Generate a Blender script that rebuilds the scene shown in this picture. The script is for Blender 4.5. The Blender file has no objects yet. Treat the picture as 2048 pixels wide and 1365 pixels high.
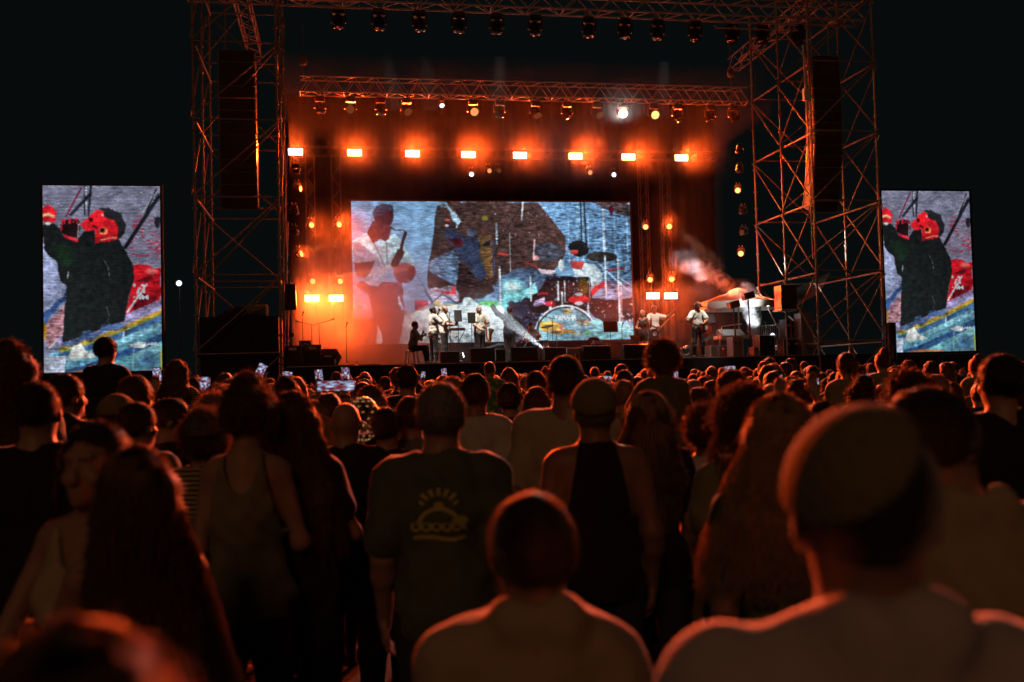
import bpy, bmesh, math, random
import numpy as np
from mathutils import Vector, Matrix

# ------------------------------------------------------------------ camera
scene = bpy.context.scene
COL = scene.collection
CAM_F = 1991.0                      # focal length in pixels of the 2048 wide photograph (35 mm lens)
PSI, PIT, ROLL = math.radians(9.93), math.radians(2.16), 0.026
CPOS = Vector((0, -32, 1.65))
FW = Vector((math.sin(PSI)*math.cos(PIT), math.cos(PSI)*math.cos(PIT), math.sin(PIT)))
_r0 = Vector((math.cos(PSI), -math.sin(PSI), 0)); _u0 = _r0.cross(FW)
RT = _r0*math.cos(ROLL) - _u0*math.sin(ROLL)
UP = _u0*math.cos(ROLL) + _r0*math.sin(ROLL)
cam_data = bpy.data.cameras.new('camera')
cam = bpy.data.objects.new('camera', cam_data); COL.objects.link(cam)
m = Matrix((RT, UP, -FW)).transposed().to_4x4(); m.translation = CPOS
cam.matrix_world = m
cam_data.lens = 35.0; cam_data.sensor_width = 36.0
cam_data.clip_start = 0.05; cam_data.clip_end = 600
cam_data.dof.use_dof = True; cam_data.dof.focus_distance = 24.0; cam_data.dof.aperture_fstop = 2.5
scene.camera = cam

# ------------------------------------------------------------------ world, moonlight-weak site light, exposure
world = bpy.data.worlds.new("World"); scene.world = world; world.use_nodes = True
wn = world.node_tree.nodes
wn['Background'].inputs['Color'].default_value = (0.0023, 0.0034, 0.0035, 1)
wn['Background'].inputs['Strength'].default_value = 1.0
sun_data = bpy.data.lights.new('sun', 'SUN'); sun_data.energy = 0.125; sun_data.angle = math.radians(12)
sun_data.color = (1.0, 0.37, 0.16)
sun = bpy.data.objects.new('sun', sun_data); COL.objects.link(sun)
sun.rotation_euler = (math.radians(62), 0, math.radians(-18))      # from behind and above the audience
scene.view_settings.view_transform = 'Standard'; scene.view_settings.look = 'None'
scene.view_settings.exposure = 0; scene.view_settings.gamma = 1
scene.view_settings.use_curve_mapping = False
cy = scene.cycles
cy.use_denoising = True
try: cy.denoiser = 'OPENIMAGEDENOISE'
except Exception: pass
cy.max_bounces = 4; cy.diffuse_bounces = 0; cy.glossy_bounces = 2; cy.transmission_bounces = 3
cy.volume_bounces = 0; cy.transparent_max_bounces = 8
cy.sample_clamp_indirect = 4.0; cy.caustics_reflective = False; cy.caustics_refractive = False
cy.volume_step_rate = 1.0; cy.volume_max_steps = 128
cy.use_light_tree = True
random.seed(7); rng = np.random.default_rng(7)

def ray(px, py): return FW + RT*((px-1024)/CAM_F) + UP*((682.5-py)/CAM_F)
def at(px, py, Y):                 # the point of the vertical plane y=Y that stands where the photograph shows (px, py)
    d = ray(px, py); return CPOS + d*((Y-CPOS.y)/d.y)
def dep(px, py, Z): return CPOS + ray(px, py)*Z

# ------------------------------------------------------------------ materials
def lin(c): return tuple(((v/255)/12.92 if v/255 <= .04045 else ((v/255+.055)/1.055)**2.4) for v in c)
def mat(name, col, rough=.6, metal=0., noise=.25, scale=6., bump=0., bscale=40., sheen=0., spec=.5, emit=None, estr=0., alpha=None, trans=0.):
    m = bpy.data.materials.new(name); m.use_nodes = True
    nt = m.node_tree; b = nt.nodes['Principled BSDF']
    b.inputs['Roughness'].default_value = rough; b.inputs['Metallic'].default_value = metal
    b.inputs['Specular IOR Level'].default_value = spec
    if sheen: b.inputs['Sheen Weight'].default_value = sheen; b.inputs['Sheen Roughness'].default_value = .3
    if trans: b.inputs['Transmission Weight'].default_value = trans
    c = tuple(col)+(1,) if len(col) == 3 else col
    if noise:
        tc = nt.nodes.new('ShaderNodeTexCoord'); n = nt.nodes.new('ShaderNodeTexNoise'); n.inputs['Scale'].default_value = scale
        n.inputs['Detail'].default_value = 4
        r = nt.nodes.new('ShaderNodeMix'); r.data_type = 'RGBA'
        r.inputs[6].default_value = tuple(max(0, v*(1-noise)) for v in c[:3])+(1,)
        r.inputs[7].default_value = tuple(min(1, v*(1+noise)) for v in c[:3])+(1,)
        nt.links.new(tc.outputs['Object'], n.inputs['Vector']); nt.links.new(n.outputs['Fac'], r.inputs[0])
        nt.links.new(r.outputs[2], b.inputs['Base Color'])
    else: b.inputs['Base Color'].default_value = c
    if bump:
        tc = nt.nodes.new('ShaderNodeTexCoord'); n = nt.nodes.new('ShaderNodeTexNoise'); n.inputs['Scale'].default_value = bscale; n.inputs['Detail'].default_value = 3
        bp = nt.nodes.new('ShaderNodeBump'); bp.inputs['Strength'].default_value = bump; bp.inputs['Distance'].default_value = .02
        nt.links.new(tc.outputs['Object'], n.inputs['Vector']); nt.links.new(n.outputs['Fac'], bp.inputs['Height']); nt.links.new(bp.outputs['Normal'], b.inputs['Normal'])
    if emit: b.inputs['Emission Color'].default_value = tuple(emit)+(1,); b.inputs['Emission Strength'].default_value = estr
    return m
M = {}
def D(k, *a, **kw): M[k] = mat(k, *a, **kw)
D('steel_pipe', (.36,.28,.22), .6, .15, noise=.3, scale=14, bump=.1)
D('aluminium', (.52,.47,.43), .5, .35, noise=.2, scale=10)
D('black_metal', (.03,.03,.032), .45, .3, noise=.3)
D('black_plastic', (.028,.028,.03), .38, noise=.2, bump=.2, bscale=90)
D('gloss_black', (.02,.02,.022), .15, noise=.1)
D('black_truss', (.05,.045,.045), .5, .4, noise=.3)
D('drape_black', (.0035,.003,.003), .95, noise=.3)
D('black_cloth', (.022,.021,.022), .9, noise=.4, bump=.3, bscale=12)
D('deck', (.06,.055,.05), .35, noise=.4, scale=3, bump=.05)
D('ground', (.016,.015,.014), .9, noise=.5, scale=2.5, bump=.4, bscale=8)
D('speaker_grille', (.05,.04,.04), .6, .2, noise=.2, bump=.6, bscale=160)
D('worn_wood', (.16,.10,.06), .6, noise=.35, scale=9)
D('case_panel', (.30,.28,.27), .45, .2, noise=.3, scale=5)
D('silver_panel', (.45,.43,.42), .35, .6, noise=.45, scale=3)
D('white_plastic', (.75,.73,.70), .4, noise=.1)
D('canvas', (.72,.62,.52), .8, noise=.15, scale=3)
D('tarp', (.55,.45,.36), .7, noise=.25, scale=3)
D('brass', (.75,.48,.18), .28, .95, noise=.2)
D('chrome', (.75,.75,.75), .18, 1., noise=.1)
D('skin_light', (.50,.31,.22), .5, noise=.12, sheen=.35)
D('skin_tan', (.36,.21,.14), .5, noise=.12, sheen=.35)
D('skin_dark', (.20,.11,.07), .5, noise=.12, sheen=.35)
D('hair_black', (.020,.015,.012), .42, noise=.5, scale=30, bump=.5, bscale=120, sheen=1.0)
D('hair_brown', (.07,.038,.020), .42, noise=.5, scale=30, bump=.5, bscale=120, sheen=1.0)
D('hair_fair', (.32,.20,.10), .45, noise=.4, scale=30, bump=.5, bscale=120, sheen=1.0)
D('hair_grey', (.30,.27,.24), .5, noise=.4, scale=30, bump=.5, bscale=120, sheen=1.0)
D('cloth_white', (.72,.70,.64), .85, noise=.08, bump=.25, bscale=25, sheen=.5)
D('cloth_cream', (.60,.52,.36), .85, noise=.1, bump=.25, bscale=25, sheen=.5)
D('cloth_grey', (.22,.22,.21), .85, noise=.15, bump=.25, bscale=25, sheen=.5)
D('cloth_green', (.13,.17,.08), .85, noise=.2, bump=.25, bscale=25, sheen=.5)
D('cloth_olive', (.30,.28,.14), .85, noise=.15, bump=.25, bscale=25, sheen=.5)
D('cloth_black', (.018,.018,.02), .88, noise=.3, bump=.25, bscale=25, sheen=.5)
D('cloth_navy', (.03,.04,.07), .88, noise=.3, bump=.25, bscale=25, sheen=.5)
D('cloth_red', (.22,.06,.05), .88, noise=.3, bump=.25, bscale=25, sheen=.5)
D('denim', (.05,.065,.10), .85, noise=.35, scale=20)
D('leather', (.05,.035,.03), .4, noise=.3)
D('eye_white', (.7,.68,.65), .25, noise=0)
D('iris', (.04,.025,.015), .2, noise=0)
D('lips', (.40,.14,.12), .4, noise=.1)
for k_,c_ in (('hair_black',(.05,.03,.02)),('hair_brown',(.30,.16,.08)),('hair_fair',(.85,.55,.30)),('hair_grey',(.45,.40,.34))):  # paler than the hair shell: backlit glow put into the locks' colour
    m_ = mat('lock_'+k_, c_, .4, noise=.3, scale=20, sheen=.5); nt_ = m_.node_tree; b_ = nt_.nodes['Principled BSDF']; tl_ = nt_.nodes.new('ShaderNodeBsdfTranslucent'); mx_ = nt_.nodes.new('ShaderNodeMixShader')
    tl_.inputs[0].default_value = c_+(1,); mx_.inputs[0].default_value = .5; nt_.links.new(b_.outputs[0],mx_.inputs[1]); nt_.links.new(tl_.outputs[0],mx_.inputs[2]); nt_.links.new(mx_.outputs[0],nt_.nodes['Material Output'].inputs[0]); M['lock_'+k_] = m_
def emis(name, col, s):
    m = bpy.data.materials.new(name); m.use_nodes = True; nt = m.node_tree
    for n in list(nt.nodes): nt.nodes.remove(n)
    o = nt.nodes.new('ShaderNodeOutputMaterial'); e = nt.nodes.new('ShaderNodeEmission')
    e.inputs['Color'].default_value = tuple(col)+(1,); e.inputs['Strength'].default_value = s
    nt.links.new(e.outputs[0], o.inputs[0]); M[name] = m; return m
emis('blinder_glow', (1.0, .45, .18), 26.0)
emis('lamp_orange', (1.0, .27, .07), 4.5)
emis('lamp_amber', (1.0, .36, .12), 1.0)
emis('lamp_white', (.80, .95, 1.0), 22.0)
emis('lamp_dim', (1.0, .26, .08), .12)
emis('phone_white', (.75, .95, .80), 1.8)

# ------------------------------------------------------------------ objects
def tag(o, label=None, cat=None, group=None, kind=None):
    if label: o['label'] = label
    if cat: o['category'] = cat
    if group: o['group'] = group
    if kind: o['kind'] = kind
    return o
def thing(name, label, cat, loc=(0,0,0), group=None, rz=0.):
    o = bpy.data.objects.new(name, None); COL.objects.link(o); o.location = loc; o.rotation_euler = (0,0,rz)
    o.empty_display_size = .2
    return tag(o, label, cat, group)
def link_mesh(name, me, material, parent=None):
    o = bpy.data.objects.new(name, me); COL.objects.link(o)
    if material is not None and not me.materials: me.materials.append(material)
    if parent is not None: o.parent = parent
    return o
def local(parent, p):               # builders work in world coordinates; parents made by thing() are unrotated while their parts are built
    v = Vector(p)
    while parent is not None: v = v - parent.location; parent = parent.parent
    return v
class MB:
    """collects shapes, built as ONE mesh object"""
    def __init__(s): s.v = []; s.f = []
    def add(s, vs, fs):
        n = len(s.v); s.v += [Vector(v) for v in vs]; s.f += [tuple(i+n for i in f) for f in fs]
    def box(s, lo, hi, bevel=0.):
        x0,y0,z0 = lo; x1,y1,z1 = hi
        if bevel:
            b = min(bevel, (x1-x0)*.4, (y1-y0)*.4, (z1-z0)*.4)
            vs = []
            for z, o in ((z0,b),(z0+b,0),(z1-b,0),(z1,b)):
                vs += [(x0+o+b*(o==0),y0+o,z),(x1-o-b*(o==0),y0+o,z),(x1-o,y0+o+b*(o==0),z),(x1-o,y1-o-b*(o==0),z),(x1-o-b*(o==0),y1-o,z),(x0+o+b*(o==0),y1-o,z),(x0+o,y1-o-b*(o==0),z),(x0+o,y0+o+b*(o==0),z)]
            fs = [tuple(range(7,-1,-1)), tuple(range(24,32))]
            for k in range(3):
                for i in range(8): fs.append((k*8+i, k*8+(i+1)%8, (k+1)*8+(i+1)%8, (k+1)*8+i))
            s.add(vs, fs); return s
        s.add([(x0,y0,z0),(x1,y0,z0),(x1,y1,z0),(x0,y1,z0),(x0,y0,z1),(x1,y0,z1),(x1,y1,z1),(x0,y1,z1)],
              [(0,3,2,1),(4,5,6,7),(0,1,5,4),(1,2,6,5),(2,3,7,6),(3,0,4,7)]); return s
    def obox(s, c, ax, ay, az):     # centre and three half-axes
        c,ax,ay,az = map(Vector,(c,ax,ay,az)); vs = []
        for k in (-1,1):
            for i,j in ((-1,-1),(1,-1),(1,1),(-1,1)): vs.append(c+ax*i+ay*j+az*k)
        s.add(vs, [(0,3,2,1),(4,5,6,7),(0,1,5,4),(1,2,6,5),(2,3,7,6),(3,0,4,7)]); return s
    def tube(s, pts, r, n=8, caps=True):
        pts = [Vector(p) for p in pts]; rs = r if isinstance(r,(list,tuple)) else [r]*len(pts)
        vs = []; prev = None
        for i,p in enumerate(pts):
            t = (pts[min(i+1,len(pts)-1)]-pts[max(i-1,0)]).normalized()
            if prev is None: u = t.orthogonal().normalized()
            else: u = (prev - t*prev.dot(t)).normalized()
            prev = u; w = t.cross(u)
            for k in range(n):
                a = 2*math.pi*k/n; vs.append(p+(u*math.cos(a)+w*math.sin(a))*rs[i])
        fs = []
        for i in range(len(pts)-1):
            for k in range(n): fs.append((i*n+k, i*n+(k+1)%n, (i+1)*n+(k+1)%n, (i+1)*n+k))
        if caps: fs.append(tuple(range(n-1,-1,-1))); fs.append(tuple(range((len(pts)-1)*n, len(pts)*n)))
        s.add(vs, fs); return s
    def lathe(s, c, axis, prof, n=20):  # prof: (radius, distance along axis)
        c = Vector(c); t = Vector(axis).normalized(); u = t.orthogonal().normalized(); w = t.cross(u); vs = []
        for r,h in prof:
            for k in range(n):
                a = 2*math.pi*k/n; vs.append(c+t*h+(u*math.cos(a)+w*math.sin(a))*max(r,1e-4))
        fs = []
        for i in range(len(prof)-1):
            for k in range(n): fs.append((i*n+k, i*n+(k+1)%n, (i+1)*n+(k+1)%n, (i+1)*n+k))
        s.add(vs, fs); return s
    def prism(s, poly, off):        # planar polygon pushed along off
        off = Vector(off); n = len(poly); vs = [Vector(p) for p in poly]+[Vector(p)+off for p in poly]
        fs = [tuple(range(n-1,-1,-1)), tuple(range(n,2*n))]+[(i,(i+1)%n,n+(i+1)%n,n+i) for i in range(n)]
        s.add(vs, fs); return s
    def mesh(s, name, parent=None, smooth=False):
        o = local(parent,(0,0,0)) if parent is not None else Vector((0,0,0))
        me = bpy.data.meshes.new(name); me.from_pydata([v+o for v in s.v], [], s.f); me.update()
        if smooth:
            me.polygons.foreach_set('use_smooth', [True]*len(me.polygons))
        return me
    def build(s, name, material, parent=None, smooth=False):
        return link_mesh(name, s.mesh(name, parent, smooth), material, parent)
_cyl = {}
def unit_cyl(material, n=8):
    k = (material.name, n)
    if k not in _cyl:
        mb = MB(); mb.tube([(0,0,0),(0,0,1)], 1., n); me = mb.mesh('pipe', None, True); me.materials.append(material); _cyl[k] = me
    return _cyl[k]
def pipe(name, a, b, r, parent, material, n=8):
    a = local(parent, a); b = local(parent, b); d = b-a
    o = bpy.data.objects.new(name, unit_cyl(material, n)); COL.objects.link(o); o.parent = parent
    o.matrix_local = Matrix.LocRotScale(a, d.to_track_quat('Z','Y'), Vector((r,r,d.length)))
    return o
def dup(root, loc, rz=None, label=None, group=None, scale=None):
    r = root.copy(); COL.objects.link(r); r.location = loc
    if rz is not None: r.rotation_euler = (0,0,rz)
    if scale is not None: r.scale = (scale,)*3
    if label: r['label'] = label
    if group: r['group'] = group
    for ch in root.children:
        c = ch.copy(); COL.objects.link(c); c.parent = r
        for g in ch.children:
            d = g.copy(); COL.objects.link(d); d.parent = c
    return r
def child(root, stem):
    return [c for c in root.children if c.name.split('.')[0] == stem]
def set_mat(o, material):
    o.material_slots[0].link = 'OBJECT'; o.material_slots[0].material = material

# ------------------------------------------------------------------ people: smooth isosurfaces round a posed skeleton (surface nets)
def surface_nets(d, lo, h):
    s = d < 0
    nx,ny,nz = d.shape
    acc = np.zeros((nx-1,ny-1,nz-1,3), np.float32); cnt = np.zeros((nx-1,ny-1,nz-1), np.float32)
    for ax in range(3):
        a = [slice(None)]*3; b = [slice(None)]*3; a[ax] = slice(0,-1); b[ax] = slice(1,None)
        d0 = d[tuple(a)]; d1 = d[tuple(b)]; cr = (s[tuple(a)] != s[tuple(b)])
        t = np.where(cr, d0/np.where(cr, d0-d1, 1), 0).astype(np.float32)
        o1,o2 = [k for k in range(3) if k != ax]
        for i in (0,1):
            for j in (0,1):
                sl = [slice(None)]*3
                sl[o1] = slice(i, d.shape[o1]-1+i); sl[o2] = slice(j, d.shape[o2]-1+j)
                c = cr[tuple(sl)]; tt = t[tuple(sl)]
                acc[...,ax] += tt*c; acc[...,o1] += i*c; acc[...,o2] += j*c; cnt += c
    act = cnt > 0; ids = np.full(act.shape, -1, np.int64); n = int(act.sum()); ids[act] = np.arange(n)
    base = np.argwhere(act).astype(np.float32)
    v = (base + acc[act]/cnt[act][:,None])*h + np.array(lo, np.float32)
    quads = []
    for ax in range(3):
        o1,o2 = [(1,2),(2,0),(0,1)][ax]
        a = [slice(None)]*3; b = [slice(None)]*3; a[ax] = slice(0,-1); b[ax] = slice(1,None)
        a[o1] = b[o1] = slice(1,-1); a[o2] = b[o2] = slice(1,-1)
        s0 = s[tuple(a)]; s1 = s[tuple(b)]; idx = np.argwhere(s0 != s1)
        if not len(idx): continue
        flip = s0[tuple(idx.T)]
        full = idx.copy(); full[:,o1] += 1; full[:,o2] += 1
        def g(i,j):
            q = full.copy(); q[:,o1] -= i; q[:,o2] -= j; return ids[tuple(q.T)]
        q = np.stack([g(1,1), g(0,1), g(0,0), g(1,0)], 1)
        q[~flip] = q[~flip][:,::-1]
        quads.append(q)
    return v, np.concatenate(quads) if quads else np.zeros((0,4), int)
def np_mesh(name, v, q):
    me = bpy.data.meshes.new(name); me.vertices.add(len(v)); me.vertices.foreach_set('co', np.ascontiguousarray(v, np.float32).ravel())
    k = q.shape[1]
    me.loops.add(len(q)*k); me.loops.foreach_set('vertex_index', q.astype(np.int32).ravel())
    me.polygons.add(len(q)); me.polygons.foreach_set('loop_start', np.arange(0, len(q)*k, k, dtype=np.int32))
    me.polygons.foreach_set('use_smooth', np.ones(len(q), bool))
    me.update(calc_edges=True); return me
def V3(*a): return np.array(a, np.float64)
def cone(a, b, ra, rb): return ('c', np.array(a,float), np.array(b,float), ra, rb)
def ell(c, r, R=None): return ('e', np.array(c,float), np.array(r,float), R)
def prim_d(p, X, Y, Z):
    if p[0] == 'c':
        _,a,b,ra,rb = p; ba = b-a; L = max(float(ba@ba), 1e-9)
        t = np.clip(((X-a[0])*ba[0]+(Y-a[1])*ba[1]+(Z-a[2])*ba[2])/L, 0, 1)
        return np.sqrt((X-a[0]-t*ba[0])**2+(Y-a[1]-t*ba[1])**2+(Z-a[2]-t*ba[2])**2) - (ra+(rb-ra)*t)
    _,c,r,R = p; dx,dy,dz = X-c[0],Y-c[1],Z-c[2]
    if R is not None: dx,dy,dz = (R[0,0]*dx+R[1,0]*dy+R[2,0]*dz, R[0,1]*dx+R[1,1]*dy+R[2,1]*dz, R[0,2]*dx+R[1,2]*dy+R[2,2]*dz)
    k0 = np.sqrt((dx/r[0])**2+(dy/r[1])**2+(dz/r[2])**2); k1 = np.sqrt((dx/r[0]**2)**2+(dy/r[1]**2)**2+(dz/r[2]**2)**2)
    return k0*(k0-1)/np.maximum(k1, 1e-6)
def prim_box(p):
    if p[0] == 'c':
        _,a,b,ra,rb = p; r = max(ra,rb); return np.minimum(a,b)-r, np.maximum(a,b)+r
    r = p[2] if p[3] is None else np.full(3, p[2].max()); return p[1]-r, p[1]+r
def iso(name, groups, h, post=None, infl=0.):
    """groups: list of (prims, k); each is a smooth union; groups are joined smoothly too. post(d,X,Y,Z) carves or roughens."""
    pr = [(p,k) for ps,k in groups for p in ps]
    bs = [prim_box(p) for p,_ in pr]
    lo = np.min([b[0] for b in bs],0)-infl-3*h-.02; hi = np.max([b[1] for b in bs],0)+infl+3*h+.02
    n = np.ceil((hi-lo)/h).astype(int)+1
    xs,ys,zs = [(lo[i]+np.arange(n[i])*h).astype(np.float32) for i in range(3)]
    d = np.full(n, .12, np.float32)
    for (p,k),(b0,b1) in zip(pr,bs):
        m = .07+infl
        i0 = np.maximum(((b0-m-lo)/h).astype(int),0); i1 = np.minimum(((b1+m-lo)/h).astype(int)+2,n)
        sl = tuple(slice(i0[i],i1[i]) for i in range(3))
        X = xs[sl[0]][:,None,None]; Y = ys[sl[1]][None,:,None]; Z = zs[sl[2]][None,None,:]
        e = prim_d(p,X,Y,Z)-infl; a = d[sl]; hh = np.maximum(k-np.abs(a-e),0)/k
        d[sl] = np.minimum(a,e)-hh*hh*k*.25
    if post is not None: d = post(d, xs[:,None,None], ys[None,:,None], zs[None,None,:]).astype(np.float32)
    d[0]=d[-1]=.1; d[:,0]=d[:,-1]=.1; d[:,:,0]=d[:,:,-1]=.1
    v,q = surface_nets(d, lo, h)
    return np_mesh(name, v, q)
def wob(X,Y,Z,f,s=0.):
    return (np.sin(X*f+1.3*np.sin(Z*f*.7+s))*np.sin(Y*f*1.1+s+1.7*np.sin(X*f*.6))*np.sin(Z*f*.9+s*2+1.1*np.sin(Y*f*.8)))
def rotm(yaw, tilt=0., roll=0.):
    return np.array((Matrix.Rotation(yaw,3,'Z')@Matrix.Rotation(tilt,3,'X')@Matrix.Rotation(roll,3,'Y')))
def hand_prims(w, d, n, curl=.5, side=1):
    """wrist, finger direction, palm normal: palm, four unequal bent fingers and a thumb from the palm's side"""
    w,d,n = V3(*w),V3(*d),V3(*n); d = d/np.linalg.norm(d); n = n-d*(n@d); n = n/np.linalg.norm(n); a = np.cross(d,n)*side
    pr = [cone(w, w+d*.03, .024,.026), cone(w+d*.03-a*.018, w+d*.085-a*.026,.017,.013), cone(w+d*.03, w+d*.09,.018,.014), cone(w+d*.03+a*.016, w+d*.085+a*.024,.017,.012)]
    for i,(o,L) in enumerate(((-.030,.070),(-.010,.080),(.010,.074),(.029,.058))):
        k = w+d*.088+a*o; m1 = k+(d*math.cos(curl*.7)+n*math.sin(curl*.7))*L*.5; m2 = m1+(d*math.cos(curl*1.9)+n*math.sin(curl*1.9))*L*.5
        pr += [cone(k,m1,.0095,.0085), cone(m1,m2,.0085,.0070)]
    t0 = w+d*.025-a*.024; t1 = t0+(d*.7-a*.75+n*.2)*.045; t2 = t1+(d*.9-a*.25+n*.45)*.035
    pr += [cone(t0,t1,.014,.011), cone(t1,t2,.011,.009)]
    return pr
def build_person(P, h=.014):
    """parts of a person 1.75 m tall, facing +Y, feet at the origin, as {name: (mesh, material)}"""
    g = P.get; fem = g('fem',False); fat = g('fat',1.0); sw = (.145 if fem else .168)*g('shoulder',1.0)
    seat = g('seat',False)
    HR = rotm(g('yaw',0.), g('tilt',0.), g('roll',0.))
    lean = g('lean',0.)
    def T(p):                            # upper body leans about the hips
        p = np.array(p,float)
        if lean and p[2] > .92:
            q = p-V3(0,0,.92); c,s_ = math.cos(lean),math.sin(lean); p = V3(q[0], q[1]*c+q[2]*s_, q[2]*c-q[1]*s_)+V3(0,0,.92)
        return p
    nb = T((0,-.005,1.50)); hc = T((0,.005,1.50))
    def Hd(p):                           # head coordinates -> body
        q = np.array(p,float)-V3(0,0,1.52); return HR@q + T((0,0,1.52))
    hw = g('headw',1.0)
    head = [ell(Hd((0,-.006,1.652)),(.076*hw,.096*hw,.097),HR), ell(Hd((0,.028,1.585)),(.056*hw,.064,.070),HR), cone(Hd((0,.070,1.552)),Hd((0,.078,1.548)),.022,.02)]
    neck = [cone(T((0,-.012,1.44)),Hd((0,-.008,1.58)),.067*(1+.25*(fat-1))-(.016 if fem else 0),.061-(.016 if fem else 0))]
    feat = []
    if g('face',True):
        feat = [cone(Hd((0,.088,1.655)),Hd((0,.112,1.612)),.009,.0135), cone(Hd((0,.104,1.606)),Hd((0,.095,1.603)),.018,.014),
                cone(Hd((-.04,.078,1.675)),Hd((-.012,.092,1.672)),.010,.008), cone(Hd((.04,.078,1.675)),Hd((.012,.092,1.672)),.010,.008),
                ell(Hd((0,.088,1.580)),(.024,.014,.006),HR), ell(Hd((0,.087,1.570)),(.021,.013,.007),HR),
                ell(Hd((-.045,.060,1.610)),(.022,.022,.02),HR), ell(Hd((.045,.060,1.610)),(.022,.022,.02),HR)]
    ears = [ell(Hd((s*.080*hw,-.004,1.628)),(.011,.020,.032),HR) for s in (-1,1)]
    torso = [cone(T((-sw+.035,0,1.425)),T((sw-.035,0,1.425)),.058,.058), cone(T((0,-.02,1.47)),T((-sw+.05,-.01,1.435)),.05,.045), cone(T((0,-.02,1.47)),T((sw-.05,-.01,1.435)),.05,.045),
             ell(T((0,-.005,1.29)),((.138 if fem else .156)*fat,.108*fat,.19)), ell(T((0,0,1.08)),((.114 if fem else .140)*fat,.098*fat,.16)), ell((0,-.01,.94),((.160 if fem else .152)*fat,.112*fat,.13))]
    if fem: torso += [ell(T((s*.07,.085,1.27)),(.062,.055,.062)) for s in (-1,1)]
    tops,arms,hands,sleeves = [],[],[],[]
    for s,key in ((-1,'L'),(1,'R')):
        S = T((s*sw,0,1.415)); A = g('arm'+key)
        if A is None: E_ = T((s*(sw+.045*fat),-.03,1.13)); W = T((s*(sw+.05*fat),.06,.90)); HD = (0,.25,-1); HN = (-s,0,0); cu = .45
        else: E_,W,HD,HN,cu = V3(*A[0]),V3(*A[1]),A[2],A[3],A[4]
        k = (.82 if fem else 1.)*(1+.35*(fat-1))
        arms += [cone(S,E_,.049*k,.040*k), cone(E_,E_*.72+W*.28,.041*k,.041*k), cone(E_*.72+W*.28,W,.041*k,.027*k)]
        hands += hand_prims(W, HD, HN, cu, s)
        sl = g('sleeve',.55)
        if sl > 0: sleeves.append(cone(S, S+(E_-S)*min(sl,1),   .056*k+.008, .058*k+.008 if sl<1 else .05*k+.01))
        if sl > 1: sleeves.append(cone(E_, E_+(W-E_)*(sl-1), .05*k+.012, .036*k+.012))
    legs,shoes = [],[]
    for s in (-1,1):
        if seat:
            sp = g('spread',.10); hp = V3(s*.095,.0,.92); kn = V3(s*(sp+.03),.40,.93); an = V3(s*sp,.44+g('shin',.0),.50)
        else:
            st = g('stance',.0); hp = V3(s*.09,0,.90); kn = V3(s*(.10+st*.5),.015,.49); an = V3(s*(.10+st),-.02,.085)
        legs += [cone(hp,kn,.088*fat,.056), cone(kn,kn*.7+an*.3,.056,.058), cone(kn*.7+an*.3,an,.058,.037)]
        shoes += [cone(an+V3(0,-.02,-.04),an+V3(s*.02,.15,-.047),.042,.036), cone(an,an+V3(0,0,-.04),.045,.045)]
    out = {}
    def body_post(d,X,Y,Z):
        if g('face',True):
            for s in (-1,1):
                c = Hd((s*.031,.103,1.648)); e = np.sqrt((X-c[0])**2+(Y-c[1])**2+(Z-c[2])**2)-.020
                k = .012; hh = np.maximum(k-np.abs(d+e),0)/k; d = np.maximum(d,-e)+hh*hh*k*.25
        return d
    feet = [cone(p[1],p[2],p[3]-.006,p[4]-.006) for p in shoes]
    out['body'] = (iso('body', [(torso,.05),(neck,.04),(head,.03),(arms,.035),(legs,.04),(feat,.010),(ears,.008),(hands,.008),(feet,.02)], h, body_post), M[g('skin','skin_light')])
    # clothes
    nk = g('neck',.085); sh = g('shirt','cloth_white'); hem = g('hem',.86)
    seed = g('seed',0.)
    if sh:
        ntop = T((0,.02,1.535)); drop = g('drop',0.)
        tank = g('tank',False)
        def sp_(d,X,Y,Z):
            wr = g('wr',1.)
            d = d + wr*(.008*wob(X,Y,Z,13.,seed)+.005*wob(X,Y,Z,31.,seed+1))+wr*.0035*np.sin(Z*46+X*22+3*np.sin(X*13+seed)+2*np.sin(Z*11))*np.clip(.35+.9*np.sin(X*7+Z*6+seed),0,1)+.003*np.sin(Z*34+6*np.sin(X*9+seed)+3*np.sin(Y*11))*np.clip((1.25-Z)*3,0.2,1)
            e = np.sqrt((X-ntop[0])**2+((Y-ntop[1])*.9)**2+((Z-ntop[2])/(1+drop))**2)-nk
            d = np.maximum(d,-e); d = np.maximum(d, hem-Z)
            if tank:                      # straps: cut shoulders away outside and between
                ax_ = np.abs(X); d = np.maximum(d, np.where(Z>1.20, ax_-(.140-(Z-1.20)*.20), -1))
                scoop = np.sqrt((X/.066)**2+((Z-1.50)/.15)**2)-1
                if not g('vest'): d = np.maximum(d, -scoop*.08)
            return d
        bulge = [ell((0,.0,1.00),(.158*fat,.125*fat,.24))] if not fem else [ell((0,.0,.95),(.160*fat,.120*fat,.17))]
        if g('collar'): bulge += [cone(T((-.045,-.055,1.512)),T((.045,-.055,1.512)),.020,.020), cone(T((-.045,-.055,1.512)),T((-.075,.02,1.485)),.020,.014), cone(T((.045,-.055,1.512)),T((.075,.02,1.485)),.020,.014)]
        out['shirt'] = (iso('shirt', [(torso+bulge,.05),(sleeves,.03)], h, sp_, .017), M[sh])
    tr = g('trousers','denim')
    if tr:
        cut = g('cut',.0)
        if seat:
            def tp_(d,X,Y,Z): return np.maximum(d+.003*wob(X,Y,Z,22.,seed), Z-1.02)
        else:
            def tp_(d,X,Y,Z): return np.maximum(np.maximum(d+.004*wob(X,Y,Z,22.,seed), Z-1.0), cut+.05-Z)
        lg = [c for i,c in enumerate(legs) if not (seat and cut and i%3)]
        out['trousers'] = (iso('trousers', [([torso[5]],.05),(lg,.04)], max(h,.014), tp_, .012), M[tr])
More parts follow.
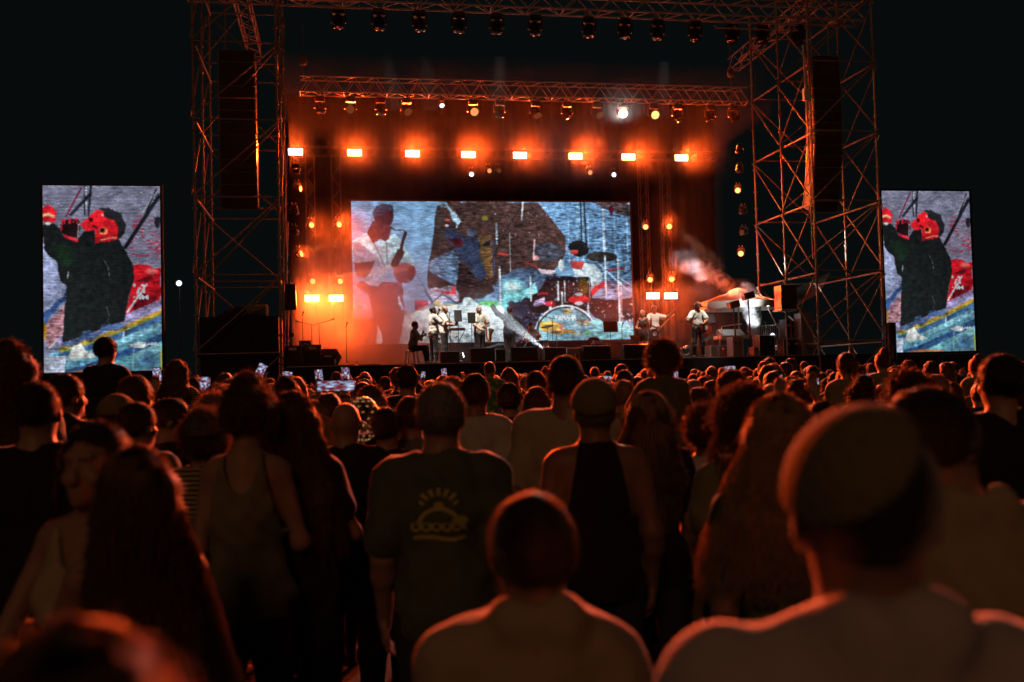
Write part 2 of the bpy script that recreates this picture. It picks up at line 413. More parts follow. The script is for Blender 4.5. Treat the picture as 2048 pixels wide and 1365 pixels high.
    out['shoes'] = (iso('shoes', [(shoes,.02)], max(h,.012), lambda d,X,Y,Z: np.maximum(d,-(Z-(.02 if not seat else -9)) if not seat else -9), .004), M[g('shoe','leather')])
    # hair
    hs = g('hair','short'); amp = g('frizz',.004); th = g('thick',.010)
    if hs:
        up = HR@V3(0,0,1); fwv = HR@V3(0,1,0); sdv = HR@V3(1,0,0); c0 = Hd((0,0,1.655))
        hp_ = [ell(Hd((0,-.014,1.665)),(.080*hw+th,.098*hw+th,.096+th),HR)]
        if hs == 'bun': hp_ += [ell(Hd(g('bun',(0,-.06,1.77))),(.052,.052,.048),HR)]
        if hs == 'pony': hp_ += [cone(Hd((0,-.10,1.70)),Hd((0,-.16,1.66)),.03,.035), cone(Hd((0,-.16,1.66)),Hd((0,-.15,1.40)),.035,.015)]
        L = g('len',1.30)
        if hs == 'long':
            wd = g('wide',1.0)
            for s in (-1,-.35,.35,1):
                t0 = Hd((s*.062*wd,-.055 if abs(s)<.5 else -.02,1.64)); b0 = T((s*.105*wd,-.105 if abs(s)<.5 else -.085,(1.52+L)/2)); b1 = T((s*.085*wd+g('sway',0.)*(1.5-L),-.125,L))
                hp_ += [cone(t0,b0,.050*wd,.052*wd), cone(b0,b1,.052*wd,.026)]
        if hs == 'curly': hp_ += [ell(Hd((0,-.02,1.66)),(.105*g('wide',1.),.115*g('wide',1.),.12),HR)]
        def hpost(d,X,Y,Z):
            dx,dy,dz = X-c0[0],Y-c0[1],Z-c0[2]
            y = dx*fwv[0]+dy*fwv[1]+dz*fwv[2]; z = dx*up[0]+dy*up[1]+dz*up[2]; x = dx*sdv[0]+dy*sdv[1]+dz*sdv[2]
            if hs == 'bald': 
                d = d+.006; d = np.maximum(d, z-.035)
            f = 46. if hs != 'curly' else 62.
            d = d+amp*wob(X,Y,Z,f,seed)+amp*.6*wob(X,Y,Z,f*2.1,seed+2)
            if hs in('short','bald','bun','pony'):
                d = np.maximum(d, (.62*(y-.052)-z-.012)*.85)            # hairline falls from the brow to the nape
                side = np.where(z < .0, np.maximum(.02-np.abs(y-.0), -1), -1)
            else:
                d = np.maximum(d, np.minimum(y-.035, .050-z))            # only the face stays open
                fc = np.sqrt((x/.062)**2+((z+.03)/.10)**2)-1
                d = np.maximum(d, np.minimum(-fc*.06, y-.015))
            return d
        out['hair'] = (iso('hair', [(hp_,.045)], min(h,g('hair_h',.009)), hpost), M[g('hairc','hair_black')])
    return out
def fuzz(root, n, L, mt, seed=1, r=.0011, down=.5):
    """short stray hairs standing off the hair shell"""
    hm = child(root,'hair')[0].data; g_ = np.random.default_rng(seed); N = len(hm.vertices)
    co = np.empty(N*3,np.float32); hm.vertices.foreach_get('co',co); co = co.reshape(-1,3); no = np.empty(N*3,np.float32); hm.vertices.foreach_get('normal',no); no = no.reshape(-1,3)
    i = g_.integers(0,N,n); p = co[i]; d = no[i]*.8+g_.normal(0,.35,(n,3)); d[:,2] -= down; d /= np.linalg.norm(d,axis=1)[:,None]; ln = (L*g_.uniform(.4,1.3,n))[:,None]
    u = np.cross(d,g_.normal(0,1,(n,3))); u /= np.linalg.norm(u,axis=1)[:,None]; w = np.cross(d,u)
    mid = p+d*ln*.55; tip = mid+(d+np.array([0,0,-.5])*down)*ln*.45
    vs = []; 
    for c,k in ((p,1.),(mid,.8)):
        for a in (0,2.094,4.188): vs.append(c+(u*math.cos(a)+w*math.sin(a))*r*k)
    vs.append(tip); v = np.stack(vs,1).reshape(-1,3); b = np.arange(n)[:,None]*7
    q = np.concatenate([b+np.array([[j,(j+1)%3,3+(j+1)%3]]) for j in range(3)]+[b+np.array([[j,3+(j+1)%3,3+j]]) for j in range(3)]+[b+np.array([[3+j,3+(j+1)%3,6]]) for j in range(3)])
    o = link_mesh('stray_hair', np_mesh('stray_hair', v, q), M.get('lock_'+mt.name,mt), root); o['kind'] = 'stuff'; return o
def person_root(parts, label, loc, rz, s, group=None, extra=None):
    r = thing('person', label, 'person', (0,0,0), group)
    for n,(me,mt) in parts.items():
        link_mesh(n, me, mt, r)
    if extra: extra(r)
    r.location = loc; r.rotation_euler = (0,0,rz); r.scale = (s,s,s)
    return r

# ------------------------------------------------------------------ setting
DZ = 2.2                                           # stage deck height
g = MB(); g.add([(-260,-60,0),(280,-60,0),(280,300,0),(-260,300,0)], [(0,1,2,3)])
tag(g.build('ground', M['ground']), kind='structure')
b = MB(); b.box((-1.62,0,DZ-.16),(16.25,12.5,DZ)); st = thing('stage', 'long black festival stage with a dark skirt running between the two scaffold towers', 'stage', (7,0,0))
b.build('deck', M['deck'], st)
b = MB()
n = 180                                            # pleated cloth skirt
for i in range(n+1):
    x = -1.62+17.87*i/n; y = -.03+.025*math.sin(i*1.9)+.01*math.sin(i*.7); b.v += [Vector((x,y,0)), Vector((x,y,DZ-.02))]
b.f = [(2*i,2*i+2,2*i+3,2*i+1) for i in range(n)]
b.build('skirt', M['black_cloth'], st, True)
b = MB(); b.box((-1.62,-.012,DZ-.018),(16.25,.0-.002,DZ+.004)); b.build('edge_strip', M['aluminium'], st)
for x in (1,5,9,13): 
    b = MB(); b.box((x-.05,3,0),(x+.05,3.1,DZ-.16)); b.build('leg', M['steel_pipe'], st)
b = MB(); nx_, nz_ = 150, 3                        # rear drape
for j in range(nz_+1):
    for i in range(nx_+1):
        b.v.append(Vector((-2+19.5*i/nx_, 12+.12*math.sin(i*1.3)+.05*math.sin(i*.41), 1.5+12.8*j/nz_)))
b.f = [(j*(nx_+1)+i, j*(nx_+1)+i+1, (j+1)*(nx_+1)+i+1, (j+1)*(nx_+1)+i) for j in range(nz_) for i in range(nx_)]
tag(b.build('stage_drape', M['drape_black'], None, True), 'tall black pleated drape hanging behind the big screen', 'drape')

# ------------------------------------------------------------------ towers and trusses
LV = [.25, 2.65, 5.10, 7.55, 10.0, 12.45, 14.9]
def tower(label, xs, ys, lit):
    t = thing('scaffold_tower', label, 'scaffold tower', ((xs[0]+xs[1])/2, (ys[0]+ys[-1])/2, 0))
    for x in xs:
        for y in ys:
            pipe('post', (x,y,0), (x,y,15.7), .038, t, M['steel_pipe'], 10)
            for z in LV[1:]:
                for dz in (-.35, .55, 1.2):                          # couplers stand proud of the tubes
                    pipe('coupler', (x,y,z+dz-.03), (x,y,z+dz+.03), .068, t, M['steel_pipe'], 8)
    for k,z in enumerate(LV):
        for y in ys: pipe('ledger', (xs[0],y-.06,z), (xs[1],y-.06,z), .026, t, M['steel_pipe'])
        for x,o in ((xs[0],.055),(xs[1],-.055)):
            for j in range(len(ys)-1): pipe('ledger', (x+o,ys[j],z-.06), (x+o,ys[j+1],z-.06), .034, t, M['steel_pipe'])
        if k and k < len(LV)-1 or k == 0:
            if k+1 < len(LV):
                z2 = LV[k+1]
                pipe('brace', (xs[0],ys[0]-.09,z+.08), (xs[1],ys[0]-.09,z2-.08), .024, t, M['steel_pipe'])
                pipe('brace', (xs[1],ys[-1]+.09,z+.08), (xs[0],ys[-1]+.09,z2-.08), .024, t, M['steel_pipe'])
                for x,o in ((xs[0],-.09),(xs[1],.09)):
                    pipe('brace', (x+o,ys[-1],z2-.12), (x+o,ys[-2],z+.08), .026, t, M['steel_pipe'])
                    pipe('brace', (x+o,ys[1],z2-.12), (x+o,ys[0],z+.08), .026, t, M['steel_pipe'])
                    if lit: pipe('brace', (x+o+.05,ys[0],z2-.12), (x+o+.05,ys[1],z+.08), .024, t, M['steel_pipe'])
                if k > 0: pipe('brace', (xs[0],ys[1],z+.08), (xs[1],ys[0]+.2,z2-.08), .022, t, M['steel_pipe'])
    return t
tower('lattice scaffold tower between the left video screen and the stage, rising out of the picture', (-4.30,-1.76), (0,2.1,4.2), False)
tower('wide scaffold tower beside the umbrella and gear on the right end of the stage', (16.36,18.80), (0,2.4,4.8), True)
def truss(label, a, b, w, h, step, r=.025, name='lighting_truss', group=None, mt='aluminium'):
    """box truss from a to b (centre of its lower face)"""
    a,b = Vector(a),Vector(b); d = (b-a).normalized(); s = Vector((0,0,1)).cross(d).normalized()*w/2; u = Vector((0,0,h))
    t = thing(name, label, 'truss', (a+b)/2, group)
    for o in (s,-s,s+u,-s+u): pipe('chord', a+o, b+o, r, t, M[mt])
    n = max(1, round((b-a).length/step)); P = [a+(b-a)*i/n for i in range(n+1)]
    for i in range(n):
        for o0,o1 in ((s,s+u),(-s,-s+u)):
            p,q = (o0,o1) if i%2 == 0 else (o1,o0); pipe('lacing', P[i]+p, P[i+1]+q, r*.5, t, M[mt], 6)
        p,q = (s,-s) if i%2 == 0 else (-s,s)
        pipe('lacing', P[i]+p, P[i+1]+q, r*.5, t, M[mt], 6)
        if i%2 == 0: pipe('lacing', P[i]+u+p, P[i+1]+u+q, r*.5, t, M[mt], 6)
    for i in range(0,n+1,4): pipe('lacing', P[i]+s, P[i]-s, r*.6, t, M[mt], 6)
    return t
truss('heavy roof truss across the very top, carrying a row of dark lamps', (-4.6,1.0,14.22), (19.0,1.0,14.22), .62, .62, .62, .036, 'roof_truss')
truss('long lit lighting truss hanging over the front of the stage below the roof', (-1.12,3,11.76), (15.3,3,11.76), .52, .54, .37, .024)
truss('thin dim truss at the back that carries the row of glowing orange blinders', (-2.2,8.2,10.74), (16.2,8.2,10.74), .3, .36, .45, .016, mt='black_truss')
truss('roof truss running back over the left tower', (-3.1,-.6,14.95), (-3.1,9,14.95), .5, .5, .6, .028, 'roof_truss')
truss('roof truss running back over the right tower', (17.4,-.6,14.95), (17.4,9,14.95), .5, .5, .6, .028, 'roof_truss')
def vtruss(label, x, y, z0, z1):
    t = thing('vertical_truss', label, 'truss', (x,y,z0)); w = .17
    for i in (-1,1):
        for j in (-1,1): pipe('chord', (x+i*w,y+j*w,z0), (x+i*w,y+j*w,z1), .02, t, M['black_truss'])
    k = 0; z = z0
    while z < z1-.5:
        s = 1 if k%2 else -1
        pipe('lacing', (x-s*w,y-w,z), (x+s*w,y-w,z+.45), .011, t, M['black_truss'], 6); pipe('lacing', (x-s*w,y+w,z), (x+s*w,y+w,z+.45), .011, t, M['black_truss'], 6)
        pipe('lacing', (x-w,y-s*w,z), (x-w,y+s*w,z+.45), .011, t, M['black_truss'], 6); pipe('lacing', (x+w,y-s*w,z), (x+w,y+s*w,z+.45), .011, t, M['black_truss'], 6)
        z += .45; k += 1
    return t
pL = at(622,505,7.5).x; pL2 = at(675,505,7.5).x; pR = at(1296,505,7.5).x; pR2 = at(1340,505,7.5).x
vtruss('outer upright truss left of the big screen, holding round orange lamps', pL, 7.9, DZ, 10.7)
vtruss('inner upright truss just left of the big screen edge, holding round orange lamps', pL2, 7.9, DZ, 10.7)
vtruss('inner upright truss just right of the big screen edge', pR, 7.9, DZ, 10.7)
vtruss('outer upright truss right of the big screen behind the bassist', pR2, 7.9, DZ, 10.7)
# ladder pieces hanging under the roof truss ends
def bars(label, x0, x1, y, z):
    t = thing('hanging_frame', label, 'frame', ((x0+x1)/2,y,z))
    pipe('rail', (x0,y,z), (x1,y,z), .02, t, M['aluminium']); pipe('rail', (x0,y,z+.2), (x1,y,z+.2), .02, t, M['aluminium'])
    k = x0
    while k <= x1: pipe('rung', (k,y,z), (k,y+.3,z+.2), .02, t, M['aluminium']); k += (x1-x0)/4
bars('small flat ladder frame slung under the left end of the roof truss', -1.4, .9, .4, 13.85)
bars('small flat ladder frame slung under the right end of the roof truss', 13.2, 16.2, .4, 13.65)
for (px,py0,py1) in ((607,130,160),(1462,160,175)):
    p = at(px,py1,3); t = thing('chain_hoist', 'small chain hoist over the %s end of the middle truss' % ('left' if px < 900 else 'right'), 'hoist', (p.x,3,12.3))
    b = MB(); b.lathe((p.x,3,12.75),(0,0,1),[(.0,0),(.12,.02),(.14,.15),(.10,.32),(0,.34)],12); b.build('motor', M['steel_pipe'], t, True)
    pipe('chain', (p.x,3,12.3), (p.x,3,12.75), .012, t, M['steel_pipe'], 6); pipe('chain', (p.x,3,13.05), (p.x,3,14.2), .012, t, M['steel_pipe'], 6)

# ------------------------------------------------------------------ loudspeaker arrays
def line_array(label, x0, x1, y, ztop, n, curve):
    t = thing('line_array', label, 'loudspeaker', ((x0+x1)/2, y+.4, ztop))
    z = ztop; yy = y; th = math.radians(-1.0); H = .40
    side = M['array_side']
    for i in range(n):
        th += math.radians(curve[i]) if i < len(curve) else 0
        dn = Vector((0, math.sin(th), -math.cos(th))); fwd = Vector((0,-math.cos(th),-math.sin(th)))
        c = Vector(((x0+x1)/2, yy, z)) + dn*H/2 - fwd*.33
        m = MB(); m.obox(c, (( x1-x0)/2,0,0), fwd*.33, dn*(H/2-.012)); cab = m.build('cabinet', side, t)
        m = MB(); m.obox(c+fwd*.336, ((x1-x0)/2-.03,0,0), fwd*.012, dn*(H/2-.03)); m.build('grille', M['speaker_grille'], cab)
        for s in (-1,1):
            m = MB(); X = (x1-x0)/2+.006
            m.obox(c+Vector((s*X,0,0))+fwd*.27, (.008,0,0), fwd*.03, dn*(H/2-.02)); m.obox(c+Vector((s*X,0,0))-fwd*.24, (.008,0,0), fwd*.03, dn*(H/2-.03)); m.obox(c+Vector((s*X,0,0))-fwd*.02+dn*.05, (.006,0,0), fwd*.09, dn*.05)
            m.build('rigging_plate', M['black_metal'], cab)
        yy += dn.y*H; z += dn.z*H
    for x in (x0+.2,x1-.2): pipe('hoist_chain', (x,y+.4,ztop), (x,y+.4,14.9), .02, t, M['steel_pipe'], 6)
    return t
D('array_side', (.26,.22,.20), .5, noise=.55, scale=7, bump=.2)
aL0, aL1 = at(440,400,1.1).x, at(514,400,1.1).x
line_array('tall dark hanging loudspeaker column inside the left scaffold tower', aL0, aL1, 1.1, 12.6, 13, [0,0,0,0,0,0,1,1,2,2,3,3,4])
aR0, aR1 = at(1634,400,.7).x, at(1690,400,.7).x
line_array('curved hanging loudspeaker column in the right scaffold tower, its side lit orange', aR0, aR1, .7, 12.9, 14, [0,0,0,0,1,1,1,2,2,2,3,3,4,5])
pipe_box = thing('cable_box', 'small pale junction box on a white pole at the right scaffold tower', 'box', (16.4,-.15,11.8))
q = at(1612,190,-.15); b = MB(); b.box((q.x-.13,-.28,q.z-.22),(q.x+.13,-.1,q.z+.22),.03); b.build('case', M['white_plastic'], pipe_box)
pipe('pole', (q.x,-.15,q.z+.2), (q.x-.05,-.15,q.z+1.75), .03, pipe_box, M['white_plastic'])
pipe('cable', (q.x,-.15,q.z-.2), (q.x+.03,-.15,5.5), .02, pipe_box, M['aluminium'], 6)

# ------------------------------------------------------------------ pictures on the video walls, drawn LED by LED
class Pic:
    def __init__(s, w, h, x0, y0, x1, y1, bg):
        s.w,s.h = w,h; s.X,s.Y = np.meshgrid(x0+(np.arange(w)+.5)/w*(x1-x0), y0+(np.arange(h)+.5)/h*(y1-y0)); s.a = np.zeros((h,w,3)); s.a[:] = bg
        s.k = (x1-x0)/w; s.r = np.random.default_rng(3)
        k = 7; n = s.r.random((h,w+k)); s.streak = np.cumsum(n-.5,1)
        s.streak = s.streak[:,k:]-s.streak[:,:-k]; s.streak /= s.streak.std()
        c = s.r.random((h//9+3,w//9+3)); yi = np.linspace(0,h//9+1,h); xi = np.linspace(0,w//9+1,w)
        y_,x_ = yi.astype(int),xi.astype(int); fy,fx = (yi-y_)[:,None],(xi-x_)[None]
        s.cloud = (c[y_][:,x_]*(1-fy)*(1-fx)+c[y_+1][:,x_]*fy*(1-fx)+c[y_][:,x_+1]*(1-fy)*fx+c[y_+1][:,x_+1]*fy*fx)-.5
        f = s.r.normal(0,1,(h,w))
        for _ in range(3):
            for ax in (0,1): f = (np.roll(f,1,ax)+f+np.roll(f,-1,ax))/3
        s.fine = f/f.std()*.28
        s.jit = (s.cloud*7+s.r.normal(0,.6,(h,w)))*s.k
    def put(s, m, col, al=1., noise=0.):
        m = m.astype(float)*al; sh = noise*s.streak
        if m.any():
            ys,xs = np.nonzero(m > .1)
            if len(xs) > 60:                      # soft modelling inside each patch, as a camera picture has
                th = s.r.uniform(0,6.28); w_,h_ = np.ptp(xs)+1,np.ptp(ys)+1; g_ = (np.arange(s.w)[None]-xs.mean())/w_*math.cos(th)+(np.arange(s.h)[:,None]-ys.mean())/h_*math.sin(th)
                sh = sh+.45*np.clip(g_,-.6,.6)+.35*s.fine
        c = np.array(col,float)[None,None]*(1+sh[...,None] if np.ndim(sh) else 1+sh)
        s.a = s.a*(1-m[...,None])+c*m[...,None]
    def poly(s, pts, col, al=1., noise=.0, jag=0.):
        X,Y = s.X+s.jit*jag, s.Y+s.jit[::-1,::-1]*jag; ins = np.zeros(X.shape,bool); n = len(pts)
        for i in range(n):
            (x0,y0),(x1,y1) = pts[i],pts[(i+1)%n]
            if y0 == y1: continue
            ins ^= ((Y < y0) != (Y < y1)) & (X < (x1-x0)*(Y-y0)/(y1-y0)+x0)
        s.put(ins, col, al, noise)
    def oval(s, c, r, col, al=1., noise=0., jag=0., soft=False):
        q = np.sqrt(((s.X+s.jit*jag-c[0])/r[0])**2+((s.Y-c[1])/r[1])**2)
        s.put(np.clip((1-q)*1.6,0,1) if soft else q < 1, col, al, noise)
    def ring(s, c, r, w, col):
        q = np.hypot(s.X-c[0],s.Y-c[1]); s.put(np.abs(q-r) < w/2, col)
    def line(s, pts, w, col, al=1., noise=0.):
        for (x0,y0),(x1,y1) in zip(pts,pts[1:]):
            dx,dy = x1-x0,y1-y0; L = dx*dx+dy*dy+1e-9; t = np.clip(((s.X-x0)*dx+(s.Y-y0)*dy)/L,0,1)
            s.put(np.hypot(s.X-x0-t*dx,s.Y-y0-t*dy) < w/2, col, al, noise)
    def dots(s, box, n, w, col):
        for _ in range(n):
            x,y = s.r.uniform(box[0],box[2]),s.r.uniform(box[1],box[3]); s.oval((x,y),(w*s.r.uniform(.5,1.4),w*s.r.uniform(.5,2)),col)
STROKES = {'Y':[[(0,0),(.5,.5),(1,0)],[(.5,.5),(.5,1)]], 'A':[[(0,1),(.5,0),(1,1)],[(.22,.62),(.78,.62)]], 'M':[[(0,1),(0,0),(.5,.6),(1,0),(1,1)]], 'H':[[(0,0),(0,1)],[(1,0),(1,1)],[(0,.5),(1,.5)]]}
def text(p, s, x, y, w, h, gap, sw, col):
    for ch in s:
        for st_ in STROKES[ch]: p.line([(x+a*w,y+b_*h) for a,b_ in st_], sw, col)
        x += w+gap
def soften(p):
    for _ in range(1):
        for ax in (0,1):
            q = np.pad(p.a,[(1,1) if i == ax else (0,0) for i in range(3)],'edge'); n = p.a.shape[ax]; p.a = .22*np.take(q,range(n),ax)+.56*p.a+.22*np.take(q,range(2,n+2),ax)
def stage_picture():
    p = Pic(432,216,704,405,1262,690,(112,156,198)); z7 = lambda L: [(690+.2271*x,390+.2271*y) for x,y in L]; z8 = lambda L: [(960+.2271*x,390+.2271*y) for x,y in L]
    p.a *= (1+.06*p.streak+.16*p.cloud)[...,None]
    br = (72,48,44)
    p.poly([(869,414),(885,405),(1075,405),(1130,475),(1128,520),(1100,548),(1030,560),(985,585),(955,600),(908,612),(880,594),(848,572),(849,547),(853,526),(866,447)], br, noise=.18, jag=.5)
    p.poly(z7([(860,65),(1000,240),(960,300),(900,150),(800,100),(830,65)]), (150,185,215), noise=.2, jag=1)
    p.poly(z7([(790,120),(870,180),(850,420),(720,600),(775,250)]), (58,48,46), noise=.2)
    p.poly(z7([(720,600),(930,490),(985,600),(945,820),(712,690)]), (84,112,146), noise=.22, jag=.4)
    p.poly(z7([(705,690),(950,820),(955,900),(860,900),(700,830)]), (58,42,42), noise=.15)
    p.poly(z7([(985,600),(1190,830),(1100,900),(960,950),(955,820)]), (52,34,36), noise=.25, jag=.8)
    p.poly(z7([(1150,375),(1265,375),(1280,740),(1200,770),(1150,560)]), (112,78,44), noise=.15, jag=.5)
    p.poly(z7([(1265,420),(1285,420),(1285,730),(1265,730)]), (60,62,92))
    p.poly(z7([(850,290),(890,270),(960,340),(1050,385),(1120,380),(1160,430),(1160,560),(1215,730),(1160,780),(1110,740),(1060,640),(985,580),(930,470),(865,400)]), (46,54,82), noise=.1, jag=.3)
    p.poly(z7([(880,400),(1000,390),(1010,460),(960,480)]), (70,20,28)); p.oval(z7([(880,230)])[0],(6,2.4),(225,70,60)); p.oval(z7([(875,280)])[0],(4,2.4),(240,200,190))
    p.oval(z7([(1090,340)])[0],(10,8),(70,74,96)); p.poly(z7([(1180,310),(1190,310),(1190,350),(1180,350)]),(200,40,50)); p.poly(z7([(1180,450),(1260,400),(1250,460),(1190,470)]),(40,35,40)); p.oval(z7([(1210,215)])[0],(6,5),(120,120,30))
    # right half: blue cloth, drummer, kit
    p.poly(z8([(490,62),(1340,62),(1340,850),(1050,830),(900,600),(690,620),(735,520),(735,380)]), (88,128,170), noise=.25)
    for x,w,c in ((765,3,(150,195,230)),(840,6,(140,185,220)),(895,5,(130,180,220)),(940,3,(135,180,215)),(1085,4,(190,205,225)),(1180,5,(110,150,190)),(1300,4,(130,170,205))): p.line(z8([(x,65 if x in(840,895,1085) else 200),(x,600)]), w, c, .75, .15)
    p.line(z8([(882,65),(882,430)]),3,(30,38,52)); p.line(z8([(912,65),(925,500)]),3,(30,38,52))
    p.poly(z8([(1000,62),(1325,62),(1325,200),(1200,160),(1080,110)]), (78,60,62), noise=.3, jag=.8); p.oval(z8([(1160,135)])[0],(5,9),(96,20,36))
    p.oval(z8([(560,520)])[0],(34,20),(60,72,92),.7,.2,.5); p.poly(z8([(130,520),(220,540),(218,555),(135,540)]),(220,50,50))
    p.line(z8([(360,70),(345,230)]),3,(225,230,235)); p.line(z8([(340,120),(180,360),(60,620)]),1.5,(36,28,30)); p.line(z8([(122,265),(122,440)]),4,(170,195,215),.8,.3)
    p.line(z8([(235,350),(235,1240)]),1.8,(200,215,225)); p.line(z8([(456,410),(445,550)]),3.2,(235,180,180)); p.oval(z8([(465,575)])[0],(7,5),(235,150,150)); p.line(z8([(360,600),(480,665)]),2.5,(190,40,50)); p.dots((985,420,1090,480),22,.9,(220,225,230))
    p.poly(z8([(170,720),(260,680),(480,690),(640,720),(600,870),(380,960),(120,960),(60,870)]), (80,104,140), noise=.12, jag=1.2)
    p.poly([(905,690),(930,655),(960,632),(975,622),(1005,590),(1040,588),(1062,570),(1070,610),(1035,650),(1262,690)], (110,196,206), noise=.10, jag=.8)
    p.poly([(905,640),(960,628),(1010,640),(1012,692),(900,692)],(126,104,128),.9,.1,1); p.poly([(1008,612),(1040,605),(1075,615),(1070,650),(1075,692),(1010,692)],(52,50,72),1,.25,1.2); p.dots((1012,620,1070,688),30,.8,(190,205,220)); p.poly([(985,640),(1005,632),(1008,692),(985,692)],(150,60,80),.7,.2,1)
    p.oval(z8([(250,850)])[0],(34,26),(120,215,220),1,.05,.6,True); p.oval(z8([(245,830)])[0],(20,13),(225,250,250),1,0,.3,True)
    p.oval(z8([(30,990)])[0],(22,9),(60,200,70),.8,.2,1.2); p.poly(z7([(1010,920),(1060,920),(1140,990),(975,1010)]),(205,228,232)); p.poly(z7([(1230,960),(1310,960),(1290,1010),(1230,1005)]),(70,205,60),.8)
    p.poly(z8([(560,740),(950,740),(960,930),(1100,960),(1330,950),(1340,1130),(1100,1180),(900,1060),(560,1060),(420,1080),(370,960),(470,880)]), (34,26,32), noise=.25, jag=.7)
    p.poly(z8([(430,960),(540,940),(560,1000),(440,1000)]),(190,160,210),1,.2,1); p.poly(z8([(470,885),(570,890),(570,910),(470,905)]),(215,30,42),1,0,1); p.poly(z8([(560,960),(620,950),(625,1000),(540,1005)]),(215,30,42),1,0,1)
    p.poly(z8([(1040,840),(1180,830),(1200,940),(1060,950)]),(110,140,185),.9,.3)
    p.poly(z8([(480,670),(640,690),(610,725),(500,715)]),(215,190,200)); p.oval(z8([(850,490)])[0],(20,17),(30,27,30),1,0,.8); p.poly(z8([(780,500),(850,505),(840,545),(775,545)]),(230,60,50)); p.poly(z8([(770,600),(905,610),(880,680),(790,670)]),(205,60,55)); p.poly(z8([(790,670),(870,690),(900,620),(1000,640),(1062,720),(1050,790),(960,880),(945,745),(810,720)]),(190,208,214),1,.05); p.oval(z8([(690,640)])[0],(6,12),(200,215,222))
    p.oval(z8([(1060,565)])[0],(32,10.5),(46,42,40),1,.1,.3); p.poly(z8([(1115,680),(1275,662),(1275,680),(1120,692)]),(205,40,50)); p.poly(z8([(1000,820),(1070,790),(1130,800),(960,920),(955,890)]),(205,30,42),1,0,.5)
    p.oval(z8([(885,830)])[0],(11,17),(70,62,20)); p.dots((1090,560,1175,620),70,.9,(215,225,232)); p.dots((1150,600,1262,680),50,.9,(200,215,225))
    for x,y0,y1,w in ((655,790,960,3.2),(715,780,970,2.4),(690,890,1015,4.5),(1090,560,930,4),(1210,590,1260,4.6),(940,740,930,1.5),(925,980,1110,4),(1230,800,1240,2),(410,740,960,3.4),(140,650,1240,4.2)): p.line(z8([(x,y0),(x,y1)]),w,(206,218,228),1,.12)
    p.line(z8([(1010,610),(1200,790),(1340,915)]),2.6,(190,205,220)); p.line(z8([(1230,770),(1345,845)]),2.4,(190,205,220)); p.line(z8([(1330,920),(1200,960)]),1.8,(180,195,210)); p.line(z8([(800,740),(940,740)]),2,(215,220,225))
    p.oval(z8([(845,955)])[0],(23,9),(222,32,42),1,.1,.4); p.oval(z8([(840,905)])[0],(9,3),(150,190,200)); p.oval(z8([(840,990)])[0],(9,4),(190,205,215))
    c = z8([(715,1290)])[0]; p.oval(c,(60,60),(112,172,192),1,.06); p.poly(z8([(480,1150),(560,1130),(700,1215),(800,1255),(900,1275),(700,1260),(560,1240),(500,1230)]),(232,176,60),1,.2,1.2); p.poly(z8([(560,1140),(720,1225),(860,1262),(700,1235)]),(200,60,70),.7,0,1.5); p.oval(z8([(720,1060)])[0],(14,5),(225,170,80),.8,.3,1.5); p.oval(z8([(860,1160)])[0],(14,6),(215,140,80),.7,.3,1.5)
    p.oval(z8([(800,1190)])[0],(38,9),(180,225,235),.6,.1,1.5,True); p.ring(c,61,3.2,(28,32,40)); p.ring(c,64,3.4,(215,226,232)); p.oval(z8([(583,1032)])[0],(4,4),(225,232,236)); p.oval(z8([(780,1032)])[0],(4,4),(225,232,236))
    text(p,'YAMAHA',*z8([(620,1093)])[0],5.6,9.8,1.9,2.3,(250,252,252)); lg = z8([(573,1118)])[0]; p.ring(lg,5.2,1.8,(225,236,238))
    for k in range(3): a = math.radians(90+120*k); p.line([lg,(lg[0]+5*math.cos(a),lg[1]+5*math.sin(a))],1.4,(225,236,238))
    p.poly(z8([(930,1140),(1000,1130),(1110,1180),(1350,1190),(1350,1300),(930,1300)]),(120,190,200),1,.15,1.5); p.dots((1235,630,1262,670),26,1.6,(210,228,235))
    p.line(z8([(1285,1160),(1330,1160)]),1.6,(210,70,60)); p.line(z8([(1305,1002),(1345,1002)]),2.2,(200,205,215)); p.poly(z8([(890,1245),(930,1245),(930,1262),(890,1262)]),(90,200,60))
    # lower left and the saxophone player
    p.poly(z7([(490,1075),(640,1030),(760,990),(960,985),(1365,1010),(1365,1330),(450,1330)]),(200,216,222),1,.05,.8); p.line(z7([(495,1075),(640,1030),(760,990),(940,988)]),2,(215,170,80),.9,.2); p.line(z7([(500,1060),(640,1015),(760,975)]),1.6,(150,120,190),.7)
    p.poly(z7([(585,945),(680,945),(720,975),(600,1030),(585,1030)]),(196,44,66),1,.12); p.poly(z7([(690,830),(960,830),(950,960),(830,960),(720,975),(670,900)]),(190,176,205),1,.1,1); p.poly(z7([(705,830),(820,895),(940,900),(950,830),(925,825),(900,880),(800,870)]),(220,40,56),1,0,.8); p.poly(z7([(745,960),(800,945),(800,980),(760,985)]),(240,196,70)); p.line(z7([(600,710),(740,960)]),3,(90,110,150)); p.line(z7([(820,890),(720,975)]),3,(60,90,130)); p.line(z7([(820,890),(950,975)]),3,(50,70,100)); p.line(z7([(670,860),(740,975)]),3,(60,90,130))
    pu = (108,56,70)
    p.poly(z7([(60,1100),(240,1100),(240,1330),(60,1330)]),(40,20,16)); p.poly(z7([(170,760),(480,780),(497,1060),(450,1330),(150,1330),(230,1100),(200,900),(90,800)]),pu,1,.05,.5)
    p.poly(z7([(448,890),(470,960),(492,1010),(480,1050),(440,960)]),(170,190,220)); p.poly(z7([(265,1150),(302,1250),(296,1330),(242,1330)]),(232,240,240)); p.poly(z7([(240,1060),(400,1050),(380,1330),(300,1330),(302,1250),(265,1150)]),(92,44,50),.7)
    sh = (150,188,200)
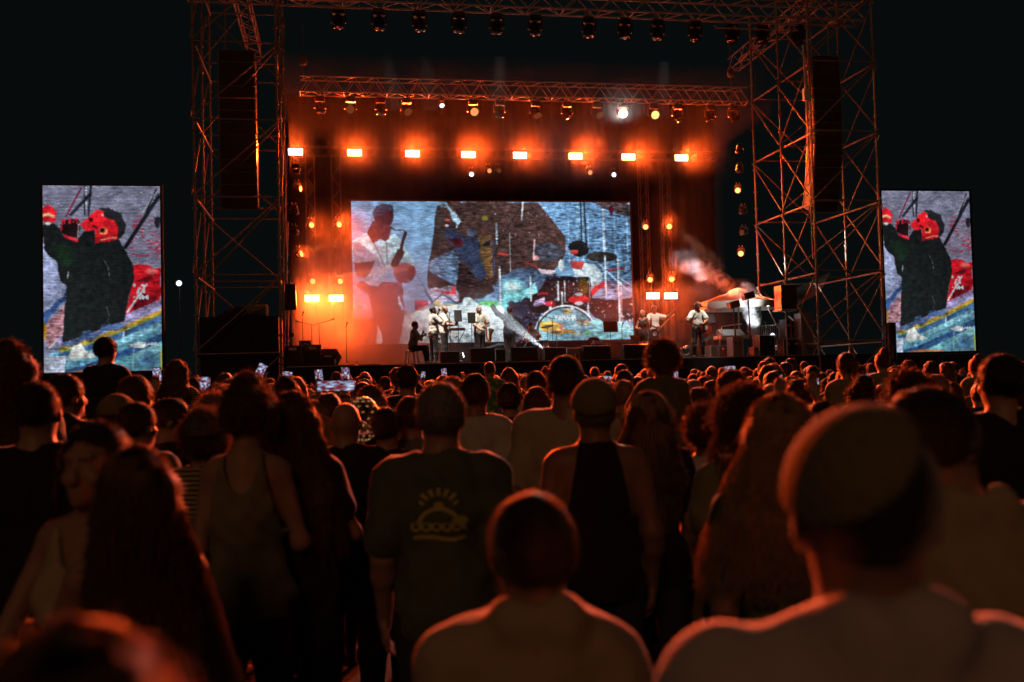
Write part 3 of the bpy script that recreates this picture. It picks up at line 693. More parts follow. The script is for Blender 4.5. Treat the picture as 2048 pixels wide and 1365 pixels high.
    p.poly(z7([(60,415),(190,345),(240,440),(330,400),(430,355),(490,430),(600,630),(555,640),(520,600),(470,660),(340,660),(330,760),(270,822),(190,800),(135,760),(180,640),(80,600),(60,520)]),sh,1,.04); p.poly(z7([(60,430),(110,420),(320,600),(320,760),(270,820),(140,760),(240,590),(80,600)]),(118,142,172),.9,.04); p.poly(z7([(80,610),(250,590),(210,700),(160,740),(90,720)]),(80,40,52))
    p.oval(z7([(335,195)])[0],(19,24),(74,32,44)); p.poly(z7([(240,170),(270,110),(340,88),(415,105),(420,160),(360,140),(300,190),(250,215)]),(56,56,76),1,.15,.3); p.poly(z7([(190,345),(240,240),(400,290),(375,400),(340,420),(300,395),(240,440)]),(80,34,46)); p.line(z7([(250,440),(340,650)]),1.3,(40,50,70)); p.line(z7([(352,430),(352,620)]),1.3,(40,50,70))
    p.line(z7([(395,300),(440,325),(500,318),(520,345)]),2.2,(26,28,34)); p.line(z7([(518,345),(490,430),(470,530)]),6,(34,22,26)); p.line(z7([(470,520),(420,620)]),15,(40,24,28)); p.oval(z7([(500,700)])[0],(21,20),(122,54,66)); p.oval(z7([(565,690)])[0],(8,12),(120,30,44)); p.dots((765,490,815,640),26,.8,(235,170,160)); p.line(z7([(230,1060),(300,990)]),2,(235,150,140),.8)
    p.poly(z7([(60,960),(190,965),(215,1030),(180,1060),(190,1090),(60,1098)]),(168,180,205),1,.08,.5); p.oval(z7([(118,995)])[0],(3,3),(190,60,50)); p.line(z7([(80,1085),(225,1075)]),2,(205,170,80))
    soften(p); p.a *= (1+.05*p.streak+.26*p.cloud+p.r.normal(0,.05,p.X.shape))[...,None]
    p.a = p.a*.84+p.a.mean(-1,keepdims=True)*.16*np.array([.92,1.,1.08])
    return np.clip(p.a,4,250)
def singer_picture():
    p = Pic(156,250,95,40,890,1312,(122,122,146)); p.a *= (1+.12*p.streak+.22*p.cloud)[...,None]
    rd = (224,28,40)
    for k in range(70): x,y = p.r.uniform(690,890),p.r.uniform(240,540); p.oval((x,y),(p.r.uniform(6,22),4),(170,30,50),.8)
    for k in range(120): x,y = p.r.uniform(100,880),p.r.uniform(45,500); p.oval((x,y),(p.r.uniform(3,9),3),(205,205,225),.8)
    p.poly([(95,430),(190,560),(250,720),(230,900),(180,1200),(95,1200)],(140,148,182),1,.12); p.poly([(95,930),(250,740),(240,800),(120,980),(95,1010)],(52,80,132),1,.1,1)
    p.poly([(105,1000),(245,830),(220,1110),(120,1160)],(176,126,138),1,.25,1); p.poly([(95,960),(118,1000),(105,1090),(95,1090)],(190,130,40)); p.line([(130,1145),(215,1060)],9,(196,200,212))
    p.line([(380,45),(375,240)],12,(36,40,52)); p.line([(418,45),(400,240)],14,(30,36,48)); p.line([(386,50),(386,200)],8,(196,200,214),.8,.3); p.line([(350,60),(250,250)],10,(120,20,40)); p.line([(415,95),(280,240)],22,(34,38,48)); p.line([(880,110),(650,460)],26,(22,26,34)); p.line([(865,60),(770,270)],11,(30,32,42)); p.line([(855,90),(770,220)],5,(205,205,215),.7); p.oval((868,290),(24,40),(30,32,40),1,0,1)
    p.poly([(695,590),(740,575),(890,620),(890,835),(720,860),(640,965),(665,800)],(192,22,34),1,.1,.6); p.oval((820,630),(60,28),(235,130,120),.9,.1,1,True); p.poly([(700,850),(780,780),(860,800),(820,850),(700,900)],(96,14,26),1,.1,1); p.poly([(710,700),(790,650),(860,680),(800,700)],(90,16,26),1,0,1); p.line([(655,910),(790,720)],14,(196,200,205)); p.dots((705,715,800,815),26,8,(190,205,210))
    p.poly([(225,1150),(350,1110),(640,1000),(890,880),(890,1312),(95,1312),(95,1210)],(88,142,164),1,.1,.6)
    for (o,w,c) in ((-70,46,(160,146,196)),(-34,30,(150,146,190)),(-8,26,(198,146,30)),(14,14,(140,160,50)),(34,34,(60,92,150)),(80,40,(130,186,204)),(170,50,(40,70,120)),(230,60,(130,190,200))): p.line([(205,1160+o),(400,1110+o),(640,1020+o),(890,915+o)],w,c,.85,.12)
    p.poly([(95,1200),(240,1200),(230,1312),(95,1312)],(176,184,204),1,.1); p.oval((740,1135),(60,22),(222,228,230),.95,.1,2); p.oval((830,1130),(26,10),(210,220,226),.9,.1,2); p.oval((640,1240),(70,40),(70,130,150),.6,.1,2); p.oval((790,1230),(60,50),(60,96,140),.6,.1,2); p.poly([(250,1312),(400,1290),(640,1306),(560,1312)],(205,110,50),.8); p.line([(884,1180),(884,1312)],10,(190,190,40),.8); p.line([(700,1140),(690,1290)],10,(170,200,215),.6)
    jk = (26,30,31)
    p.poly([(95,310),(165,300),(200,330),(240,395),(320,415),(370,350),(440,345),(440,435),(600,405),(650,490),(705,600),(700,700),(665,800),(640,965),(500,1010),(330,1075),(215,1112),(248,720),(205,690),(185,560),(130,520),(100,470)],jk,1,.08,.25)
    p.poly([(215,1112),(330,1070),(500,1000),(640,955),(640,1010),(500,1050),(340,1110),(210,1140)],(62,92,140),.85,.2,1.6); p.poly([(140,430),(240,440),(320,480),(270,600),(190,560)],(24,44,30),.8,0,1); p.line([(500,545),(530,600),(540,680)],3,(170,175,185),.7); p.line([(515,870),(535,930),(520,975)],3,(170,175,185),.7); p.line([(262,630),(255,675)],7,(205,210,215))
    p.poly([(440,435),(600,408),(618,345),(595,262),(520,215),(465,203),(425,225),(400,262),(345,300),(378,352),(445,345)],rd,1,.03,.2); p.poly([(470,192),(540,190),(620,228),(655,300),(645,365),(612,402),(590,400),(603,330),(570,272),(508,252),(500,212)],(34,34,38),1,.05,.3); p.poly([(400,255),(435,262),(425,290),(405,285)],(60,10,16)); p.poly([(425,305),(465,325),(455,335),(430,322)],(60,10,16)); p.oval((495,240),(9,8),(240,190,190)); p.oval((500,350),(30,26),(236,130,80)); p.oval((492,345),(15,17),(30,14,18)); p.line([(475,415),(535,400),(590,395)],8,(240,150,110))
    p.poly([(95,195),(125,168),(160,185),(182,225),(178,290),(95,290)],rd,1,0,.3); p.line([(95,243),(130,235),(165,250)],20,(242,196,150)); p.oval((128,300),(18,12),(240,235,235)); p.poly([(225,272),(335,270),(345,330),(325,400),(240,385),(205,340)],(30,16,20)); p.line([(225,275),(215,350)],9,(215,40,56)); p.line([(335,300),(325,395)],6,(215,190,200)); p.line([(240,385),(320,415)],20,(224,40,56)); p.dots((230,262,335,300),14,7,(220,40,56))
    p.poly([(290,1130),(345,1118),(370,1165),(460,1210),(243,1232)],(214,218,214),1,.02)
    p.line([(630,1045),(628,1075)],12,(225,228,230)); p.a *= (1-.22*(np.arange(250)%2)[:,None,None])*(1-.10*(np.arange(156)%2)[None,:,None])
    soften(p); p.a *= (1-.16*(np.arange(250)%2)[:,None])[...,None]*(1+.14*p.cloud+p.r.normal(0,.06,p.X.shape))[...,None]
    return np.clip(p.a,3,246)
def led_wall(name, label, x0, x1, y, z0, z1, pic=None, gain=1., mesh=None):
    t = thing(name, label, 'video screen', ((x0+x1)/2, y, z0))
    b = MB(); b.box((x0-.07,y+.02,z0-.07),(x1+.07,y+.22,z1+.07)); b.build('casing', M['black_metal'], t)
    for a_,c_ in (((x0-.07,y-.03,z0-.07),(x1+.07,y+.018,z0-.004)),((x0-.07,y-.03,z1+.004),(x1+.07,y+.018,z1+.07)),((x0-.07,y-.03,z0-.002),(x0-.004,y+.018,z1+.002)),((x1+.004,y-.03,z0-.002),(x1+.07,y+.018,z1+.002))):
        b = MB(); b.box(a_,c_); b.build('frame', M['black_metal'], t)
    if mesh is None:
        h,w,_ = pic.shape; lx = np.linspace(x0,x1,w+1)-(x0+x1)/2; lz = np.linspace(z1,z0,h+1)-z0
        Xv,Zv = np.meshgrid(lx,lz); v = np.stack([Xv,np.zeros_like(Xv),Zv],-1).reshape(-1,3)
        i = (np.arange(h)[:,None]*(w+1)+np.arange(w)[None]).ravel(); q = np.stack([i,i+w+1,i+w+2,i+1],1)
        mesh = np_mesh('display', v, q); mesh.polygons.foreach_set('use_smooth', np.zeros(len(q),bool))
        c = pic/255.; c = np.where(c <= .04045, c/12.92, ((c+.055)/1.055)**2.4).reshape(-1,3)
        col = np.ones((len(q),4,4),np.float32); col[...,:3] = c[:,None,:]
        at_ = mesh.color_attributes.new('led_colour','FLOAT_COLOR','CORNER'); at_.data.foreach_set('color', col.ravel())
        m = bpy.data.materials.new('led_display_'+name); m.use_nodes = True; nt = m.node_tree
        for n in list(nt.nodes): nt.nodes.remove(n)
        o = nt.nodes.new('ShaderNodeOutputMaterial'); e = nt.nodes.new('ShaderNodeEmission'); a = nt.nodes.new('ShaderNodeAttribute'); a.attribute_name = 'led_colour'
        e.inputs['Strength'].default_value = gain; nt.links.new(a.outputs['Color'], e.inputs['Color']); nt.links.new(e.outputs[0], o.inputs[0]); mesh.materials.append(m)
        m.cycles.emission_sampling = 'NONE'
    d = link_mesh('display', mesh, None, t)
    for k in range(2 if x1-x0 < 5 else 0):
        x = x0+.5+(x1-x0-1)*k; pipe('leg', (x,y+.35,0), (x,y+.35,z1-.2), .05, t, M['steel_pipe'])
    return mesh
ms = led_wall('video_screen', 'tall video screen left of the stage showing the singer holding a microphone', -9.01, -5.50, 1., DZ+.0, 8.07, singer_picture(), 1.35)
led_wall('video_screen', 'tall video screen right of the stage, partly behind the right scaffold tower', 19.50, 23.01, 1., DZ+.03, 8.10, mesh=ms)
led_wall('video_screen', 'wide main video screen at the back of the stage showing a saxophonist and a drummer', .66, 12.76, 10., 3.24, 9.26, stage_picture(), .95)
for x0,x1,w in ((-9.15,-5.4,'left'),(19.3,23.1,'right')):
    b = MB(); n = 40
    for i in range(n+1):
        x = x0+(x1-x0)*i/n; y = .92+.02*math.sin(i*1.9); b.v += [Vector((x,y,0)), Vector((x,y,DZ-.08))]
    b.f = [(2*i,2*i+2,2*i+3,2*i+1) for i in range(n)]
    tag(b.build('screen_skirt', M['black_cloth'], None, True), 'black cloth hanging under the %s video screen' % w, 'cloth')
t = thing('riser', 'low black platform in front of the main video screen', 'platform', (6.7,8.5,DZ)); b = MB(); b.box((.3,7.2,DZ+.004),(13,9.9,DZ+.85)); b.build('body', M['black_cloth'], t)
b = MB(); b.box((.28,7.18,DZ+.852),(13.02,9.9,DZ+.9)); b.build('top', M['deck'], t)

# ------------------------------------------------------------------ lamps
ORANGE = (1.0, .080, .008)
def lamp_spot(p, d, power, color, angle, size=.1, parent=None, blend=1.):
    l = bpy.data.lights.new('beam', 'SPOT'); l.energy = power; l.color = color; l.spot_size = math.radians(angle); l.spot_blend = blend; l.shadow_soft_size = size
    o = bpy.data.objects.new('beam', l); COL.objects.link(o)
    o.location = p; o.rotation_euler = Vector(d).to_track_quat('-Z','Y').to_euler(); return o
def lamp_point(p, power, color, size=.1):
    l = bpy.data.lights.new('glow', 'POINT'); l.energy = power; l.color = color; l.shadow_soft_size = size
    o = bpy.data.objects.new('glow', l); COL.objects.link(o); o.location = p; return o
def blinder(label, p, group, power):
    p = Vector(p); t = thing('blinder', label, 'stage light', p, group); hx,hz = .27,.125
    b = MB(); b.box((p.x-hx-.03,p.y+.02,p.z-hz-.03),(p.x+hx+.03,p.y+.14,p.z+hz+.03),.02); b.build('housing', M['black_metal'], t)
    for i in range(2):                        # two banks of cells with a thin dark bar between
        z0 = p.z-hz+i*hz; b = MB(); b.box((p.x-hx,p.y+.0,z0+.006),(p.x+hx,p.y+.019,z0+hz-.006)); b.build('lens', M['blinder_glow'], t)
    b = MB(); b.box((p.x-hx-.03,p.y-.03,p.z-.005),(p.x+hx+.03,p.y-.004,p.z+.005)); b.build('bar', M['black_metal'], t)
    for s in (-1,1): pipe('bracket', (p.x+s*(hx+.05),p.y+.08,p.z-.05), (p.x+s*(hx+.05),p.y+.08,p.z+hz+.16), .012, t, M['black_metal'], 6)
    lamp_spot(p+Vector((0,-.10,0)), (.0,-1,-.17), power, ORANGE, 62, .16)
    lamp_point(p+Vector((0,-.22,0)), 60, ORANGE, .12)
    return t
BL = 12000
xs_ = (591,709,825,937,1040,1151,1257,1363)
for i,px in enumerate(xs_):
    p = at(px, 304+(px-591)*12/772, 7.7)
    blinder('glowing rectangular blinder on the back truss, number %s from the left' % ('one','two','three','four','five','six','seven','eight')[i] if False else
            ['leftmost blinder of the row on the back truss, beside the left tower','second blinder from the left on the back truss','third blinder on the back truss, above the left end of the main screen','blinder on the back truss above the two small hanging lamps',
             'blinder near the middle of the back truss with the broadest orange glare','blinder on the back truss above the single orange hanging lamp','second blinder from the right on the back truss','rightmost blinder of the row on the back truss'][i],
            (p.x,7.7,p.z), 'row of orange blinders on the back truss', BL)
for px,py,lab in ((624,597,'low blinder glowing through the smoke, farther from the main screen'),(672,597,'low blinder glowing through the smoke beside the main screen edge'),(1306,592,'low blinder behind the bassist, nearer to the main screen'),(1342,592,'low blinder behind the bassist, farther from the main screen')):
    p = at(px,py,7.5); blinder(lab, (p.x,7.5,p.z), 'low blinders beside the main screen', BL*(.30 if px < 900 else .12))
for px,py in ((648,600),(1324,592),(690,668)):
    p = at(px,py,7.2); lamp_point((p.x,7.0,p.z), (300 if py < 650 else 320) if px < 900 else 800, ORANGE, .25)  # added fill points without fixtures, brightening the low smoke and the umbrella

def moving_head():
    """hangs from its origin; head points down"""
    t = thing('moving_head', 'x', 'stage light', (0,0,0))
    b = MB(); b.box((-.17,-.13,-.22),(.17,.13,-.08),.03); base = b.build('base', M['black_plastic'], t)
    for s in (-1,1): pipe('clamp', (s*.09,0,-.09), (s*.09,0,.02), .02, t, M['aluminium'], 6)
    b = MB()
    for s in (-1,1): b.box((s*.20-.028,-.06,-.52),(s*.20+.028,.06,-.23),.015)
    b.box((-.22,-.07,-.265),(.22,.07,-.222)); b.build('yoke', M['black_plastic'], t)
    hd = bpy.data.objects.new('head', None); 
    b = MB(); b.lathe((0,0,-.46),(0,0,-1),[(0,-.17),(.09,-.165),(.13,-.12),(.145,-.02),(.15,.12),(.165,.17),(.168,.21),(.150,.215)],20); head = b.build('head', M['gloss_black'], t, True)
    b = MB(); b.lathe((0,0,-.46),(0,0,-1),[(.150,.212),(.12,.225),(.07,.235),(0,.24)],20); b.build('lens', M['gloss_black'], head, True)
    return t
MH = moving_head()
def aim(root, d):
    """turn the head (and its lens) about the yoke axis towards d"""
    for c in child(root,'head'):
        d = Vector(d).normalized(); R = Vector((0,0,-1)).rotation_difference(d).to_matrix().to_4x4(); P = Matrix.Translation((0,0,-.46))
        c.matrix_local = P@R@P.inverted()
def put_head(px, py, Y, label, group, d=(0,0,-1), lens=None, hang=0, sc=1., power=0, color=(1,1,1), ang=8, up=False, ztop=None):
    global MH_used
    p = at(px, py, Y); z = ztop if ztop is not None else p.z+.25
    if not MH_used: r = MH; r['label'] = label; r['group'] = group; r.location = (p.x,Y,z); MH_used = True
    else: r = dup(MH0, (p.x,Y,z), None, label, group)
    r.scale = (sc,sc,sc)
    if up: r.rotation_euler = (math.pi,0,0)
    aim(r, (d[0],-d[1],-d[2]) if up else d)
    if lens:
        for c in child(r,'head'):
            for l in c.children: set_mat(l, M[lens])
    if power: 
        c = Vector((p.x,Y,z))+Vector((0,0,(-.46 if not up else .46)*sc)); dn = Vector(d).normalized(); lamp_spot(c+dn*.27*sc, dn, power, color, ang, .06, blend=.35)
    return r
MH_used = False; MH0 = MH
TOPX = [(676,'first hanging lamp under the left end of the roof truss'),(757,'roof lamp above the second blinder'),(838,'roof lamp just left of the roof truss middle, over the third blinder'),(917,'roof lamp hanging fourth in its row, over the fourth blinder'),(992,'roof lamp in the middle of the top row'),
        (1069,'roof lamp just right of the middle of the top row'),(1176,'roof lamp above the sixth blinder'),(1248,'roof lamp above the bright white lamp'),(1313,'roof lamp above the orange lamp of the truss below'),(1388,'roof lamp near the right end of the opening'),(1462,'roof lamp next to the inner corner of the right tower'),(1522,'roof lamp hanging inside the right tower, nearer the stage'),(1592,'roof lamp hanging inside the right tower, farther from the stage')]
for px,lab in TOPX: put_head(px, 0, 1.0, 'dark '+lab, 'dark moving heads under the roof truss', (random.uniform(-.1,.1),-.1,-1), None, sc=1.15, ztop=14.16)
MID = [(636,'dark lamp at the left end of the middle truss',None,(.2,-.5,-1),0),(697,'lamp with a honeycomb of orange cells near the left end of the middle truss','lamp_dim',(-.1,-1,-.6),0),(757,'dark lamp with a pale lens rim on the middle truss',None,(0,-.2,-1),0),(808,'lamp with dim dotted lens on the middle truss, third blinder below it','lamp_dim',(.3,-.8,-.9),0),
       (878,'lamp on the middle truss with a small white point of light','lamp_spark',(.1,-.9,-.8),0),(941,'orange lit lamp on the middle truss over the fourth blinder','lamp_amber',(.1,-1,-.6),0),(994,'dark round lamp in the middle of the middle truss',None,(0,-.3,-1),0),(1065,'lamp with faint dotted lens right of the middle of the middle truss','lamp_dim',(.3,-.6,-1),0),
       (1128,'dark upright lamp on the middle truss over the sixth blinder',None,(.4,-.2,-1),0),(1187,'dark lamp with faint dots beside the bright white lamp','lamp_dim',(.4,-.8,-.8),0),(1238,'brilliant white lamp with a star of glare on the middle truss','lamp_white',(-.18,-1,-.30),0),(1300,'bright orange round lamp right of the white one on the middle truss','lamp_orange',(0,-1,-.45),0),
       (1348,'dark lamp right of the orange lamp on the middle truss',None,(.2,-.4,-1),0),(1413,'slim dark lamp near the right end of the middle truss',None,(.1,-.2,-1),0),(1459,'last dark lamp at the right end of the middle truss',None,(.3,-.3,-1),0)]
emis('lamp_spark', (.75,.9,1.), 3.)
for px,lab,ln,d,pw in MID: put_head(px, 0, 3.0, lab, 'moving heads under the middle truss', d, ln, sc=.55 if ln == 'lamp_spark' else .98, ztop=11.74)
p = at(1238,226,2.7); lamp_spot((p.x,2.70,p.z), (-.22,-1,-.30), 5000, (.82,.95,.90), 60, .05)
# small lamps hanging between the blinders and the main screen
for px,py,lab,ln,d in ((942,348,'small white lamp under the fourth blinder','lamp_white2',(0,-1,-.1)),(976,341,'oval orange lamp hanging beside the small white lamp','lamp_amber',(.3,-1,-.1)),(995,341,'dim dotted orange lamp next to the oval one','lamp_dim',(.3,-1,-.1)),(1178,344,'orange lamp hanging alone under the sixth blinder','lamp_amber',(.1,-1,-.2)),(1226,349,'small white lamp hanging right of the orange one','lamp_white2',(0,-1,-.1))):
    if 'lamp_white2' not in M: emis('lamp_white2',(.75,.88,1.),2.2)
    put_head(px, py, 6.5, lab, 'small lamps over the main screen', d, ln, sc=.62)
# side lamps on the towers and on the upright trusses
SIDE = [(594,374,4.4,'lamp_orange',(.95,-.5,-.1),'upper lit lamp on the inner edge of the left tower'),(588,420,4.4,None,(.9,-.5,0),'upper dark lamp on the inner edge of the left tower'),(588,462,4.4,None,(.9,-.5,0),'lower dark lamp on the inner edge of the left tower'),(596,506,4.4,'lamp_orange',(.95,-.5,.15),'lower lit lamp on the inner edge of the left tower'),(592,340,4.4,None,(.9,-.3,0),'dark lamp close under the leftmost blinder'),
        (620,448,7.5,'lamp_orange',(.5,-1,0),'round orange lamp high on the outer upright left of the main screen'),(675,447,7.5,'lamp_orange',(.5,-1,0),'round orange lamp high on the inner upright at the main screen edge'),(622,561,7.5,'lamp_orange',(.5,-1,.1),'round lamp above the low blinder on the outer left upright'),(677,561,7.5,'lamp_orange',(.5,-1,.1),'round lamp above the low blinder at the main screen edge'),
        (1291,452,7.5,'lamp_orange',(-.3,-1,0),'round orange lamp high on the upright at the right screen edge'),(1338,451,7.5,'lamp_orange',(-.3,-1,0),'round orange lamp high on the outer right upright'),(1300,557,7.5,'lamp_orange',(-.3,-1,0),'round lamp above the low blinder nearer the main screen behind the bassist'),(1343,556,7.5,'lamp_orange',(-.3,-1,0),'round lamp above the outer low blinder behind the bassist'),
        (1480,300,4.9,None,(-1,-.4,0),'topmost dark lamp on the inner edge of the right tower'),(1480,338,4.9,None,(-1,-.4,0),'second dark lamp on the inner edge of the right tower'),(1476,379,4.9,'lamp_orange',(-.5,-1,0),'upper lit lamp on the inner edge of the right tower'),(1486,421,4.9,None,(-1,-.4,0),'dark lamp between the lit ones on the right tower'),(1488,462,4.9,'lamp_dim',(-1,-.6,0),'dim lamp with a dotted lens on the right tower'),(1482,505,4.9,'lamp_orange',(-.5,-1,0),'lower lit lamp on the inner edge of the right tower')]
for px,py,Y,ln,d,lab in SIDE:
    r = put_head(px,py,Y,lab,'side lamps beside the stage opening',d,ln,sc=.70)
    c = at(px,py,Y)
    if ln == 'lamp_orange':
        smoky = px < 900 and py > 500 and Y > 7
        lamp_point(c+Vector(d).normalized()*.35, 18 if smoky else 45, ORANGE, .1)
        if smoky: continue
        tg = Vector((9.5,-27,1.5)) if px < 900 else Vector((-4.5,-27,1.5)); lamp_spot(c+Vector((0,-.4,0)), tg-c, 11000, ORANGE, 46, .12)
for px,py,Y,d,pw,ang in ((596,506,4.4,(1,-.25,.22),6000,9),(594,374,4.4,(1,-.2,-.10),6000,9),(622,561,7.0,(1,-.25,.10),14000,8),(622,450,7.0,(1,-.3,-.12),6000,12),(675,449,7.0,(1,-.3,.02),5000,12)):
    c = at(px,py,Y); lamp_spot(c+Vector(d).normalized()*.3, d, pw, (1,.24,.06), ang, .05, blend=.5)
# floor lamps with white beams
def floor_lamp(px, py, Y, d, pw, ang, lab, lens='lamp_white'):
    p = at(px,py,Y); r = put_head(px,py,Y,lab,'white floor lamps on the stage',d,lens,sc=.7,up=True,ztop=DZ)
    c = Vector((p.x,Y,DZ+.33)); dn = Vector(d).normalized(); lamp_spot(c+dn*.22, dn, pw, (.80,.93,1.), ang, .03, blend=.3)
def dirpx(a, b, Y, dy=0.):
    v = at(b[0],b[1],Y)-at(a[0],a[1],Y); v.y += dy; return v
floor_lamp(1098,690,2.6, dirpx((1098,690),(1025,645),2.6,-1.1), 30000, 12, 'white floor lamp in front of the drum kit, its beam crossing the singer')
floor_lamp(1371,706,1.8, dirpx((1371,706),(1440,678),1.8,.6), 14000, 5, 'white floor lamp beside the guitarist, its beam aimed at the gear')
floor_lamp(918,700,4.2, dirpx((918,700),(1010,674),4.2,-.2), 30000, 5, 'white floor lamp behind the small monitor, its beam passing under the saxophonist')
for px,py,Y,lab,pw in ((358,567,9.,'white floodlight far behind the left tower',50),(1545,672,5.2,'small white work lamp at the railing under the umbrella',70)):
    p = at(px,py,Y); t = thing('work_light', lab, 'lamp', (p.x,Y,p.z))
    b = MB(); b.lathe((p.x,Y+.1,p.z),(0,-1,0),[(0,0),(.09,.01),(.12,.10),(.11,.11)],16); b.build('housing', M['black_metal'], t, True)
    b = MB(); b.lathe((p.x,Y-.004,p.z),(0,-1,0),[(.11,0),(.08,.02),(0,.03)],16); b.build('lens', M['lamp_white2'], t, True)
    pipe('stand', (p.x,Y+.16,0 if px < 900 else DZ), (p.x,Y+.16,p.z-.0), .015, t, M['drape_black'], 6)
    lamp_point((p.x,Y-.3,p.z), pw*.5, (.85,.95,1.), .05)

# ------------------------------------------------------------------ haze and smoke inside the stage
def smoke(name, lo, hi, build, step=.35, aniso=.25, color=(1,1,1), label=None):
    b = MB(); b.box(lo,hi); m = bpy.data.materials.new(name+'_volume'); m.use_nodes = True; nt = m.node_tree
    for n in list(nt.nodes): nt.nodes.remove(n)
    o = nt.nodes.new('ShaderNodeOutputMaterial'); v = nt.nodes.new('ShaderNodeVolumePrincipled'); v.inputs['Color'].default_value = color+(1,); v.inputs['Anisotropy'].default_value = aniso
    nt.links.new(v.outputs[0], o.inputs['Volume'])
    dens = build(nt); 
    if isinstance(dens,(int,float)): v.inputs['Density'].default_value = dens
    else: nt.links.new(dens, v.inputs['Density'])
    ob = b.build(name, m); ob['kind'] = 'stuff'
    try: m.cycles.volume_step_rate = step
    except Exception: pass
    return ob
def nmath(nt, op, a, b=None, c=None, clamp=False):
    n = nt.nodes.new('ShaderNodeMath'); n.operation = op; n.use_clamp = clamp
    for i,x in enumerate((a,b,c)):
        if x is None: continue
        if isinstance(x,(int,float)): n.inputs[i].default_value = x
        else: nt.links.new(x, n.inputs[i])
    return n.outputs[0]
def pos(nt):
    ge = nt.nodes.new('ShaderNodeTexCoord'); s = nt.nodes.new('ShaderNodeSeparateXYZ'); nt.links.new(ge.outputs['Object'], s.inputs[0]); return ge.outputs['Object'], s.outputs
def noise_n(nt, vec, scale, detail=3, rough=.55, dist=0.):
    n = nt.nodes.new('ShaderNodeTexNoise'); n.inputs['Scale'].default_value = scale; n.inputs['Detail'].default_value = detail; n.inputs['Roughness'].default_value = rough; n.inputs['Distortion'].default_value = dist
    nt.links.new(vec, n.inputs['Vector']); return n.outputs['Fac']
HAZE_D, LSMOKE_D = .038, 1.0
smoke('stage_haze', (1.,.4,DZ+.02), (14.1,5.15,4.9), lambda nt: .009, aniso=.3)
def drift(nt):
    v,(x,y,z) = pos(nt); n = nmath(nt,'SUBTRACT',nmath(nt,'MULTIPLY',noise_n(nt,v,.42,3,.6,.9),3.0),.85,clamp=True)
    f = nmath(nt,'SUBTRACT',1.,nmath(nt,'DIVIDE',nmath(nt,'ABSOLUTE',nmath(nt,'SUBTRACT',z,10.75)),1.55),clamp=True); e = nmath(nt,'DIVIDE',nmath(nt,'SUBTRACT',16.,x),1.5,clamp=True)
    return nmath(nt,'MULTIPLY',nmath(nt,'MULTIPLY',nmath(nt,'MULTIPLY',n,f),e),HAZE_D)
smoke('stage_haze', (-1.65,5.2,9.3), (16.2,9.7,12.3), drift, .7, aniso=.2)
smoke('stage_haze', (12.85,5.2,DZ+.92), (15.2,9.7,9.29), lambda nt: .009, aniso=.2)
smoke('stage_haze', (-1.6,.35,10.6), (15.2,5.15,12.4), lambda nt: .0028, aniso=.3)
# thick smoke low on the left of the stage
def left_smoke(nt):
    v,(x,y,z) = pos(nt); n = noise_n(nt, v, .55, 3, .6, .6)
    fx = nmath(nt,'MULTIPLY',nmath(nt,'DIVIDE',nmath(nt,'SUBTRACT',4.6,x),4.0,clamp=True),nmath(nt,'DIVIDE',nmath(nt,'ADD',x,1.7),.8,clamp=True))
    fz = nmath(nt,'ADD',nmath(nt,'POWER',nmath(nt,'DIVIDE',nmath(nt,'SUBTRACT',7.4,z),5.2,clamp=True),1.5),nmath(nt,'MULTIPLY',nmath(nt,'DIVIDE',nmath(nt,'SUBTRACT',9.3,z),3.,clamp=True),.03))
    k = nmath(nt,'SUBTRACT',nmath(nt,'MULTIPLY',n,2.2),.55,clamp=True)
    fy = nmath(nt,'MULTIPLY',nmath(nt,'DIVIDE',nmath(nt,'SUBTRACT',9.5,y),1.,clamp=True),nmath(nt,'DIVIDE',nmath(nt,'SUBTRACT',y,3.2),1.,clamp=True))
    return nmath(nt,'MULTIPLY',nmath(nt,'MULTIPLY',nmath(nt,'MULTIPLY',nmath(nt,'MULTIPLY',fx,fz),k),fy),LSMOKE_D)
smoke('smoke', (-1.7,3.2,DZ+.03), (5.6,9.5,9.28), left_smoke, .6)
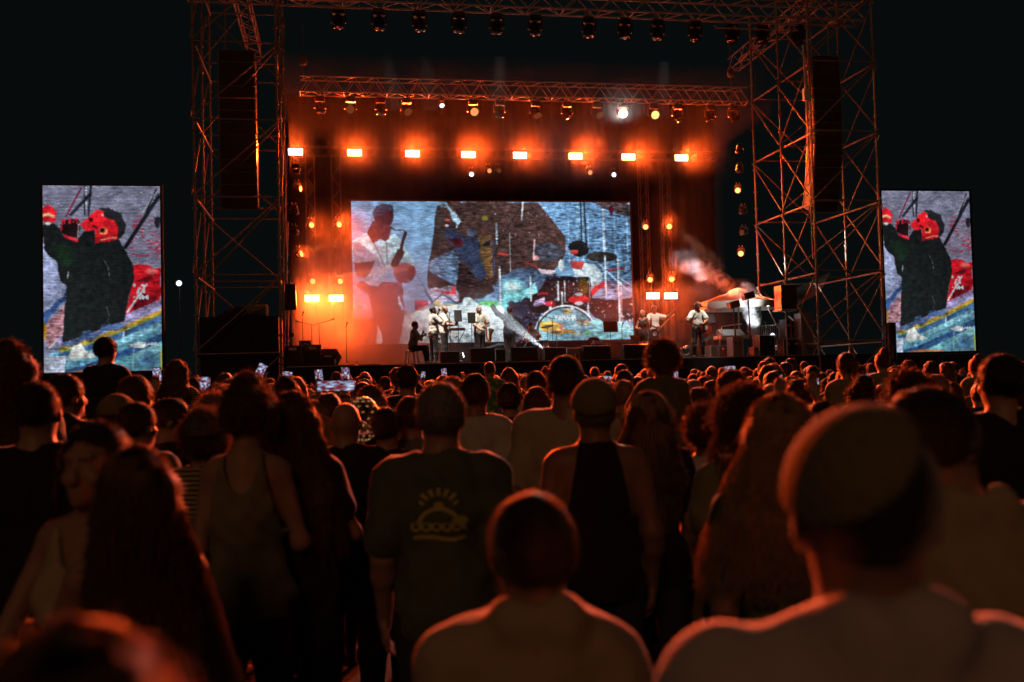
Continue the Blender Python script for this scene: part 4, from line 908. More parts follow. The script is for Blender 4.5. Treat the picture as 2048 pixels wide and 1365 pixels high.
def plume(name, a, b, w0, w1, dens, sc, color=(.95,.97,1.)):
    """puffs of smoke from a towards b: a box that holds a widening, noisy cone"""
    a,b = Vector(a),Vector(b); w = w1*1.7
    lo = (min(a.x,b.x)-w,min(a.y,b.y)-w,min(a.z,b.z)-w*.6); hi = (max(a.x,b.x)+w,max(a.y,b.y)+w,max(a.z,b.z)+w)
    def f(nt):
        v,_ = pos(nt); d = (b-a); L = d.length; d.normalize()
        s = nt.nodes.new('ShaderNodeVectorMath'); s.operation = 'SUBTRACT'; nt.links.new(v,s.inputs[0]); s.inputs[1].default_value = a
        wn_ = nt.nodes.new('ShaderNodeTexNoise'); wn_.inputs['Scale'].default_value = sc*.6; wn_.inputs['Detail'].default_value = 3; nt.links.new(v,wn_.inputs['Vector'])
        o = nt.nodes.new('ShaderNodeVectorMath'); o.operation = 'MULTIPLY_ADD'; nt.links.new(wn_.outputs['Color'],o.inputs[0]); o.inputs[1].default_value = (w1*1.3,)*3; nt.links.new(s.outputs[0],o.inputs[2])
        o2 = nt.nodes.new('ShaderNodeVectorMath'); o2.operation = 'SUBTRACT'; nt.links.new(o.outputs[0],o2.inputs[0]); o2.inputs[1].default_value = (w1*.65,)*3
        dt = nt.nodes.new('ShaderNodeVectorMath'); dt.operation = 'DOT_PRODUCT'; nt.links.new(o2.outputs[0],dt.inputs[0]); dt.inputs[1].default_value = d
        t = nmath(nt,'DIVIDE',dt.outputs['Value'],L,clamp=True)
        ln = nt.nodes.new('ShaderNodeVectorMath'); ln.operation = 'SCALE'; ln.inputs[0].default_value = d*L; nt.links.new(t,ln.inputs['Scale'])
        df = nt.nodes.new('ShaderNodeVectorMath'); df.operation = 'DISTANCE'; nt.links.new(o2.outputs[0],df.inputs[0]); nt.links.new(ln.outputs[0],df.inputs[1])
        rad = nmath(nt,'ADD',nmath(nt,'MULTIPLY',t,w1-w0),w0)
        e = nmath(nt,'SUBTRACT',1.,nmath(nt,'DIVIDE',df.outputs['Value'],rad),clamp=True)
        n = nmath(nt,'SUBTRACT',nmath(nt,'MULTIPLY',noise_n(nt,v,sc*1.5,5,.68,1.2),4.2),1.75,clamp=True)
        fade = nmath(nt,'SUBTRACT',1.15,t)
        return nmath(nt,'MULTIPLY',nmath(nt,'MULTIPLY',nmath(nt,'MULTIPLY',e,n),fade),dens)
    return smoke(name, lo, hi, f, .25, .2, color)
P = lambda x,y,Y: at(x,y,Y)
plume('smoke', P(1512,682,3.2), P(1492,590,3.2), .14, .50, 22., 2.2)
plume('smoke', P(1458,572,4.6), P(1368,520,4.6), .30, .62, 4.5, 1.7)
# added spots without fixtures tint the smoke: cool by the machine, warm from above
p = P(1506,672,3.6); lamp_spot(p, P(1425,552,4.6)-p, 13000, (.78,.92,1.), 46, .05)
p = P(1530,668,2.4); lamp_spot(p, P(1500,620,3.2)-p, 700, (.85,.95,1.), 60, .05)
p = P(1330,470,4.0); lamp_spot((p.x,3.4,p.z+1.6), (P(1372,532,5.0)-Vector((p.x,3.4,p.z+1.6))), 260, (1,.42,.05), 13, .08)

# added spots without fixtures near the roof truss; they brighten the musicians from in front
for px,Y,tx,ty,pw in ((757,1.0,868,2.2,2600),(992,1.0,985,3.2,2200),(1313,1.0,1300,3.8,1800),(1388,.9,1400,.9,2200),(838,1.0,900,2.5,1500)):
    a = Vector((at(px,30,1.).x,-.1 if tx != 1400 else -1.0,13.6)); b_ = Vector((at(tx,680,ty).x,ty,DZ+1.2)); lamp_spot(a, b_-a, pw*4, (1,.86,.74), 15, .1, blend=.8)

a = at(1338,451,7.2); b_ = at(1478,590,5.2); lamp_spot(a+Vector((.1,-.3,0)), b_-a, 4500, (1,.36,.20), 22, .1, blend=.7)

# ------------------------------------------------------------------ band and gear on the stage
def stand_y(px, topy, h, z0=DZ):
    d = ray(px, topy); return CPOS.y + (z0+h-CPOS.z)/(d.z/d.y)
def deck_x(px, Y): return at(px, 700, Y).x
TOPS = {868:612,889:610,960:610,1020:612,1288:620,1310:610,1397:604,1521:630}
def place(parts, label, px, Y, rz, s=1., z=DZ, extra=None, group='musicians on the stage'):
    if px in TOPS: s = (at(px,TOPS[px],Y).z-DZ)/1.775
    else: s = 1.07
    return person_root(parts, label, (deck_x(px,Y),Y,z), rz, s, group, extra)
def sweep(b, pts, r, n=10): b.tube(pts, r, n); return b
def put_local(t, loc, rz, s=1.): t.location = loc; t.rotation_euler = (0,0,rz); t.scale = (s,s,s); return t
HB = .0105
# seated horn player
stool = thing('stool', 'white stool under the seated horn player', 'stool', (0,0,0)); b = MB()
b.box((-.17,-.17,.44),(.17,.17,.48),.015); b.build('seat', M['white_plastic'], stool)
for i in (-1,1):
    for j in (-1,1): b = MB(); b.tube([(i*.13,j*.13,.44),(i*.19,j*.19,0)],[.022,.018],8); b.build('leg', M['white_plastic'], stool, True)
Y1 = 1.1; X1 = deck_x(826,Y1); put_local(stool, (X1-.05,Y1,DZ), .3)
p1 = build_person(dict(seat=True, hair='short', shirt='cloth_grey', trousers='cloth_black', skin='skin_tan', lean=.12, tilt=-.1, armL=((-.27,.20,1.20),(-.06,.30,1.38),(.4,.5,.6),(1,0,0),1.0), armR=((.27,.22,1.18),(.05,.36,1.30),(-.4,.6,.5),(-1,0,0),1.0), shoe='white_plastic', seed=3.), HB)
place(p1, 'seated musician in a grey shirt with dark trousers and white shoes, playing a horn', 826, Y1, -1.9, .98, DZ-.45)
def trumpet(label):
    t = thing('trumpet', label, 'instrument', (0,0,0)); b = MB()
    b.tube([(0,0,0),(0,.30,0),(0,.36,-.02),(0,.37,-.06),(0,.33,-.09),(0,.08,-.09),(0,.04,-.06),(0,.06,-.02),(0,.12,0.0)],.007,8); b.build('tubing', M['brass'], t, True)
    b = MB(); b.lathe((0,.30,0),(0,1,0),[(.008,0),(.012,.08),(.022,.15),(.045,.19),(.065,.205),(.060,.206),(.02,.16)],16); b.build('bell', M['brass'], t, True)
    for k in range(3): b = MB(); b.lathe((0,.14+k*.03,-.12),(0,0,1),[(.011,0),(.011,.14),(.004,.145),(.004,.165),(.009,.168),(0,.172)],10); b.build('valve', M['chrome'], t, True)
    return t
h1 = trumpet('brass horn held to the mouth of the seated musician'); put_local(h1, (X1+.42,Y1-.10,DZ+1.08), -1.9, 1.1); h1.rotation_euler = (-.5,0,-1.9)
# trumpet players
Y2 = 1.9; p2 = build_person(dict(hair='short', shirt='cloth_white', trousers='cloth_black', skin='skin_light', fat=1.08, sleeve=.6, stance=.06, yaw=-.2, armL=((-.30,.16,1.30),(-.10,.22,1.60),(.3,.2,.9),(1,0,0),.9), armR=((.28,.18,1.17),(.06,.34,1.28),(-.6,.5,.4),(-1,0,0),.9), seed=1.), HB)
r2 = place(p2, 'trumpet player in a white shirt raising one hand to his face', 868, Y2, -1.25, 1.0); 
Y3 = 2.8; p3 = build_person(dict(hair=None, shirt='cloth_white', trousers='cloth_black', skin='skin_light', sleeve=.6, tilt=-.25, armL=((-.25,.18,1.18),(-.03,.36,1.22),(.6,.5,.2),(1,0,0),.9), armR=((.25,.18,1.17),(.05,.34,1.16),(-.6,.5,.4),(-1,0,0),.9), seed=2.), HB)
place(p3, 'bald trumpet player in a white shirt lowering his trumpet, behind the other one', 889, Y3, -1.9, 1.04)
tr = trumpet('brass trumpet pointing down in the hands of the bald player'); put_local(tr, (deck_x(895,Y3)+.03,Y3-.42,DZ+1.35), -1.9, 1.0); tr.rotation_euler = (-.95,0,-2.3)
# saxophonist
def saxophone(label):
    t = thing('saxophone', label, 'instrument', (0,0,0)); b = MB()
    b.tube([(0,-.02,.62),(0,.05,.66),(0,.12,.64),(0,.15,.58)],[.008,.010,.012,.014],10); b.build('neck', M['brass'], t, True)
    b = MB(); b.tube([(0,.15,.58),(0,.17,.40),(0,.20,.15),(0,.22,-.05),(0,.25,-.13),(0,.31,-.15),(0,.37,-.10),(0,.39,.02),(0,.41,.16),(0,.45,.26)],[.014,.022,.032,.040,.045,.047,.05,.054,.066,.105],14,False); b.build('tube', M['brass'], t, True)
    b = MB()
    for k in range(9): b.lathe((.035,.17+k*.006,.42-.06*k),(1,0,.1),[(.020,0),(.020,.008),(0,.009)],10)
    b.tube([(.045,.16,.50),(.05,.19,.20),(.05,.22,-.06)],.004,6); b.build('keywork', M['chrome'], t, True); return t
Y4 = 3.0; p4 = build_person(dict(hair='bald', hairc='hair_grey', shirt='cloth_white', trousers='cloth_black', skin='skin_light', collar=True, sleeve=.65, yaw=-.5, armL=((-.27,.08,1.16),(-.02,.30,1.10),(.5,.6,-.2),(1,0,0),.9), armR=((.26,.14,1.17),(.16,.34,1.00),(-.5,.5,-.3),(-1,0,0),.9), seed=5.), HB)
place(p4, 'saxophonist in a white shirt and black trousers facing the audience', 960, Y4, -2.75, 1.02)
sx = saxophone('brass tenor saxophone hanging in front of the saxophonist'); put_local(sx, (deck_x(963,Y4)+.05,Y4-.15,DZ+.92), -2.6, 1.05)
# singer
Y5 = 3.6; p5 = build_person(dict(hair='short', hairc='hair_black', shirt='cloth_navy', trousers='cloth_black', skin='skin_light', sleeve=2., fat=1.1, yaw=.6, tilt=.25, armL=((-.38,.10,1.56),(-.56,.20,1.80),(-.3,.2,.9),(1,0,0),.2), armR=((.30,.14,1.22),(.08,.30,1.50),(-.5,.3,.7),(-1,0,0),1.), hem=.80, seed=6.), HB)
place(p5, 'singer in a dark jacket pointing one arm up, lit by a white beam', 1020, Y5, -.35, 1.0)
# drum kit with drummer
kx, kY = deck_x(1062,5.6), 5.6
kit = thing('drum_kit', 'real drum kit on a small platform behind the singer, cymbals and chrome catching light', 'drum kit', (kx,kY,DZ))
def drum(nm, c, ax, r, hgt, shell): 
    b = MB(); b.lathe(c, ax, [(0,0),(r,.0),(r*1.03,.0),(r*1.03,.02),(r,.025),(r,hgt-.025),(r*1.03,hgt-.02),(r*1.03,hgt),(0,hgt)],22); return b.build(nm, shell, kit, True)
drum('bass_drum',(kx,kY-.35,DZ+.55),(0,1,0),.30,.42,M['gloss_black']); drum('tom',(kx-.20,kY-.15,DZ+.92),(.1,-.2,1),.15,.18,M['chrome']); drum('tom',(kx+.20,kY-.15,DZ+.92),(-.1,-.2,1),.16,.18,M['chrome']); drum('floor_tom',(kx+.55,kY+.15,DZ+.55),(0,0,1),.2,.35,M['chrome']); drum('snare',(kx-.50,kY+.05,DZ+.80),(0,0,1),.17,.13,M['chrome'])
for cx_,cz,cr,tl in ((-.70,1.35,.24,.2),(.65,1.42,.26,-.2),(-.95,1.05,.18,0.),(1.0,1.2,.22,-.1)):
    b = MB(); b.lathe((kx+cx_,kY-.1,DZ+cz),(tl,-.25,1),[(cr,0),(cr*.5,.012),(.04,.02),(.035,.035),(0,.04)],20); b.build('cymbal', M['brass'], kit, True)
    pipe('cymbal_stand',(kx+cx_,kY-.1,DZ),(kx+cx_,kY-.1,DZ+cz),.013,kit,M['chrome'],8)
    for k in range(3): a = 2.1*k; pipe('cymbal_stand',(kx+cx_,kY-.1,DZ+.3),(kx+cx_+.25*math.cos(a),kY-.1+.25*math.sin(a),DZ+.01),.009,kit,M['chrome'],6)
pd = build_person(dict(seat=True, hair='short', shirt='cloth_white', trousers='cloth_black', skin='skin_tan', armL=((-.34,.16,1.24),(-.20,.42,1.26),(.2,.9,0),(0,0,-1),.9), armR=((.36,.16,1.26),(.28,.42,1.36),(-.2,.9,.2),(0,0,-1),.9), seed=8.), .014)
place(pd, 'drummer in a white shirt seated behind the real drum kit', 1062, 6.2, math.pi, 1., DZ-.25)
# woman, bassist, guitarist, technician
Y6 = 3.4; p6 = build_person(dict(fem=True, hair='long', len=1.28, wide=.9, shirt='cloth_black', tank=False, drop=.1, neck=.15, sleeve=0., hem=.80, trousers='cloth_black', cut=.62, skin='skin_tan', yaw=.4, frizz=.006, armL=((-.27,-.02,1.16),(-.36,.20,1.32),(-.1,.3,.9),(0,0,1),.5), armR=((.22,.12,1.16),(.10,.32,1.10),(-.7,.6,.1),(-1,0,0),.7), seed=9.), HB)
place(p6, 'woman with long dark hair, black strapless top and shorts, turning away beside the bassist', 1288, Y6, 2.5, .95)
def guitar(label, body, wood, L=.62, bass=False):
    """body centre at the origin, neck along +x, front facing -y"""
    t = thing('electric_guitar' if not bass else 'bass_guitar', label, 'guitar', (0,0,0))
    out = []
    for k in range(28):
        a = 2*math.pi*k/28; r = .175+.028*math.cos(2*a)+.02*math.cos(3*a+.6)+(.03 if abs(math.sin(a)) > .8 and math.cos(a) > 0 else 0)
        out.append((1.25*r*math.cos(a)-.05, -.02, r*math.sin(a)))
    b = MB(); b.prism(out, (0,.045,0)); b.build('body', M[body], t)
    b = MB(); b.prism([(-.02+.10*math.cos(q)*.9-.02,-.024,.075*math.sin(q)-.02) for q in [i*2*math.pi/14 for i in range(14)]], (0,.003,0)); b.build('pickguard', M['white_plastic'], t)
    b = MB(); b.prism([(.12,-.03,-.030),(.12+L,-.03,-.021),(.12+L,-.03,.021),(.12,-.03,.030)], (0,.025,0)); b.build('neck', M[wood], t)
    b = MB(); b.prism([(.12+L,-.025,-.022),(.20+L,-.025,-.045),(.31+L,-.025,-.035),(.30+L,-.025,.03),(.14+L,-.025,.024)], (0,.018,0)); b.build('headstock', M[wood], t)
    for k in range(4 if bass else 6): 
        x = .15+L+.035*k*(6/4 if bass else 1)*.7
        pipe('tuning_peg', (x,-.016,.028), (x,-.016,.058), .008, t, M['chrome'], 6)
    b = MB()
    for k in range(4 if bass else 6): z = -.015+.03*k/(3 if bass else 5); b.obox((.25*0+L/2+.02,-.038,z),(L/2+.12,0,0),(0,.0008,0),(0,0,.0012))
    b.build('strings', M['chrome'], t)
    for x in (-.02,.05): b = MB(); b.box((x-.012,-.032,-.045),(x+.012,-.022,.045)); b.build('pickup', M['chrome'], t)
    return t
D('red_lacquer', (.42,.05,.03), .2, noise=.15); D('maple', (.45,.28,.12), .4, noise=.2); D('rosewood', (.10,.05,.03), .4, noise=.2)
Y7 = 4.2; p7 = build_person(dict(hair='short', shirt='cloth_white', trousers='cloth_black', skin='skin_dark', sleeve=.7, tilt=-.2, armL=((-.38,.14,1.34),(-.50,.34,1.52),(-.3,.4,.7),(1,0,0),1.1), armR=((.30,.12,1.17),(.10,.30,1.04),(-.7,.5,-.1),(-1,0,0),.8), seed=10.), HB)
place(p7, 'bassist in a white shirt holding a bass guitar with its neck raised', 1310, Y7, math.pi+.15, 1.03)
g1 = guitar('dark bass guitar of the man in white beside the woman, neck pointing up', 'gloss_black', 'maple', .78, True); g1.location = (deck_x(1308,Y7)-.02,Y7-.26,DZ+1.03); g1.rotation_euler = (0,-.72,.12)
Y8 = .9; p8 = build_person(dict(hair='curly', wide=.85, frizz=.007, shirt='cloth_white', trousers='cloth_black', skin='skin_tan', sleeve=.75, tilt=-.35, stance=.05, yaw=.2, armL=((-.27,.14,1.18),(-.08,.32,1.05),(.7,.5,-.1),(1,0,0),.8), armR=((.33,.16,1.20),(.44,.34,1.16),(.2,.5,.5),(-1,0,0),1.1), seed=11., hem=.80), .009)
place(p8, 'guitarist in a white T-shirt and black trousers looking down at a red guitar', 1397, Y8, math.pi-.1, 1.0)
g2 = guitar('red electric guitar of the curly-haired guitarist on the right of the stage', 'red_lacquer', 'rosewood'); g2.location = (deck_x(1404,Y8),Y8-.27,DZ+1.02); g2.rotation_euler = (0,math.pi+.33,0); g2.rotation_euler = (math.pi,-.33+math.pi,math.pi) ; g2.rotation_euler = (0,math.radians(199),0)
for ch in g2.children: pass
b = MB(); 
pt = build_person(dict(hair='short', shirt='cloth_black', trousers='cloth_black', skin='skin_light', sleeve=2., tilt=-.3, seed=12.), .014)
place(pt, 'technician in black standing behind the railing under the umbrella', 1521, 4.6, 2.7, 1.0, group='crew beside the stage')

# monitors
def wedge(label, px0, px1, Y, h=.42, mt='black_plastic'):
    x0,x1 = deck_x(px0,Y),deck_x(px1,Y); t = thing('stage_monitor', label, 'loudspeaker', ((x0+x1)/2,Y,DZ), 'wedge monitors along the stage front')
    b = MB(); b.prism([(x0,Y,DZ+.002),(x0,Y+.52,DZ+.002),(x0,Y+.36,DZ+h),(x0,Y+.06,DZ+h*.95)],(x1-x0,0,0)); b.build('cabinet', M[mt], t)
    b = MB(); b.obox(((x0+x1)/2,Y+.458,DZ+h*.5),((x1-x0)/2-.03,0,0),(0,-.075,h*.44),(0,.006,.002)); b.build('grille', M['speaker_grille'], t)
    b = MB(); b.box(((x0+x1)/2-.14,Y-.006,DZ+.10),((x0+x1)/2+.14,Y+.004,DZ+.20)); b.build('socket_plate', M['black_metal'], t)
    for s,x in ((-1,x0),(1,x1)): b = MB(); b.prism([(x,Y+.20,DZ+.14),(x,Y+.32,DZ+.14),(x,Y+.26,DZ+.28)],(s*.006,0,0)); b.build('side_handle', M['black_metal'], t)
    return t
for a in (('small dark monitor in front of the trumpet players',881,919,.5,.40),('wide monitor left of the singer',941,990,.5,.50),('narrow monitor box next to the wide one',992,1011,.7,.46),('wedge monitor with a lit edge in front of the singer',1023,1075,.5,.50),('broad dark monitor behind the white floor lamp',1090,1133,.9,.48,),('monitor lit pale by the white lamp',1134,1160,1.3,.46),('monitor with a pale lit top right of the drum kit',1168,1222,.6,.50),('monitor in front of the woman singer',1249,1303,.5,.52),('small box monitor at the guitarist side',1304,1340,1.3,.42)):
    wedge(a[0],a[1],a[2],a[3],a[4])
set_mat(child(bpy.data.objects['stage_monitor.005'],'cabinet')[0], M['case_panel'])  # pale material stands in for the white lamp's light on this cabinet
def box_amp(label, px0, px1, Y, h, name='amplifier', cat='amplifier', mt='black_plastic', d=.4, z=DZ, label_plate=True, group=None):
    x0,x1 = deck_x(px0,Y),deck_x(px1,Y); t = thing(name, label, cat, ((x0+x1)/2,Y,z), group); b = MB(); b.box((x0,Y,z+.001),(x1,Y+d,z+h),.02); b.build('cabinet', M[mt], t)
    b = MB(); b.box((x0+.04,Y-.008,z+.06),(x1-.04,Y-.001,z+h*.72)); b.build('grille', M['speaker_grille'], t)
    if label_plate: b = MB(); b.box(((x0+x1)/2-.12,Y-.012,z+h*.78),((x0+x1)/2+.12,Y-.001,z+h*.90)); b.build('label_plate', M['aluminium'], t)
    for x in (x0,x1-.03):
        for zz in (z+.001,z+h-.03): b = MB(); b.box((x-.004,Y-.014,zz-.0),(x+.034,Y+.03,zz+.034)); b.build('corner', M['black_metal'], t)
    return t
box_amp('tall dark speaker box at the left edge of the stage',567,603,.4,.68,'loudspeaker','loudspeaker')
box_amp('worn wooden amplifier with a label plate left of the mic stands',608,642,.9,.72,'amplifier','amplifier','worn_wood')
box_amp('low black amplifier right of the wooden one',638,674,.5,.38)
box_amp('small amplifier head behind the wooden amplifier',598,622,2.4,.92,'amplifier','amplifier','worn_wood')
b = MB(); q = deck_x(655,2.6); t = thing('road_case', 'hexagonal dark case lying behind the low amplifier', 'case', (q,2.6,DZ)); b.prism([(q-.45,2.6,DZ+.25),(q-.3,2.6,DZ+.62),(q+.3,2.6,DZ+.62),(q+.48,2.6,DZ+.35),(q+.3,2.6,DZ+.02),(q-.3,2.6,DZ+.02)],(0,.5,0)); b.build('shell', M['worn_wood'], t)
# pole speaker
q = deck_x(583,1.0); t = thing('pole_speaker', 'black loudspeaker on a pole at the left edge of the stage', 'loudspeaker', (q,1.,DZ)); z0,z1 = at(583,621,1.).z, at(583,570,1.).z
b = MB(); b.prism([(q-.19,.85,z0),(q+.19,.85,z0+.01),(q+.17,.85,z1),(q-.17,.85,z1+.02)],(0,.32,0)); b.build('cabinet', M['black_plastic'], t); b = MB(); b.box((q-.15,.835,z0+.06),(q+.15,.846,z1-.06)); b.build('grille', M['speaker_grille'], t)
pipe('pole',(q,1.,DZ+.0),(q,1.,z0),.018,t,M['black_metal']); b = MB(); b.box((q-.06,.93,DZ+.98),(q+.10,1.06,DZ+1.12),.02); b.build('clamp', M['black_metal'], t)
def mic_stand(label, px, topy, Y, boom=0., base=True):
    x = deck_x(px,Y); z = at(px,topy,Y).z; t = thing('mic_stand', label, 'mic stand', (x,Y,DZ), 'microphone stands on the stage')
    pipe('pole',(x,Y,DZ+.05),(x,Y,z-.05),.011,t,M['black_metal'],6)
    for k in range(3): a = 2.1*k+.5; pipe('foot',(x,Y,DZ+.10),(x+.28*math.cos(a),Y+.28*math.sin(a),DZ+.012),.009,t,M['black_metal'],6)
    e = Vector((x+boom,Y,z+abs(boom)*.15)); 
    if boom: pipe('boom',(x-boom*.4,Y,z-.05-abs(boom)*.06),e,.009,t,M['black_metal'],6)
    b = MB(); dn = Vector((boom or .03,-.05,.12)).normalized(); b.lathe(e-dn*.02,dn,[(0,0),(.014,.01),(.018,.13),(.027,.15),(.028,.18),(.015,.205),(0,.21)],10); b.build('microphone', M['black_metal'], t, True)
    return t
mic_stand('slim tall stand behind the amplifiers on the left',606,633,2.,0); mic_stand('stand with a small side arm behind the amplifiers',624,648,2.2,-.35); mic_stand('stand with a crossbar microphone left of the smoke',639,645,2.4,.35); mic_stand('lone microphone stand on the left front of the stage',693,655,.4,.0)
mic_stand('microphone stand in front of the bald trumpet player',901,624,1.2,-.12); mic_stand('tall stand at the drum kit left side',1078,640,4.2,-.3); mic_stand('boom stand over the drum kit',1106,635,4.0,-.5); mic_stand('microphone stand between the music stand and the guitarist',1245,655,.9,0)
mic_stand('gooseneck stand right of the guitarist',1437,618,3.2,-.5)
def music_stand(label, px, py, Y, w=.42, h=.52, tilt=.25):
    p = at(px,py,Y); t = thing('music_stand', label, 'music stand', (p.x,Y,DZ), 'music stands on the stage'); b = MB(); b.obox((p.x,Y,p.z),(w/2,0,0),(0,math.sin(tilt)*h/2,math.cos(tilt)*h/2),(0,.006,-.002)); b.build('desk', M['black_metal'], t)
    b = MB(); b.obox((p.x,Y-.03,p.z-math.cos(tilt)*h/2),(w/2,0,0),(0,.04,0),(0,0,.006)); b.build('ledge', M['black_metal'], t)
    pipe('pole',(p.x,Y+.02,DZ+.05),(p.x,Y+.02,p.z-.1),.012,t,M['black_metal'],6)
    for k in range(3): a = 2.1*k; pipe('foot',(p.x,Y+.02,DZ+.1),(p.x+.26*math.cos(a),Y+.02+.26*math.sin(a),DZ+.01),.009,t,M['black_metal'],6)
music_stand('left one of the two upright music stands beside the saxophonist',916,632,2.6,.27,.42); music_stand('right one of the two upright music stands, closest to the saxophonist',943,636,2.2,.27,.38); music_stand('wide music stand in front of the drum kit picture',1221,654,1.9,.52,.38); music_stand('tilted music stand in front of the woman',1270,676,1.6,.34,.30,.9); music_stand('music stand right of the guitarist',1423,637,1.6,.28,.36,.5)
# keyboard and table gear
x0,x1,Yk = deck_x(893,4.6),deck_x(932,4.6),4.6; zk = at(910,659,Yk).z; t = thing('keyboard', 'long keyboard on a stand behind the trumpet players, a red glow under it', 'keyboard', ((x0+x1)/2,Yk,DZ))
b = MB(); b.box((x0,Yk,zk-.04),(x1,Yk+.32,zk+.05),.02); b.build('body', M['worn_wood'], t)
for k in range(22): xx = x0+.05+(x1-x0-.1)*k/22; b = MB(); b.box((xx,Yk+.20,zk+.051),(xx+(x1-x0-.1)/22*.85,Yk+.31,zk+.06)); b.build('key', M['white_plastic'], t)
for s in (-1,1): pipe('leg',((x0+x1)/2-s*.35,Yk+.16,DZ),((x0+x1)/2+s*.35,Yk+.16,zk-.04),.015,t,M['black_metal'])
x0,x1,Yk = deck_x(1188,5.),deck_x(1222,5.),5.; t = thing('mixer_table', 'small table with percussion and a mixer right of the drum kit', 'table', ((x0+x1)/2,Yk,DZ)); b = MB(); b.box((x0,Yk,DZ+.70),(x1,Yk+.5,DZ+.74)); b.build('table_top', M['aluminium'], t)
for xx in (x0+.03,x1-.03):
    for yy in (Yk+.03,Yk+.47): pipe('leg',(xx,yy,DZ),(xx,yy,DZ+.7),.015,t,M['aluminium'])
b = MB(); b.box((x0+.05,Yk+.1,DZ+.742),(x1-.3,Yk+.45,DZ+.84),.02); tag(b.build('mixer', M['aluminium'], None), 'small silver mixer on the table right of the drum kit', 'mixer')
b = MB(); b.lathe((x0+.05,Yk+.2,DZ+.85),(0,0,1),[(.22,0),(.24,.02),(.18,.10),(.0,.13)],16); tag(b.build('bag', M['black_cloth'], None, True), 'dark rounded bag on top of the silver mixer', 'bag')

# left tower base and its top load
def clad(name, label, lo, hi, material='black_cloth', cat='enclosure'):
    t = thing(name, label, cat, ((lo[0]+hi[0])/2,lo[1],0)); w = hi[0]-lo[0]; k = max(1,round(w/.82)); n = max(1,round((hi[2]-lo[2])/1.2))
    for i in range(k):
        for j in range(n):
            b = MB(); b.box((lo[0]+w*i/k+.006,lo[1],lo[2]+(hi[2]-lo[2])*j/n+.006),(lo[0]+w*(i+1)/k-.006,lo[1]+.04,lo[2]+(hi[2]-lo[2])*(j+1)/n-.006)); b.build('panel', M[material], t)
    b = MB(); b.box((lo[0],lo[1]+.045,lo[2]),(hi[0],hi[1],hi[2]-.01)); b.build('core', M['black_cloth'], t); return t
clad('clad_box', 'black clad block filling the foot of the left scaffold tower', (-4.22,.16,0), (-1.84,3.9,3.82))
clad('clad_box', 'black clad block filling the foot of the right scaffold tower', (16.44,.2,0), (18.74,4.6,DZ+.0))
q0,q1 = at(492,615,1.2),at(531,615,1.2); t = thing('striped_bundle', 'rolled striped green bundle with a bright end lying on the left block', 'bundle', ((q0.x+q1.x)/2,1.2,3.82))
m_ = mat('striped_cloth',(.24,.26,.10),.8,noise=.2); M['striped_cloth'] = m_
nt = m_.node_tree; wv = nt.nodes.new('ShaderNodeTexWave'); wv.inputs['Scale'].default_value = 7; wv.bands_direction = 'Z'; wv.inputs['Distortion'].default_value = 1.; cr = nt.nodes.new('ShaderNodeMix'); cr.data_type = 'RGBA'; cr.inputs[6].default_value = (.06,.07,.03,1); cr.inputs[7].default_value = (.40,.38,.16,1)
tc = nt.nodes.new('ShaderNodeTexCoord'); nt.links.new(tc.outputs['Object'],wv.inputs[0]); nt.links.new(wv.outputs['Fac'],cr.inputs[0]); nt.links.new(cr.outputs[2],nt.nodes['Principled BSDF'].inputs['Base Color'])
b = MB(); b.lathe((q0.x,1.4,4.07),(1,0,0),[(0,0),(.18,.01),(.22,.06),(.21,.3),(.22,q1.x-q0.x-.05),(.2,q1.x-q0.x)],18); b.build('roll', m_, t, True)
b = MB(); b.lathe((q1.x-.01,1.4,4.07),(1,0,0),[(.2,0),(.23,.02),(.17,.07),(.0,.09)],18); b.build('end', M['cloth_white'], t, True)
b = MB(); q = at(468,625,1.2); t = thing('covered_gear', 'dark heap of covered gear on the left block beside the striped bundle', 'gear', (q.x,1.5,3.82))
for i,(dx,r,hh) in enumerate(((-.35,.30,.16),(-.1,.34,.34),(.22,.36,.46),(.42,.22,.30))): b.lathe((q.x+dx,1.5,3.815),(0,0,1),[(r*1.15,0),(r,hh*.4),(r*.7,hh*.85),(0,hh)],12)
b.build('cover', M['black_cloth'], t, True)

# right end of the stage: umbrella, cases, racks
Yu = 5.2; ap = at(1487,577,Yu); L_ = at(1399,604,Yu); R_ = at(1552,607,Yu); t = thing('umbrella', 'big pale square umbrella glowing pink-orange at the right end of the stage', 'umbrella', (ap.x,Yu,DZ))
cx_ = (L_.x+R_.x)/2; hw_ = (R_.x-L_.x)/2; zb = (L_.z+R_.z)/2
nn = 8; rim = [Vector((cx_+hw_*1.02*math.cos(2*math.pi*k/nn+.39),Yu+hw_*1.02*math.sin(2*math.pi*k/nn+.39),zb)) for k in range(nn)]; top = Vector((cx_,Yu,ap.z-.05))
for k in range(nn):
    a,c = rim[k],rim[(k+1)%nn]; b = MB(); S_ = 6; vs = []
    for i in range(S_+1):
        u = i/S_
        for j in range(i+1):
            p_ = (top*(1-u)+(a*(1-(j/i if i else 0))+c*(j/i if i else 0))*u); p_.z -= .12*math.sin(math.pi*u)*(1-(abs((j/i if i else .5)-.5)*2))*.6-.02*0
            vs.append(p_)
    fs = []
    for i in range(S_):
        o0 = i*(i+1)//2; o1 = (i+1)*(i+2)//2
        for j in range(i+1):
            fs.append((o0+j,o1+j,o1+j+1))
            if j < i: fs.append((o0+j,o1+j+1,o0+j+1))
    b.add(vs,fs); b.add([a,c,c-Vector((0,0,.28)),a-Vector((0,0,.28))],[(0,1,2,3)]); b.build('canopy_panel', M['canvas'], t, True)
    pipe('rib', top-Vector((0,0,.05)), a-Vector((0,0,.02)), .012, t, M['worn_wood'], 6)
